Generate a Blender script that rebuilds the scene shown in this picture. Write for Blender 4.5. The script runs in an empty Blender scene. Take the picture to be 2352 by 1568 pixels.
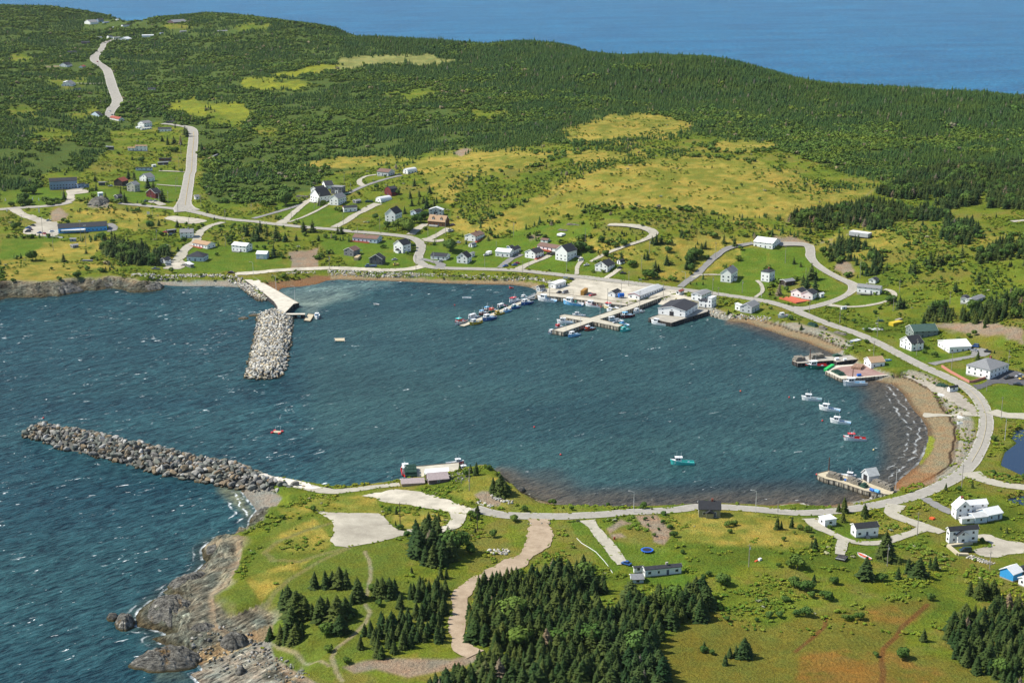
import bpy, bmesh, math, random
import numpy as np
from mathutils import Vector, Matrix
from mathutils.geometry import delaunay_2d_cdt
random.seed(7); RNG = np.random.default_rng(7)
sc = bpy.context.scene
COL = sc.collection
# ------------------------------------------------------------------ camera
CAMH, FPX, UC, VC, VH = 255.0, 3500.0, 1176.0, 784.0, -170.0
TH = math.atan((VC - VH) / FPX)
cam = bpy.data.cameras.new('camera'); cam.sensor_width = 36; cam.lens = FPX / 2352 * 36
cam.clip_start = 1; cam.clip_end = 90000
camo = bpy.data.objects.new('camera', cam); COL.objects.link(camo)
camo.location = (0, 0, CAMH); camo.rotation_euler = (math.pi / 2 - TH, 0, 0); sc.camera = camo
# ------------------------------------------------------------------ sky, sun, exposure
SUN_EL = math.radians(48)
SUNDIR = Vector((-1.0, 0.10, 0)).normalized() * math.cos(SUN_EL) + Vector((0, 0, math.sin(SUN_EL)))
w = bpy.data.worlds.new('World'); sc.world = w; w.use_nodes = True
nt = w.node_tree; nt.nodes.clear()
sky = nt.nodes.new('ShaderNodeTexSky'); sky.sky_type = 'NISHITA'; sky.sun_disc = False
sky.sun_elevation = SUN_EL; sky.sun_rotation = math.atan2(SUNDIR.x, SUNDIR.y)
sky.altitude = 0; sky.air_density = 1.0; sky.dust_density = 0.3; sky.ozone_density = 1.6
bg = nt.nodes.new('ShaderNodeBackground'); bg.inputs['Strength'].default_value = 0.11
wo = nt.nodes.new('ShaderNodeOutputWorld')
nt.links.new(sky.outputs[0], bg.inputs[0]); nt.links.new(bg.outputs[0], wo.inputs[0])
sl = bpy.data.lights.new('sun', 'SUN'); sl.energy = 5.0; sl.angle = math.radians(0.5); sl.color = (1.0, 0.95, 0.85)
so = bpy.data.objects.new('sun', sl); COL.objects.link(so)
so.rotation_euler = (-SUNDIR).to_track_quat('-Z', 'Y').to_euler(); so.location = (-300, 900, 500)
sc.view_settings.view_transform = 'Standard'; sc.view_settings.look = 'None'
sc.view_settings.exposure = 0.38; sc.view_settings.gamma = 1.0
sc.render.engine = 'CYCLES'
sc.cycles.max_bounces = 4; sc.cycles.diffuse_bounces = 2; sc.cycles.glossy_bounces = 2
sc.cycles.transparent_max_bounces = 4; sc.cycles.volume_bounces = 0; sc.cycles.caustics_reflective = False

# ------------------------------------------------------------------ helpers
CT, ST = math.cos(TH), math.sin(TH)
def P2W(u, v, h=0.0):
    """photo position (2352 x 1568) of a point at height h -> world x, y"""
    x = (np.asarray(u, float) - UC) / FPX; y = -(np.asarray(v, float) - VC) / FPX
    dy = CT + y * ST; dz = -ST + y * CT
    t = (h - CAMH) / dz
    return x * t, dy * t
def W2P(X, Y, Z):
    d = Z - CAMH
    zc = Y * CT - d * ST; yc = Y * ST + d * CT
    return UC + FPX * X / zc, VC - FPX * yc / zc
def SCL(u, v, h=0.0):
    return CT * (v - VH) / (CAMH - h)          # photo px per metre
CROP = {'c1': (1780, 1080, 700 / 2352), 'c2': (2180, 1080, 700 / 2352), 'c3': (3140, 1360, 500 / 2306), 'c4': (3240, 1800, 400 / 2352), 'c5': (900, 1050, 400 / 1230), 'c6': (1550, 1800, 500 / 2352)}
def R(i, j, x, y):
    if isinstance(i, str): a = CROP[i]; return (a[0] + x * a[2]) * .57422, (a[1] + y * a[2]) * .57415
    return 588 * i + x / 4.0, (0, 392, 784, 1176)[j] + y / 4.0
def hashf(ix, iy, s):
    n = (ix * 374761393 + iy * 668265263 + s * 1442695041) & 0x7fffffff
    n = ((n ^ (n >> 13)) * 1274126177) & 0x7fffffff
    return ((n ^ (n >> 16)) & 0xffff) / 65535.0
def vnoise(X, Y, scale, seed=0):
    x = X / scale; y = Y / scale
    ix = np.floor(x).astype(np.int64); iy = np.floor(y).astype(np.int64)
    fx = x - ix; fy = y - iy; fx = fx * fx * (3 - 2 * fx); fy = fy * fy * (3 - 2 * fy)
    a = hashf(ix, iy, seed); b = hashf(ix + 1, iy, seed); c = hashf(ix, iy + 1, seed); d = hashf(ix + 1, iy + 1, seed)
    return (a * (1 - fx) + b * fx) * (1 - fy) + (c * (1 - fx) + d * fx) * fy
def fbm(X, Y, scale, seed=0, oc=4, gain=0.5):
    s = 0; a = 1; t = 0
    c, sn = math.cos(0.6), math.sin(0.6)
    for k in range(oc):
        s = s + a * vnoise(X, Y, scale, seed + k * 17); t += a; a *= gain; scale *= 0.5
        X, Y = X * c - Y * sn, X * sn + Y * c
    return s / t
def sstep(a, b, x):
    t = np.clip((x - a) / (b - a), 0, 1); return t * t * (3 - 2 * t)
def inpoly(px, py, poly):
    px = np.asarray(px); r = np.zeros(px.shape, bool); n = len(poly)
    for k in range(n):
        x0, y0 = poly[k]; x1, y1 = poly[(k + 1) % n]
        if y0 == y1: continue
        c = ((y0 > py) != (y1 > py)) & (px < (x1 - x0) * (py - y0) / (y1 - y0) + x0)
        r ^= c
    return r
def segdist(px, py, pts, closed=True, attrs=None):
    best = np.full(np.shape(px), 1e18); at = None
    if attrs is not None: at = [np.zeros(np.shape(px)) for _ in attrs]
    n = len(pts)
    for k in range(n if closed else n - 1):
        x0, y0 = pts[k]; x1, y1 = pts[(k + 1) % n]
        dx, dy = x1 - x0, y1 - y0; L = dx * dx + dy * dy + 1e-12
        t = np.clip(((px - x0) * dx + (py - y0) * dy) / L, 0, 1)
        d = (px - x0 - t * dx) ** 2 + (py - y0 - t * dy) ** 2
        m = d < best; best = np.where(m, d, best)
        if attrs is not None:
            for q, A in enumerate(attrs):
                at[q] = np.where(m, A[k] * (1 - t) + A[(k + 1) % n] * t, at[q])
    return (np.sqrt(best), at) if attrs is not None else np.sqrt(best)

def sdf(px, py, poly):
    """signed distance, positive inside; evaluated only near the polygon"""
    poly = np.array(poly, float); out = np.full(np.shape(px), -1e3)
    m = 40
    near = (px > poly[:, 0].min() - m) & (px < poly[:, 0].max() + m) & (py > poly[:, 1].min() - m) & (py < poly[:, 1].max() + m)
    if not near.any(): return out
    a, b = px[near], py[near]
    d = segdist(a, b, poly); i = inpoly(a, b, poly)
    out[near] = np.where(i, d, -d)
    return out

# ------------------------------------------------------------------ shoreline: u, v, slope, kind, band
# kinds 0 rock 1 brown sand 2 grey sand 3 rubble 4 plain
SH = [(-700,720,.5,0,12),(-200,692,.5,0,14),(0,689,.5,0,14),(20,683,.5,0,15),(45,683,.5,0,15),(75,683,.5,0,15),(100,683,.5,0,15),(117,679,.6,0,14),
(135,681,.6,0,14),(160,672,.5,0,12),(190,667,.5,0,12),(220,667,.5,0,11),(250,662,.5,0,10),(280,664,.4,0,10),(300,672,.4,0,14),(317,672,.4,0,14),(350,669,.4,0,13),
(377,661,.25,0,10),(375,654.5,.12,2,9),(390,656,.11,2,10),(425,658,.11,2,11),(462,657.5,.11,2,11),(500,657,.11,2,11),(548,660,.12,2,10),(570,675,.4,3,5),(600,690,.4,3,5),
(640,690,.4,3,5),(650,675,.4,4,5),(640,668,.10,1,10),
(650,661,.08,1,16),(695,658,.07,1,18),(728,653,.07,1,18),(748,645.5,.08,1,14),(778,642.5,.09,1,11),(838,644.5,.10,1,9),(913,646,.10,1,9),(1013,651,.10,1,9),(1088,653,.10,1,9),
(1176,654.5,.10,1,10),(1213,659.5,.12,1,9),(1232,666,.3,3,5),(1243,684,1.0,4,1),(1300,692,1.0,4,1),(1400,698,1.0,4,1),(1440,702,1.0,4,1),(1460,700,1.0,4,1),(1500,694,.5,4,2),
(1512,698,.12,4,12),(1540,702,.12,4,12),(1590,704,.3,4,6),(1610,712,.4,3,8),(1621,722,.35,3,9),(1651,732,.3,3,9),(1676,738,.2,1,12),(1713,742,.12,1,12),
(1751,754.5,.10,1,14),(1801,772,.09,1,15),(1846,784,.09,1,15),(1876,796.5,.10,1,14),(1911,811.5,.12,1,12),(1930,818,.4,3,3),(1945,828,.5,4,3),(1965,838,.5,4,2),(1995,858,.5,4,2),
(2014,876.5,.1,1,14),(2051,884,.09,1,16),(2074,904,.085,1,18),(2086,924,.08,1,19),(2101,946.5,.08,1,19),(2114,959,.08,1,18),(2129,981.5,.085,1,16),(2132,1009,.085,1,15),
(2124,1039,.085,1,15),(2109,1066.5,.085,1,16),(2089,1081.5,.085,1,16),(2064,1104,.1,1,13),(2050,1119,.2,1,6),(2035,1138,.4,3,4),(2001,1144,.3,3,5),(1934,1155,.12,1,7),
(1904,1160,.1,1,7),(1864,1159,.12,1,5),(1839,1153,.12,1,5),(1814,1154,.12,1,5),(1764,1160,.14,1,5),(1726,1156.5,.15,1,5),(1651,1154,.15,1,5),(1576,1156.5,.15,1,5),(1476,1161.5,.15,1,5),
(1401,1163,.15,1,5),(1326,1161.5,.15,1,6),(1276,1158,.15,1,7),(1226,1141.5,.25,0,5),(1206,1131.5,.35,0,4),(1176,1119,.6,0,4),(1168,1104,.6,0,3),(1150,1090,.6,0,3),(1113,1081.5,.6,0,3),
(1085,1080,.5,3,3),(1060,1086,.5,3,3),(1038,1091,.4,3,3),(985,1096,.3,4,3),(945,1100,.3,4,3),(918,1104,.3,4,2),(863,1111.5,.3,4,2),(800,1118,.3,4,2),(768,1118,.3,4,2),(738,1113,.3,4,2),(700,1106,.25,4,2),
(663,1099,.25,4,2),(638,1096,.25,4,2),(613,1089,.3,4,2),(588,1085,.3,3,3),(548,1110,.4,3,4),(552,1124,.12,2,12),(566,1143,.1,2,14),(580,1160,.1,2,14),(591,1175,.12,2,9),(580,1185,.4,0,8),(572,1197,.5,0,8),
(575,1210,.5,0,8),(568,1223,.5,0,8),(555,1229,.5,0,9),(520,1237,.5,0,10),(482,1243.5,.5,0,12),(463,1261,.5,0,12),(466,1283,.4,0,14),(475,1289,.35,0,15),(457,1306,.34,0,17),
(440,1323.5,.30,0,20),(412,1339,.27,0,22),(374,1358.5,.25,0,25),(382,1366,.24,0,26),(350,1377,.22,0,30),(320,1401,.2,0,33),(312,1414,.2,0,33),(314,1438,.2,0,33),(370,1449,.2,0,25),(385,1456,.2,0,22),(348,1466,.2,0,28),
(375,1479,.17,0,30),(412,1490,.14,0,32),(430,1500,.14,0,34),(467,1537,.09,2,26),(436,1547,.09,2,30),(450,1560,.09,2,32),(480,1590,.09,2,34),(520,1700,.4,0,14),(560,2300,.4,0,14)]
shw = [P2W(a[0], a[1]) for a in SH]
SHW = [(float(a), float(b)) for a, b in shw]
SLP = [a[2] for a in SH]; KND = [a[3] for a in SH]; BND = [a[4] for a in SH]
NSH = len(SHW)
# the outer ocean coast behind the ridge, and the sides, in metres
RDG = [(2700,250,48),(2352,222,50),(2164,211,50),(2014,201,50),(1864,189,52),(1764,162,53),(1676,139,54),(1551,131,55),(1426,129,55),(1301,104,56),(1176,97,58),(1050,97,58),(888,86,60),(738,58,63),(588,39,66),(475,29,68),(362,38,64),(300,46,60),(225,26,66),(112,12,70),(0,10,72),(-300,5,72)]
OUT = [(300, 200), (2500, 100), (3000, 900), (2300, 1700)] + [(float(P2W(a, b, h)[0]) * 1.13, float(P2W(a, b, h)[1]) * 1.13) for a, b, h in RDG] + [(-3500, 5600), (-4500, 4000), (-2600, 1500)]
for p in OUT: SHW.append(p); SLP.append(.3); KND.append(0); BND.append(8)

# ------------------------------------------------------------------ terrain heights
CP = [(560,625,3),(760,616,3),(960,610,4),(1176,620,4),(1326,634,3.3),(1400,660,3),(1300,670,2.8),(1500,675,3),(1560,662,3.5),(1640,690,3.2),(1764,693,4),(1889,738,4),(2026,784,4),(2114,838,4),(2214,886,4),(2264,964,3),(2251,1026,3),(2150,1118,3.3),
(2001,1160,3.8),(1764,1176,4.5),(1658,1164,4.2),(1480,1172,4.5),(1351,1182,5.5),(1176,1183,6),(1060,1160,5.5),(900,1135,4),(740,1124,2.6),(640,1103,2.2),(800,1123,2.6),(980,1118,3),
(963,557,9),(863,536,11),(728,524,11),(588,509,10),(450,488,9),(325,472,10),(0,480,9),(150,430,14),(200,410,15),(230,462,14),
(720,450,17),(790,440,20),(880,400,26),(940,390,28),(1000,490,17),(900,495,13),(1090,540,12),(1280,560,12),(1250,500,22),(1400,520,25),(1500,530,25),(1470,600,11),(1700,590,12),
(1760,560,20),(1860,570,17),(1960,650,9),(2050,690,8),(1970,540,24),(2100,560,27),(2250,690,15),(2352,640,22),(2200,480,34),(2352,520,34),(2330,745,17),(2280,770,11),(2352,790,11),(2190,800,5),(2290,850,6),(2120,770,5),
(190,525,6),(60,530,6),(100,590,7),(200,620,7),(300,570,8),(250,500,8),(0,640,8),(550,570,6),(480,560,7),(420,590,4),
(435,392,14),(441,340,19),(441,298,25),(372,286,26),(320,330,21),(240,350,23),(100,350,25),(0,400,18),(0,300,30),(250,270,29),(262,212,31),(247,165,36),(217,135,42),(240,98,50),(150,150,42),(50,150,46),(150,200,36),(50,250,34),
(588,300,28),(588,400,18),(700,400,20),(700,300,32),(588,200,38),(800,200,42),(800,300,34),(1000,300,36),(1000,200,44),(1176,400,35),(1176,300,38),(1176,200,44),(1350,400,39),(1500,370,42),(1500,300,42),(1500,220,46),
(1350,460,30),(1600,440,35),(1700,400,38),(1700,300,42),(1700,220,48),(1900,400,36),(1900,300,42),(2100,400,37),(2100,300,42),(2352,400,38),(2352,300,44),(500,110,54),(350,90,54),(700,120,50),(1000,140,50),
(-300,5,72),(0,10,72),(112,12,70),(225,26,66),(300,46,60),(362,38,64),(475,29,68),(588,39,66),(738,58,63),(888,86,60),(1050,97,58),(1176,97,58),(1301,104,56),(1426,129,55),(1551,131,55),(1676,139,54),(1764,162,53),(1864,189,52),(2014,201,50),(2164,211,50),(2352,222,50),(2700,250,48),
(1100,1120,7),(1130,1098,8),(1040,1125,5),(700,1190,8),(650,1230,9),(800,1215,8.5),(590,1240,7.5),(540,1320,8),(505,1380,8),(500,1420,8),(560,1460,9),(650,1520,8),(760,1560,8),(850,1300,11),(850,1450,11),(1000,1280,10),(1100,1400,10),
(1250,1300,8),(1300,1450,11),(1150,1540,11),(1500,1240,8),(1500,1320,8),(1450,1250,8),(1630,1200,6.5),(1800,1250,9),(1800,1400,10),(1700,1500,10),(2000,1300,9),(2000,1450,10),(2200,1500,10),(2200,1300,7),(2200,1220,5),
(2352,1250,5),(2300,1110,3.2),(2320,1060,2.5),(2352,1400,9),(2600,1400,9),(2600,1000,6),(1000,1700,12),(2000,1700,12),(600,1700,9),(2700,700,20),(2700,450,38),(-200,400,22),(-200,200,45),(-200,600,10)]
SILU = [-300,0,112,175,225,262,300,325,362,425,475,525,588,675,738,800,838,888,925,988,1050,1120,1176,1226,1301,1351,1376,1426,1488,1551,1626,1676,1726,1764,1814,1864,1939,2014,2089,2164,2264,2352,2600]
SILV = [v + 15 for v in [0,0,3,11,18,25,36,34,27,22,18,20,27,38,46,56,65,75,76,79,86,92,86,85,93,101,112,118,116,120,122,128,141,151,162,177,186,190,191,199,203,211,228]]
CP = [(a, b, h + 7) if h >= 50 and b > 20 and (a, b) not in ((240, 98), (550, 120), (500, 110), (350, 90), (700, 120), (1000, 140)) else (a, b, h) for a, b, h in CP]
RIDGE = [c for c in CP if c[2] >= 50 and (c[0], c[1]) not in ((240, 98), (550, 120), (500, 110), (350, 90), (700, 120), (1000, 140))]
cpx = np.array([P2W(a, b, h)[0] for a, b, h in CP]); cpy = np.array([P2W(a, b, h)[1] for a, b, h in CP]); cph = np.array([c[2] for c in CP], float)
for a, b_, h in RIDGE:
    X_, Y_ = P2W(a, b_, h)
    for f_, g_ in ((1.035, .86), (1.08, .45), (1.16, -.1)):
        cpx = np.append(cpx, X_ * f_); cpy = np.append(cpy, Y_ * f_); cph = np.append(cph, h * g_)
def kern(r2): return np.sqrt(r2 + 30.0 ** 2)
A_ = kern((cpx[:, None] - cpx) ** 2 + (cpy[:, None] - cpy) ** 2)
nC = len(cph); M_ = np.zeros((nC + 1, nC + 1)); M_[:nC, :nC] = A_ - np.eye(nC) * 4.0; M_[:nC, nC] = 1; M_[nC, :nC] = 1
WT = np.linalg.solve(M_, np.append(cph, 0))
PONDS = [[(2352,985),(2330,990),(2322,1006),(2336,1019),(2326,1026),(2309,1039),(2302,1059),(2300,1069),(2322,1079),(2352,1094),(2420,1096),(2440,1000)],
         [(2310,1148),(2325,1143),(2352,1138),(2420,1138),(2420,1165),(2352,1162),(2325,1156)]]
POND_Z = 2.0
PW = [[tuple(map(float, P2W(a, b, POND_Z))) for a, b in p] for p in PONDS]
def height(X, Y):
    X = np.asarray(X, float); Y = np.asarray(Y, float); shp = X.shape; X = X.ravel(); Y = Y.ravel()
    base = np.full(X.shape, WT[nC])
    for k in range(nC): base += WT[k] * kern((X - cpx[k]) ** 2 + (Y - cpy[k]) ** 2)
    d, (sl_, kn_, bd_) = segdist(X, Y, SHW, True, [SLP, KND, BND])
    ins = inpoly(X, Y, SHW)
    rk = np.clip(1 - kn_ , 0, 1)
    hilly = sstep(1250, 2000, Y)
    base = base + (fbm(X, Y, 170, 3, 3) - .5) * (2.0 + 9 * hilly) + (fbm(X, Y, 30, 5, 3) - .5) * (.7 + 1.6 * hilly)
    u_ = UC + FPX * X / (Y * CT + (CAMH - base) * ST)
    cap = CAMH + Y * ((-ST + (-(np.interp(u_, SILU, SILV) - VC) / FPX) * CT) / (CT + (-(np.interp(u_, SILU, SILV) - VC) / FPX) * ST)) + (fbm(X, Y, 60, 12, 2) - .5) * 3
    df = base - cap; base = np.where(Y > 1700, base - np.where(df > 2, df, np.where(df > -2, (df + 2) ** 2 / 8., 0)), base)
    base = np.maximum(base, 1.2)
    prof = sl_ * d + np.maximum(d - bd_, 0) * 0.45 + 0.06
    prof = prof + rk * (fbm(X, Y, 9, 31, 5, .65) - .42) * np.clip(d * 1.3, 0, 8.0) * sstep(26, 14, d) * sstep(2.2, 4.5, base)
    far = sstep(1900, 2300, Y + np.abs(X) * 0)
    hl = np.minimum(base, prof)
    rough = rk * sstep(bd_ + 3, bd_ - 3, d)
    rr = 1 - np.abs(2 * fbm(X * .8 + Y * .6, Y * .8 - X * .6, 11, 41, 4, .55) - 1)
    hl = hl + rough * (rr - .62) * 5.0 * np.clip(d / 5, 0, 1)
    hl = np.maximum(hl, 0.03)
    wt = -np.minimum(0.1 + .18 * d, 4)
    h = np.where(ins, hl, wt)
    for q in PW:
        qd = sdf(X, Y, q)
        h = np.where(qd > -8, np.minimum(h, POND_Z + .35 - .9 * np.clip(qd + .6, -1, 1)), h)
    return h.reshape(shp)
TOPSEA = 60000.
def rows(y0, y1, r0, r1):
    ys = [y0]
    while ys[-1] < y1:
        t = min(1, math.log(ys[-1] / y0) / math.log(y1 / y0))
        ys.append(ys[-1] * (1 + r0 * (1 - t) + r1 * t))
    return np.array(ys)
TY = rows(400, 5200, .0019, .0052); TXF = np.linspace(-.43, .43, 980)
GX = TY[:, None] * TXF[None, :]; GY = np.repeat(TY[:, None], len(TXF), 1)
GZ = height(GX, GY)
_u, _v = W2P(GX, GY, GZ); _m = ((_u > 440) & (_u < 760) & (_v > 1290) & (GZ > 1.2)).astype(float)
for _ in range(7):
    _b = GZ.copy(); _b[2:-2, 2:-2] = (GZ[2:-2, 2:-2] * 2 + GZ[:-4, 2:-2] + GZ[4:, 2:-2] + GZ[2:-2, :-4] + GZ[2:-2, 4:] + GZ[1:-3, 2:-2] + GZ[3:-1, 2:-2] + GZ[2:-2, 1:-3] + GZ[2:-2, 3:-1]) / 10; GZ = GZ * (1 - _m * .8) + _b * _m * .8
def HT(X, Y):
    """terrain height by interpolation of the built sheet"""
    X = np.asarray(X, float); Y = np.asarray(Y, float)
    i = np.clip(np.searchsorted(TY, Y) - 1, 0, len(TY) - 2); fy = np.clip((Y - TY[i]) / (TY[i + 1] - TY[i]), 0, 1)
    g = (X / Y - TXF[0]) / (TXF[1] - TXF[0]); j = np.clip(np.floor(g).astype(int), 0, len(TXF) - 2); fx = np.clip(g - j, 0, 1)
    return (GZ[i, j] * (1 - fx) + GZ[i, j + 1] * fx) * (1 - fy) + (GZ[i + 1, j] * (1 - fx) + GZ[i + 1, j + 1] * fx) * fy
def PG(u, v, dz=0.0):
    """photo position -> world point on the ground (first hit of the sight line)"""
    u = np.atleast_1d(np.asarray(u, float)); v = np.atleast_1d(np.asarray(v, float))
    x = (u - UC) / FPX; y = -(v - VC) / FPX
    dy = CT + y * ST; dz_ = -ST + y * CT
    T = rows(420, 5150, .002, .004)[None, :] / dy[:, None]
    Z = CAMH + dz_[:, None] * T
    G = HT(x[:, None] * T, dy[:, None] * T)
    G = np.maximum(G, 0)
    below = Z <= G + dz
    k = np.argmax(below, 1); k = np.where(below.any(1), k, T.shape[1] - 1); k = np.maximum(k, 1)
    a = np.arange(len(u)); e1 = Z[a, k] - G[a, k] - dz; e0 = Z[a, k - 1] - G[a, k - 1] - dz
    f = np.clip(e0 / (e0 - e1 + 1e-9), 0, 1); t = T[a, k - 1] * (1 - f) + T[a, k] * f
    X = x * t; Yw = dy * t
    return np.stack([X, Yw, np.maximum(HT(X, Yw), 0)], 1)
def pg(u, v): return Vector(PG(u, v)[0])

def nodes(name, rough=.8, spec=.3):
    m = bpy.data.materials.new(name); m.use_nodes = True; t = m.node_tree; b = t.nodes['Principled BSDF']
    b.inputs['Roughness'].default_value = rough; b.inputs['Specular IOR Level'].default_value = spec
    return m, t, b
def N(t, kind, **kw):
    n = t.nodes.new(kind)
    for k, v in kw.items():
        if k in n.inputs: n.inputs[k].default_value = v
        else: setattr(n, k, v)
    return n
def mixc(t, fac, a, b, mode='MIX'):
    m = t.nodes.new('ShaderNodeMix'); m.data_type = 'RGBA'; m.blend_type = mode
    for s, v in ((0, fac), (6, a), (7, b)):
        if hasattr(v, 'is_linked') or isinstance(v, bpy.types.NodeSocket): t.links.new(v, m.inputs[s])
        elif s == 0: m.inputs[0].default_value = v
        else: m.inputs[s].default_value = (*v, 1) if len(v) == 3 else v
    return m.outputs[2]
def noise_fac(t, scale, detail=3, coord=None, lo=.35, hi=.65, rough=.55, dist=0):
    n = N(t, 'ShaderNodeTexNoise', Scale=scale, Detail=detail, Roughness=rough, Distortion=dist)
    if coord is not None: t.links.new(coord, n.inputs['Vector'])
    r = N(t, 'ShaderNodeMapRange'); r.inputs[1].default_value = lo; r.inputs[2].default_value = hi
    t.links.new(n.outputs[0], r.inputs[0]); return r.outputs[0]
_mc = {}
def mat(name, color, rough=.75, spec=.3, var=.18, scale=1.2, metal=0, emit=None):
    """paint-like material: base colour with slight weathering"""
    if name in _mc: return _mc[name]
    m, t, b = nodes(name, rough, spec)
    tc = N(t, 'ShaderNodeTexCoord')
    g = N(t, 'ShaderNodeNewGeometry')
    f = noise_fac(t, scale, 4, g.outputs['Position'], .3, .75)
    c = mixc(t, f, tuple(min(1, x * (1 + var * .4)) for x in color), tuple(x * (1 - var) for x in color))
    t.links.new(c, b.inputs['Base Color']); b.inputs['Metallic'].default_value = metal
    m.diffuse_color = (*color, 1)
    _mc[name] = m; return m
def link(o): COL.objects.link(o); return o
def meshobj(name, verts, faces, material=None, parent=None, smooth=False, mats=None, mi=None):
    me = bpy.data.meshes.new(name); me.from_pydata([tuple(map(float, p)) for p in verts], [], faces)
    for mm in (mats or ([material] if material else [])): me.materials.append(mm)
    if mi is not None: me.polygons.foreach_set('material_index', mi)
    if smooth: me.polygons.foreach_set('use_smooth', [True] * len(me.polygons))
    me.update(); o = bpy.data.objects.new(name, me); link(o)
    if parent is not None: o.parent = parent
    return o
def tag(o, label=None, cat=None, group=None, kind=None):
    if label: o['label'] = label
    if cat: o['category'] = cat
    if group: o['group'] = group
    if kind: o['kind'] = kind
    return o
def empty(name, loc, rz=0):
    o = bpy.data.objects.new(name, None); o.empty_display_size = 1; link(o); o.location = loc; o.rotation_euler = (0, 0, rz); return o
def gridmesh(name, X, Y, Z, material):
    nr, nc = X.shape; me = bpy.data.meshes.new(name)
    co = np.stack([X, Y, Z], -1).reshape(-1, 3).astype(np.float32)
    idx = np.arange(nr * nc).reshape(nr, nc)
    q = np.stack([idx[:-1, :-1], idx[:-1, 1:], idx[1:, 1:], idx[1:, :-1]], -1).reshape(-1, 4)
    me.vertices.add(len(co)); me.vertices.foreach_set('co', co.ravel())
    me.loops.add(q.size); me.loops.foreach_set('vertex_index', q.ravel().astype(np.int32))
    me.polygons.add(len(q)); me.polygons.foreach_set('loop_start', (np.arange(len(q)) * 4).astype(np.int32))
    me.polygons.foreach_set('use_smooth', np.ones(len(q), bool))
    me.update(calc_edges=True); me.materials.append(material)
    return link(bpy.data.objects.new(name, me))
def setcol(o, name, rgb):
    a = o.data.color_attributes.new(name, 'FLOAT_COLOR', 'POINT')
    c = np.ones((len(rgb), 4), np.float32); c[:, :3] = rgb; a.data.foreach_set('color', c.ravel())
def setf(o, name, f):
    a = o.data.attributes.new(name, 'FLOAT', 'POINT'); a.data.foreach_set('value', np.asarray(f, np.float32).ravel())
# ------------------------------------------------------------------ ground cover (what grows or lies where)
GU, GV = W2P(GX, GY, GZ)
gx, gy, gu, gv, gz = (a.ravel() for a in (GX, GY, GU, GV, GZ))
def RP(i, j, *xy): return [R(i, j, xy[k], xy[k + 1]) for k in range(0, len(xy), 2)]
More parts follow.
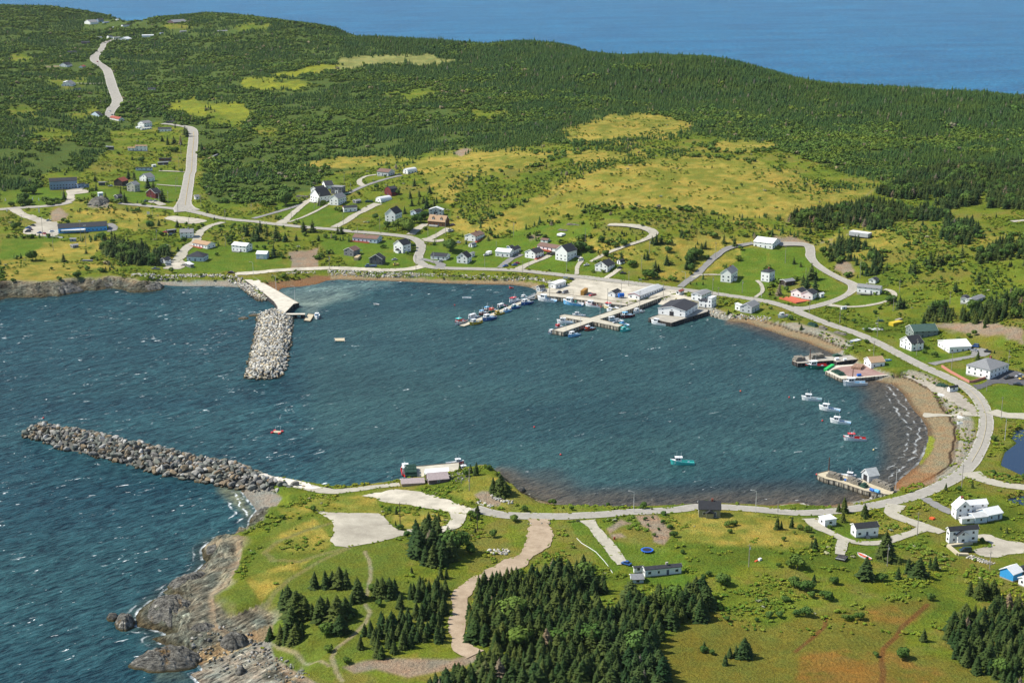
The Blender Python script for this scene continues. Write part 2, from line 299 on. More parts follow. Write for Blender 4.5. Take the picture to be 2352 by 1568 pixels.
# areas: (class, edge softness in photo px, polygon)
AREAS = [
('meadow',14,[(-100,470),(120,440),(300,455),(420,430),(440,380),(470,360),(470,460),(620,470),(680,455),(760,395),(880,372),(1000,345),(1150,338),(1400,330),(1550,300),(1700,320),(1820,350),(1950,400),(2100,430),(2250,440),(2500,440),(2500,1700),(-100,1700)]),
('meadow',10,[(255,300),(330,285),(420,285),(445,300),(430,440),(100,450),(90,400),(200,385),(250,340)]),
('dry',10,[(1010,352),(1100,343),(1290,350),(1230,385),(1150,392),(1090,400),(1050,430),(1040,470),(1090,520),(1130,490),(1150,520),(1080,545),(1030,520),(1050,480),(1000,450),(960,400),(900,385)]),
('dry',12,[(1090,520),(1170,480),(1240,450),(1300,418),(1380,388),(1450,372),(1500,366),(1640,358),(1760,375),(1830,398),(1900,432),(2010,430),(1985,462),(1930,478),(1830,486),(1815,510),(1760,500),(1700,498),(1600,482),(1500,476),(1360,478),(1300,500),(1200,530),(1130,545)]),
('dry',12,[(1540,345),(1680,325),(1830,330),(1760,345),(1640,352)]),
('dry',14,[(1290,350),(1330,395),(1270,420),(1370,380),(1440,365),(1500,350),(1480,340)]),
('dry',14,[(1300,545),(1400,545),(1500,560),(1620,540),(1750,545),(1700,600),(1600,640),(1500,640),(1440,600),(1380,590)]),
('dry',14,[(1690,505),(1830,540),(1880,560),(1960,520),(2060,530),(2100,560),(1980,590),(1920,600),(1880,580),(1800,545)]),
('dry',14,[(2180,555),(2260,540),(2352,545),(2352,570),(2220,580)]),
('dry',10,[(1280,300),(1380,270),(1500,258),(1600,285),(1560,310),(1430,325),(1330,330)]),
('yellow',12,[(380,232),(440,228),(560,240),(600,262),(560,280),(450,270),(385,250)]),
('yellow',10,[(560,182),(640,182),(720,192),(700,208),(620,205),(560,200)]),
('pale',8,[(790,132),(900,126),(1000,128),(1060,138),(1010,150),(900,148),(800,158),(720,168),(760,150)]),
('yellow',8,[(620,170),(720,150),(800,145),(760,160),(680,178)]),
('dry',8,[(700,380),(760,362),(900,355),(960,368),(900,378),(780,388)]),
('dry',8,RP(0,1,500,330,620,280,800,265,1000,280,1060,360,1300,370,1500,380,1560,420,1500,470,1400,430,1300,480,1240,540,1100,520,1000,490,700,470,500,500,450,430,480,380)),
('dry',10,RP(0,1,0,620,300,630,500,640,700,660,850,620,1000,640,1050,720,900,730,840,800,1000,860,1200,870,1000,900,700,920,600,980,400,1010,0,1000)),
('lawn',8,RP(0,1,0,620,400,600,560,640,400,680,300,740,250,800,0,810)),
('lawn',6,RP(0,1,1240,0,1700,10,1700,60,1660,230,1600,300,1450,300,1200,300,900,260,690,260,690,220,820,190,900,170,1180,180,1250,100)),
('lawn',6,RP(0,1,0,180,200,170,400,150,620,190,620,270,480,310,0,340)),
('lawn',6,RP(0,1,1720,720,2000,700,2351,640,2351,930,2000,935,1550,930,1500,900,1700,800)),
('lawn',6,RP(1,1,0,640,100,660,110,740,220,780,290,900,200,910,0,925)),
('lawn',6,RP(1,1,300,470,500,370,660,330,900,385,930,400,740,505,600,515,420,500)),
('lawn',6,RP(1,1,180,270,430,290,700,290,640,360,420,420,300,460,200,440)),
('lawn',6,RP(1,1,560,600,850,640,1180,650,1280,620,1300,700,1400,790,1450,860,1470,900,1000,900,900,880,950,780,800,800,640,740)),
('lawn',6,RP(1,1,1450,600,1700,510,1750,540,1600,620,1500,620)),
('lawn',6,RP(1,1,1560,690,1700,660,1900,680,2100,640,2351,620,2351,830,2230,890,1700,885,1560,860,1540,760)),
('lawn',6,RP(2,1,0,560,300,490,700,470,740,520,640,620,440,620,420,700,600,740,800,740,780,830,990,860,1060,990,870,985,560,950,130,900,0,860)),
('lawn',6,RP(2,1,560,700,760,760,700,830,620,820,560,780)),
('lawn',6,RP(2,1,1600,1040,1900,960,2080,830,2100,700,2351,700,2351,1180,2100,1150,1800,1100)),
('lawn',6,RP(3,1,0,700,350,700,370,780,440,900,740,1080,700,1140,560,1200,400,1210,470,1100,300,1000,200,1000,0,1060)),
('lawn',5,RP(3,1,620,1220,800,1130,1050,1150,1110,1130,1090,1190,960,1230,700,1240)),
('lawn',8,RP(3,2,1100,130,1180,60,1490,50,1660,130,1880,120,1700,160,1500,200)),
('lawn',5,RP(3,2,1600,230,1900,260,2000,340,1850,360)),
('lawn',6,RP(3,2,1060,140,1250,190,1290,220,1080,240,1070,200)),
('lawn',5,RP(3,2,1180,265,1340,250,1480,330,1400,330)),
('lawn',6,RP(3,2,1930,440,2100,400,2351,410,2351,680,2120,640,2020,560)),
('lawn',6,RP(3,3,440,100,700,160,1000,190,960,270,700,240,500,150)),
('lawn',6,RP(3,3,740,310,980,310,1000,400,900,440,760,350)),
('lawn',6,RP(2,3,540,90,670,90,820,230,1000,470,1000,520,930,560,700,320,580,210)),
('lawn',8,RP(2,3,900,260,1200,300,1560,380,1620,450,1560,570,1720,570,1540,720,1220,640,1000,460)),
('turf',14,[(590,1260),(640,1195),(760,1180),(770,1250),(900,1240),(960,1270),(900,1330),(1000,1340),(1060,1320),(1040,1360),(860,1480),(760,1568),(640,1510),(560,1450),(500,1410),(500,1360),(560,1340)]),
('dry',14,[(640,1170),(740,1140),(860,1135),(870,1165),(900,1180),(760,1178),(720,1170),(660,1200)]),
('dry',12,[(905,1175),(985,1172),(1030,1190),(1020,1210),(950,1218),(900,1200)]),
('dry',16,[(620,1240),(720,1190),(765,1240),(740,1270),(640,1262)]),
('dry',12,[(565,1330),(640,1300),(720,1280),(640,1340),(600,1380)]),
('dry',10,[(1070,1098),(1120,1090),(1150,1100),(1120,1130),(1170,1165),(1090,1155),(1020,1130),(1060,1118)]),
('dry',14,[(1500,1190),(1650,1170),(1850,1190),(1880,1250),(1800,1260),(1650,1250),(1560,1240)]),
('dry',12,[(1930,1180),(2060,1190),(2100,1210),(1990,1235)]),
('bog',22,[(1560,1440),(1650,1400),(1760,1440),(1900,1400),(2010,1385),(2130,1370),(2160,1390),(2080,1440),(2080,1490),(2200,1520),(2300,1560),(2352,1620),(1500,1620),(1500,1500)]),
('rust',20,[(1840,1500),(1950,1480),(2060,1500),(2120,1530),(2300,1560),(2300,1700),(1800,1700)]),
('rust',14,[(1990,1400),(2120,1385),(2150,1395),(2080,1440),(1995,1425)]),
('dirt',8,RP(2,3,1130,30,1330,20,1430,130,1480,180,1400,300,1300,270,1280,180,1200,130)),
('dirt',8,RP(2,3,870,150,1000,60,1100,100,1000,130,900,200,1000,190,1050,230,920,240)),
('dirt',6,RP(0,1,460,400,540,340,640,400,600,450,480,450)),
('dirt',5,RP(1,1,300,750,560,720,570,890,330,905)),
('dirt',10,[(2140,745),(2200,740),(2260,735),(2352,755),(2352,790),(2300,770),(2230,768),(2160,756)]),
('dirt',8,[(1925,600),(1950,595),(1960,625),(1940,635),(1920,618)]),
('dirt',8,[(1775,540),(1830,545),(1860,560),(1780,562)]),
('dirt',6,[(1210,540),(1240,538),(1240,548),(1218,550)]),
('dirt',6,RP(1,2,1990,1400,2080,1370,2200,1380,2290,1440,2230,1510,2130,1510,2050,1460)),
('dirt',10,RP(1,3,800,1420,1000,1360,1200,1340,1500,1340,1800,1350,2000,1300,2100,1330,1900,1420,1600,1480,1400,1520,1100,1440,900,1480)),
('meadow',20,[(60,300),(130,290),(180,310),(120,330),(70,325)]),('meadow',20,[(150,255),(215,250),(225,270),(160,275)]),('meadow',20,[(20,250),(90,245),(80,265),(25,268)]),('meadow',20,[(480,250),(560,290),(700,300),(620,310),(480,285)]),('meadow',20,[(880,215),(960,205),(1010,215),(940,228)]),('meadow',20,[(380,60),(425,55),(440,66),(390,70)]),('meadow',20,[(540,60),(620,55),(610,70),(550,72)]),('meadow',20,[(1080,255),(1160,250),(1200,262),(1110,272)]),('meadow',20,[(30,125),(110,128),(100,140),(30,140)]),('meadow',20,[(110,180),(200,185),(190,198),(120,196)]),('dirt',5,[(1040,350),(1070,340),(1085,345),(1060,358)]),
('dirt',5,RP(0,0,400,605,550,600,545,620,420,622)),
('rocky',5,RP(0,1,800,290,900,260,1000,300,1020,340,900,345,820,330)),
('rocky',8,[(1900,560),(1912,560),(1920,575)]),
]
CC = {'turf':(.150,.185,.028),'forest':(.090,.128,.030),'meadow':(.175,.210,.024),'dry':(.33,.27,.055),'yellow':(.26,.27,.028),'pale':(.30,.29,.10),
      'lawn':(.122,.190,.022),'bog':(.185,.170,.030),'rust':(.27,.15,.035),'dirt':(.34,.25,.18),'rocky':(.25,.22,.17)}
n1 = fbm(gx, gy, 26, 1, 4, .6); n2 = fbm(gx, gy, 7, 2, 3, .6); n3 = fbm(gx, gy, 90, 9, 3)
wob = (fbm(gu * 1.0, gv * 2.2, 26, 77, 3) - .5) * 34 * sstep(1700, 200, gv - 0 * gv) 
GC = np.empty((len(gx), 3)); GC[:] = CC['forest']
CLS = {}
for c, soft, poly in AREAS:
    s = sdf(gu, gv, poly)
    wb = wob * min(1, soft / 12.) * .8
    m = sstep(-soft * .45, soft * .45, s + wb)
    mv = m
    if c in ('dry', 'yellow', 'pale'): m = m * (.62 + .38 * sstep(.36, .58, n1 + (n2 - .5) * .35))
    if c == 'rust': m = m * sstep(.38, .6, n1 * .6 + n2 * .4)
    GC = GC * (1 - m[:, None]) + np.array(CC[c]) * m[:, None]
    for k in CLS: CLS[k] = CLS[k] * (1 - mv)
    CLS[c] = np.maximum(CLS.get(c, 0), mv)
dd_ = CLS['dry'][:, None] * (n1 * .55 + n2 * .45)[:, None]
GC = GC * (1 - .75 * CLS['dry'][:, None]) + .75 * (CLS['dry'][:, None] * np.array((.20, .215, .034)) + np.clip((dd_ - .40 * CLS['dry'][:, None]) / .22, 0, 1) * np.array((.20, .085, .03)))
# dry tufts through the meadows, green seeps through dry fields
md = CLS['meadow'] * sstep(.50, .68, n1 + (n2 - .5) * .3) * .75
GC = GC * (1 - md[:, None]) + np.array((.215, .185, .045)) * md[:, None]
ln = CLS['lawn'] * sstep(.48, .70, n1 * .6 + n2 * .4) * .45
GC = GC * (1 - ln[:, None]) + np.array((.19, .19, .035)) * ln[:, None]
dg = CLS['meadow'] * sstep(.50, .30, n1) * .5
GC = GC * (1 - dg[:, None]) + np.array((.050, .105, .016)) * dg[:, None]
GC *= (.82 + .36 * n2)[:, None] * (.88 + .24 * n3)[:, None]
# tracks worn into the grass
TRACKS = [(1.1,'path',RP(1,3,1000,360,1040,430,1060,520,1040,640,1010,770)),(1.1,'path',RP(1,3,1000,850,1045,920,1000,1020,880,1140,720,1260,700,1320,740,1450,790,1550)),(1.1,'path',RP(1,3,0,1110,150,1220,400,1330,500,1390,680,1400)),
(2.2,'worn',RP(1,3,690,100,450,170,200,270,80,370,160,440,400,450,700,360,850,320)),(2.0,'worn',RP(1,3,850,330,600,440,300,620,120,820,20,960,10,1100)),
(1.6,'mud',RP(3,3,1460,850,1350,950,1230,1050,1180,1140,1060,1250,1050,1330,1060,1440,1050,1568)),(1.2,'mud',RP(3,3,530,960,520,1050,400,1160,250,1280)),
(1.5,'worn',[(1960,470),(1985,455),(2000,440),(2060,405)]),(1.5,'worn',[(1806,520),(1808,500),(1830,485)]),(2,'worn',[(2240,470),(2262,430),(2285,398)]),(1.3,'worn',[(1250,470),(1275,450),(1300,425)]),
(1.2,'path',[(1852,566),(1910,550),(1945,540)])]
CTR = {'path':(.36,.30,.18),'worn':(.24,.22,.075),'mud':(.19,.085,.03)}
def wpts(pts): return [tuple(p[:2]) for p in PG([a for a, b in pts], [b for a, b in pts])]
for wd, c, pts in TRACKS:
    wp = wpts(pts); a = np.array(pts)
    nr = (gu > a[:, 0].min() - 20) & (gu < a[:, 0].max() + 20) & (gv > a[:, 1].min() - 20) & (gv < a[:, 1].max() + 20)
    d = segdist(gx[nr] + (n2[nr] - .5) * 1.5, gy[nr] + (n2[nr] - .5) * 2, wp, False)
    m = sstep(wd * .5 + .7, wd * .5 - .3, d) * .85
    GC[nr] = GC[nr] * (1 - m[:, None]) + np.array(CTR[c]) * m[:, None]
# shore bands
sd, (ssl, skn, sbd) = segdist(gx, gy, SHW, True, [SLP, KND, BND])
sbd = sbd + (n1 - .5) * 5
ins = gz > 0
lay = lambda m, c: GC.__setitem__(slice(None), GC * (1 - m[:, None]) + np.array(c) * m[:, None])
ynear = sstep(1600, 1400, gy)
mk = lambda k, w=.5: np.clip(1 - np.abs(skn - k) / w, 0, 1) * (np.abs(skn - k) < w)
band = sstep(sbd + .8, sbd - .8, sd) * ynear
r_ = mk(0, .6) > 0
rockc = np.array((.155, .150, .125)) * (.22 + 1.5 * n2)[:, None]
m = np.where(r_, sstep(sbd + 2, sbd - 1, sd), 0) * ynear
RS = sdf(gu, gv, [(548,1228),(556,1262),(548,1300),(522,1340),(490,1366),(495,1400),(497,1432),(530,1452),(590,1482),(620,1500),(660,1530),(745,1578),(790,1660),(300,1660),(250,1420),(350,1350),(450,1250)]) + wob * .35
m = np.maximum(m, sstep(-3, 3, RS)); rockc = np.where((gv > 1225)[:, None], rockc * 1.15, rockc)
GC = GC * (1 - m[:, None]) + rockc * m[:, None]; ROCKM = m
ed = sstep(20, 4, RS + (n2 - .5) * 22) * sstep(-3, 3, RS) * (gu > 470); GC = GC * (1 - ed[:, None] * .85) + np.array((.36, .27, .185)) * ed[:, None] * .85; ROCKM = ROCKM * (1 - ed * .6)
m2 = np.where(r_, sstep(sbd + 5, sbd + 1, sd) * sstep(sbd - 4, sbd - 1, sd), 0) * ynear * sstep(.35, .6, n1)
lay(m2 * .7, (.34, .28, .19))
w_ = np.where(r_, sstep(2.2, .5, gz), 0) * ynear; lay(w_ * .85, (.075, .062, .035))
br = (skn > .5) & (skn < 1.5); gr_ = (skn >= 1.5) & (skn < 2.5); rb = (skn >= 2.5) & (skn < 3.5); pl = skn >= 3.5
lay(np.where(br, band, 0), (.34, .25, .15))
lay(np.where(br, sstep(4.5, .5, sd), 0) * ynear * .8, (.14, .085, .050))
lay(np.where(br & (gu > 1750) & (gv > 740) & (gv < 1130), sstep(sbd - 2.0, sbd - .5, sd) * sstep(sbd + 9, sbd + 6, sd), 0) * ynear, (.35, .31, .25))
wr = np.abs(sd - (sbd - 2.4 + (n2 - .5) * 2)); wr2 = np.abs(sd - (sbd - .6 + (n2 - .5) * 2))
lay(np.where(br & (gu > 1750) & (gv > 740) & (gv < 1130), np.maximum(sstep(1.0, .4, wr), .6 * sstep(.7, .2, wr2)), 0) * ynear, (.07, .045, .03))
lay(np.where(gr_, band, 0) * np.where(gv > 1500, sstep(.34, .5, n1 * .5 + n2 * .5) * .9, 1), (.33, .30, .26)); lay(np.where(gr_, sstep(3, .5, sd), 0) * ynear * .6, (.19, .16, .13))
lay(np.where(rb | pl, band, 0), (.36, .33, .28))
alg = sdf(gu, gv, [(2122,1000),(2143,1000),(2146,1020),(2140,1045),(2118,1066),(2109,1064),(2122,1040)])
lay(sstep(-3, 3, alg + (n2 - .5) * 12), (.27, .30, .04))
lay(sstep(-6, 6, sdf(gu, gv, [(2050,1108),(2100,1078),(2150,1090),(2150,1110),(2090,1125),(2060,1124)])) * .6, (.34, .15, .06))
lay(np.where((gu > 590) & (gu < 760) & (gv > 630) & (gv < 672), band * .8, 0), (.24, .115, .055))
GC = np.clip(GC, 0, 1)
mg, t, b = nodes('ground', .95, .03)
at = N(t, 'ShaderNodeAttribute', attribute_name='gcol'); ge = N(t, 'ShaderNodeNewGeometry'); P_ = ge.outputs['Position']
f1 = noise_fac(t, .9, 6, P_, .28, .72, .7); f2 = noise_fac(t, .13, 5, P_, .3, .7, .6); f3 = noise_fac(t, 3.5, 3, P_, .3, .7)
c1 = mixc(t, 1.0, at.outputs[0], mixc(t, f1, (.62, .62, .62), (1.38, 1.38, 1.38)), 'MULTIPLY')
c2 = mixc(t, 1.0, c1, mixc(t, f2, (1.12, .98, .85), (.86, 1.04, 1.05)), 'MULTIPLY')
c3 = mixc(t, 1.0, c2, mixc(t, f3, (.78, .78, .78), (1.2, 1.2, 1.2)), 'MULTIPLY')
ar = N(t, 'ShaderNodeAttribute', attribute_name='rock')
ra = N(t, 'ShaderNodeMapping'); ra.inputs['Rotation'].default_value = (0, 0, -.85); t.links.new(P_, ra.inputs[0]); rb_ = N(t, 'ShaderNodeMapping'); rb_.inputs['Scale'].default_value = (.28, 1.1, 1.6); t.links.new(ra.outputs[0], rb_.inputs[0])
rf = noise_fac(t, .55, 8, rb_.outputs[0], .36, .62, .72); rc = mixc(t, 1.0, c3, mixc(t, rf, (.16, .16, .17), (1.8, 1.75, 1.65)), 'MULTIPLY'); c3 = mixc(t, ar.outputs['Fac'], c3, rc)
t.links.new(c3, b.inputs['Base Color'])
bp = N(t, 'ShaderNodeBump', Strength=.9, Distance=.6); hx = N(t, 'ShaderNodeMix'); hx.inputs[3].default_value = 0; t.links.new(ar.outputs['Fac'], hx.inputs[0]); t.links.new(f1, hx.inputs[2]); t.links.new(rf, hx.inputs[3]); bp.inputs['Distance'].default_value = .9
t.links.new(hx.outputs[0], bp.inputs['Height']); t.links.new(bp.outputs[0], b.inputs['Normal'])
ground = gridmesh('ground', GX, GY, GZ, mg); tag(ground, kind='structure'); setcol(ground, 'gcol', GC); setf(ground, 'rock', ROCKM)

# ------------------------------------------------------------------ sea
SY = rows(380, 60000, .006, .02); SXF = np.linspace(-.62, .62, 420)
SX = SY[:, None] * SXF; SYY = np.repeat(SY[:, None], len(SXF), 1)
sx, sy = SX.ravel(), SYY.ravel(); su, sv = W2P(sx, sy, 0 * sx)
wd_, (a1, a2, a3) = segdist(sx, sy, SHW[:NSH], False, [SLP, KND, BND])
outer = ~inpoly(su, sv, [(-900,2400),(-900,640),(300,600),(1300,600),(2400,700),(2400,2400)])
deep = np.array((.014, .050, .066)); WC = np.empty((len(sx), 3)); WC[:] = deep
wn = fbm(sx, sy, 60, 8, 3)
WC *= (.85 + .3 * wn)[:, None]
wob2 = (fbm(sx, sy, 25, 18, 3) - .5)
WC[outer] = (np.array((.006, .100, .225)) * (.85 + .3 * wn)[:, None])[outer]
def wl(m, c):
    global WC
    WC = WC * (1 - m[:, None]) + np.array(c) * m[:, None]
brown = sdf(su, sv, [(1700,735),(1800,790),(1880,830),(1960,890),(2000,940),(2030,1000),(2030,1050),(1990,1110),(1900,1120),(1700,1105),(1500,1115),(1330,1110),(1250,1090),(1170,1080),(1180,1180),(2200,1180),(2200,850),(1900,760)])
wl(sstep(-22, 30, brown + wob2 * 40) * .92, (.066, .064, .056))
wl(np.where(brown > -30, sstep(14, 0, wd_), 0) * .7, (.085, .072, .058))
turq = sdf(su, sv, [(640,668),(700,660),(760,645),(860,645),(900,650),(850,665),(770,680),(740,700),(720,720),(690,705),(660,680)])
wl(sstep(-14, 14, turq + wob2 * 26) * .65, (.14, .23, .23))
drk = fbm(sx, sy * 3, 22, 55, 3); wl(sstep(-6, 10, turq) * sstep(.55, .63, drk) * .7, (.035, .07, .08))
wl(sstep(-6, 20, sdf(su, sv, [(385,650),(545,655),(560,672),(470,676),(400,668)])) * .6, (.05, .12, .13))
wl(sstep(-8, 16, sdf(su, sv, [(500,1110),(555,1125),(590,1190),(570,1190),(535,1160),(500,1130)]) + wob2 * 12) * .75, (.15, .16, .10))
wl(sstep(-8, 16, sdf(su, sv, [(370,1500),(430,1550),(480,1568),(350,1568)]) + wob2 * 12) * .5, (.09, .11, .08))
rk2 = np.where((a2 < .5) & (sv < 2000), sstep(7, 1, wd_), 0); wl(rk2 * .6, (.022, .03, .025))
inh = sstep(-20, 60, sdf(su, sv, [(600,660),(2200,660),(2200,1180),(1150,1180),(1000,1090),(740,1100),(700,1000),(680,850),(640,700)]))
WC[:] = WC * (1 + (inh * ~outer * sstep(10, -34, brown + wob2 * 40))[:, None] * np.array((.85, .42, .22)))
mw, t, b = nodes('sea water', .2, .28)
at = N(t, 'ShaderNodeAttribute', attribute_name='wcol'); ai = N(t, 'ShaderNodeAttribute', attribute_name='calm')
ge = N(t, 'ShaderNodeNewGeometry')
def stretched(ang, k):
    a = N(t, 'ShaderNodeMapping'); a.inputs['Rotation'].default_value = (0, 0, math.radians(-ang)); t.links.new(ge.outputs['Position'], a.inputs[0])
    c = N(t, 'ShaderNodeMapping'); c.inputs['Scale'].default_value = (k, 1, 1); t.links.new(a.outputs[0], c.inputs[0]); return c
mp = stretched(42, .40)
def nz(sc_, det, vec, dist=0, rough=.55):
    n = N(t, 'ShaderNodeTexNoise', Scale=sc_, Detail=det, Roughness=rough, Distortion=dist); t.links.new(vec, n.inputs['Vector']); return n.outputs[0]
w1 = nz(.19, 3, mp.outputs[0], .6); w2 = nz(.6, 3, mp.outputs[0], .4); w3 = nz(1.6, 2, ge.outputs['Position'])
def mth(op, a, b_=None):
    m = N(t, 'ShaderNodeMath', operation=op)
    for k, v in ((0, a), (1, b_)):
        if v is None: continue
        if isinstance(v, (int, float)): m.inputs[k].default_value = v
        else: t.links.new(v, m.inputs[k])
    return m.outputs[0]
hh = mth('ADD', mth('MULTIPLY', w1, 1.5), mth('ADD', mth('MULTIPLY', w2, .8), mth('MULTIPLY', w3, .25)))
bp = N(t, 'ShaderNodeBump', Strength=1.0, Distance=1.3); t.links.new(hh, bp.inputs['Height']); t.links.new(bp.outputs[0], b.inputs['Normal'])
# crest / trough tint, streaks of wind
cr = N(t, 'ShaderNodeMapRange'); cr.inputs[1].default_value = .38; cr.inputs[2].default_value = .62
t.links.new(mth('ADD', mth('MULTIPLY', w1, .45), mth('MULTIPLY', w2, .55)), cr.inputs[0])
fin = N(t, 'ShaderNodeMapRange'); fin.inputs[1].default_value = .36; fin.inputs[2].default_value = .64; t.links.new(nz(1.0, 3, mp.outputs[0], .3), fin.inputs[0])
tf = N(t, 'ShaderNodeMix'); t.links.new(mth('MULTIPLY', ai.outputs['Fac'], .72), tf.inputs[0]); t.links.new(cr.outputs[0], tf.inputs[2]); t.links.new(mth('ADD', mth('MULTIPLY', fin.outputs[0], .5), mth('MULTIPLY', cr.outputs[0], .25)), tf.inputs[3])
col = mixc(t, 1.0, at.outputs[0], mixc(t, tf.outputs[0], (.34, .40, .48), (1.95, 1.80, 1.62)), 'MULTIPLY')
mp2 = stretched(12, .3)
big = N(t, 'ShaderNodeMapRange'); big.inputs[1].default_value = .35; big.inputs[2].default_value = .65
t.links.new(nz(.012, 3, mp2.outputs[0], .5), big.inputs[0])
col = mixc(t, 1.0, col, mixc(t, big.outputs[0], (.74, .80, .86), (1.28, 1.2, 1.12)), 'MULTIPLY')
# whitecaps: sparse streaks on the highest crests
mp3 = stretched(30, .34)
v1 = nz(.42, 4, mp3.outputs[0], 1.2, .62); v2 = nz(.045, 2, ge.outputs['Position'])
th = mth('ADD', mth('ADD', v1, mth('MULTIPLY', v2, .22)), mth('MULTIPLY', ai.outputs['Fac'], -.03))
wc = N(t, 'ShaderNodeMapRange'); wc.inputs[1].default_value = .785; wc.inputs[2].default_value = .815; t.links.new(th, wc.inputs[0])
fo = N(t, 'ShaderNodeAttribute', attribute_name='foam'); fd = N(t, 'ShaderNodeAttribute', attribute_name='shoredist')
def smr(x, a_, b__):
    m = N(t, 'ShaderNodeMapRange'); m.inputs[1].default_value = a_; m.inputs[2].default_value = b__; t.links.new(x, m.inputs[0]); return m.outputs[0]
dw = mth('ADD', fd.outputs['Fac'], mth('MULTIPLY', mth('SUBTRACT', nz(.09, 3, ge.outputs['Position']), .5), 9.0))
bands = mth('MAXIMUM', smr(mth('ABSOLUTE', mth('SUBTRACT', dw, 4.5)), .8, .1), mth('MAXIMUM', smr(mth('ABSOLUTE', mth('SUBTRACT', dw, 9.5)), .7, .1), smr(fd.outputs['Fac'], 1.3, .4)))
fn = mth('MULTIPLY', mth('MULTIPLY', bands, fo.outputs['Fac']), smr(nz(.16, 4, ge.outputs['Position'], .5), .42, .56))
foam = mth('MAXIMUM', wc.outputs[0], fn)
col = mixc(t, foam, col, (.72, .76, .76))
t.links.new(col, b.inputs['Base Color'])
rr = N(t, 'ShaderNodeMapRange'); rr.inputs[3].default_value = .32; rr.inputs[4].default_value = .9; t.links.new(foam, rr.inputs[0]); t.links.new(rr.outputs[0], b.inputs['Roughness'])
b.inputs['IOR'].default_value = 1.16
sea = gridmesh('sea', SX, SYY, 0 * SX, mw); tag(sea, kind='structure'); setcol(sea, 'wcol', np.clip(WC, 0, 1)); setf(sea, 'calm', inh)
# surf on the beaches and round the rocks
FO = np.zeros(len(sx))
FO = np.maximum(FO, np.where((su > 2040) & (su < 2150) & (sv > 870) & (sv < 1110), sstep(14, 10, wd_) * .5, 0))
FO = np.maximum(FO, np.where((su > 530) & (su < 600) & (sv > 1110) & (sv < 1200), sstep(14, 10, wd_), 0))
FO = np.maximum(FO, np.where((su > 425) & (su < 480) & (sv > 1535) & (sv < 1600), sstep(12, 6, wd_), 0))
FO = np.maximum(FO, np.where((a2 < .5) & (su < 620) & (sv > 1180), sstep(4, 2.5, wd_) * .9, 0))
FO = np.maximum(FO, np.where((su > 440) & (su < 545) & (sv < 700), sstep(3, 2, wd_) * .8, 0))
setf(sea, 'foam', FO); setf(sea, 'shoredist', wd_)
mpd, t, b = nodes('pond water', .06, .5); b.inputs['Base Color'].default_value = (.012, .028, .060, 1)
for k, q in enumerate(PW):
    q2 = []
    cx = sum(a for a, _ in q) / len(q); cy = sum(c for _, c in q) / len(q)
    o = meshobj('pond', [((a - cx) * 1.12 + cx, (c - cy) * 1.12 + cy, POND_Z) for a, c in q], [tuple(range(len(q)))], mpd); tag(o, kind='structure')
# ------------------------------------------------------------------ roads, yards, lots: sheets draped on the ground
def sheetmat(name, c1, c2, rough=.95, scale=.35, ruts=True):
    m, t, b = nodes(name, rough, .1); ge = N(t, 'ShaderNodeNewGeometry')
    f = noise_fac(t, scale, 6, ge.outputs['Position'], .3, .7, .65); g = noise_fac(t, 2.6, 4, ge.outputs['Position'], .3, .7)
    c = mixc(t, f, c1, c2); c = mixc(t, 1.0, c, mixc(t, g, (.86, .86, .86), (1.12, 1.12, 1.12)), 'MULTIPLY')
    if ruts:
        a = N(t, 'ShaderNodeAttribute', attribute_name='across')
        r = N(t, 'ShaderNodeMapRange'); r.inputs[1].default_value = .12; r.inputs[2].default_value = .02; t.links.new(a.outputs['Fac'], r.inputs[0])
        c = mixc(t, r.outputs[0], c, mixc(t, .5, c, ruts if isinstance(ruts, tuple) else (.55, .52, .45)))
    t.links.new(c, b.inputs['Base Color']); return m
M_ROAD = sheetmat('chip seal road', (.28, .262, .225), (.38, .355, .305), ruts=(.55, .52, .46))
M_GRAV = sheetmat('pale gravel', (.33, .30, .235), (.62, .565, .455), scale=.10, ruts=False)
M_ASPH = sheetmat('grey asphalt', (.20, .195, .185), (.27, .26, .245), ruts=False)
M_DARK = sheetmat('dark asphalt', (.085, .085, .09), (.12, .12, .125), ruts=False)
M_TRK = sheetmat('gravel drive', (.34, .315, .25), (.46, .425, .34), ruts=False)
M_DIRT = sheetmat('red brown dirt', (.30, .225, .15), (.46, .36, .255), scale=.2, ruts=False)
M_LOT = sheetmat('grey gravel', (.29, .26, .205), (.52, .475, .38), scale=.08, ruts=False)
def resample(pts, step):
    pts = np.array(pts, float)
    # smooth (Catmull-Rom)
    P = np.vstack([2 * pts[0] - pts[1], pts, 2 * pts[-1] - pts[-2]]); out = []
    for k in range(1, len(P) - 2):
        for s in np.linspace(0, 1, 9)[:-1]:
            a = P[k - 1:k + 3]; out.append(.5 * ((2 * a[1]) + (a[2] - a[0]) * s + (2 * a[0] - 5 * a[1] + 4 * a[2] - a[3]) * s ** 2 + (3 * a[1] - a[0] - 3 * a[2] + a[3]) * s ** 3))
    out.append(P[-2]); out = np.array(out); L = np.r_[0, np.cumsum(np.hypot(*np.diff(out[:, :2], axis=0).T))]
    n = max(3, int(L[-1] / step)); s = np.linspace(0, L[-1], n)
    return np.stack([np.interp(s, L, out[:, q]) for q in range(out.shape[1])], 1)
ROADPTS = []   # (world polyline, half width) for keeping plants off
_rk = 0
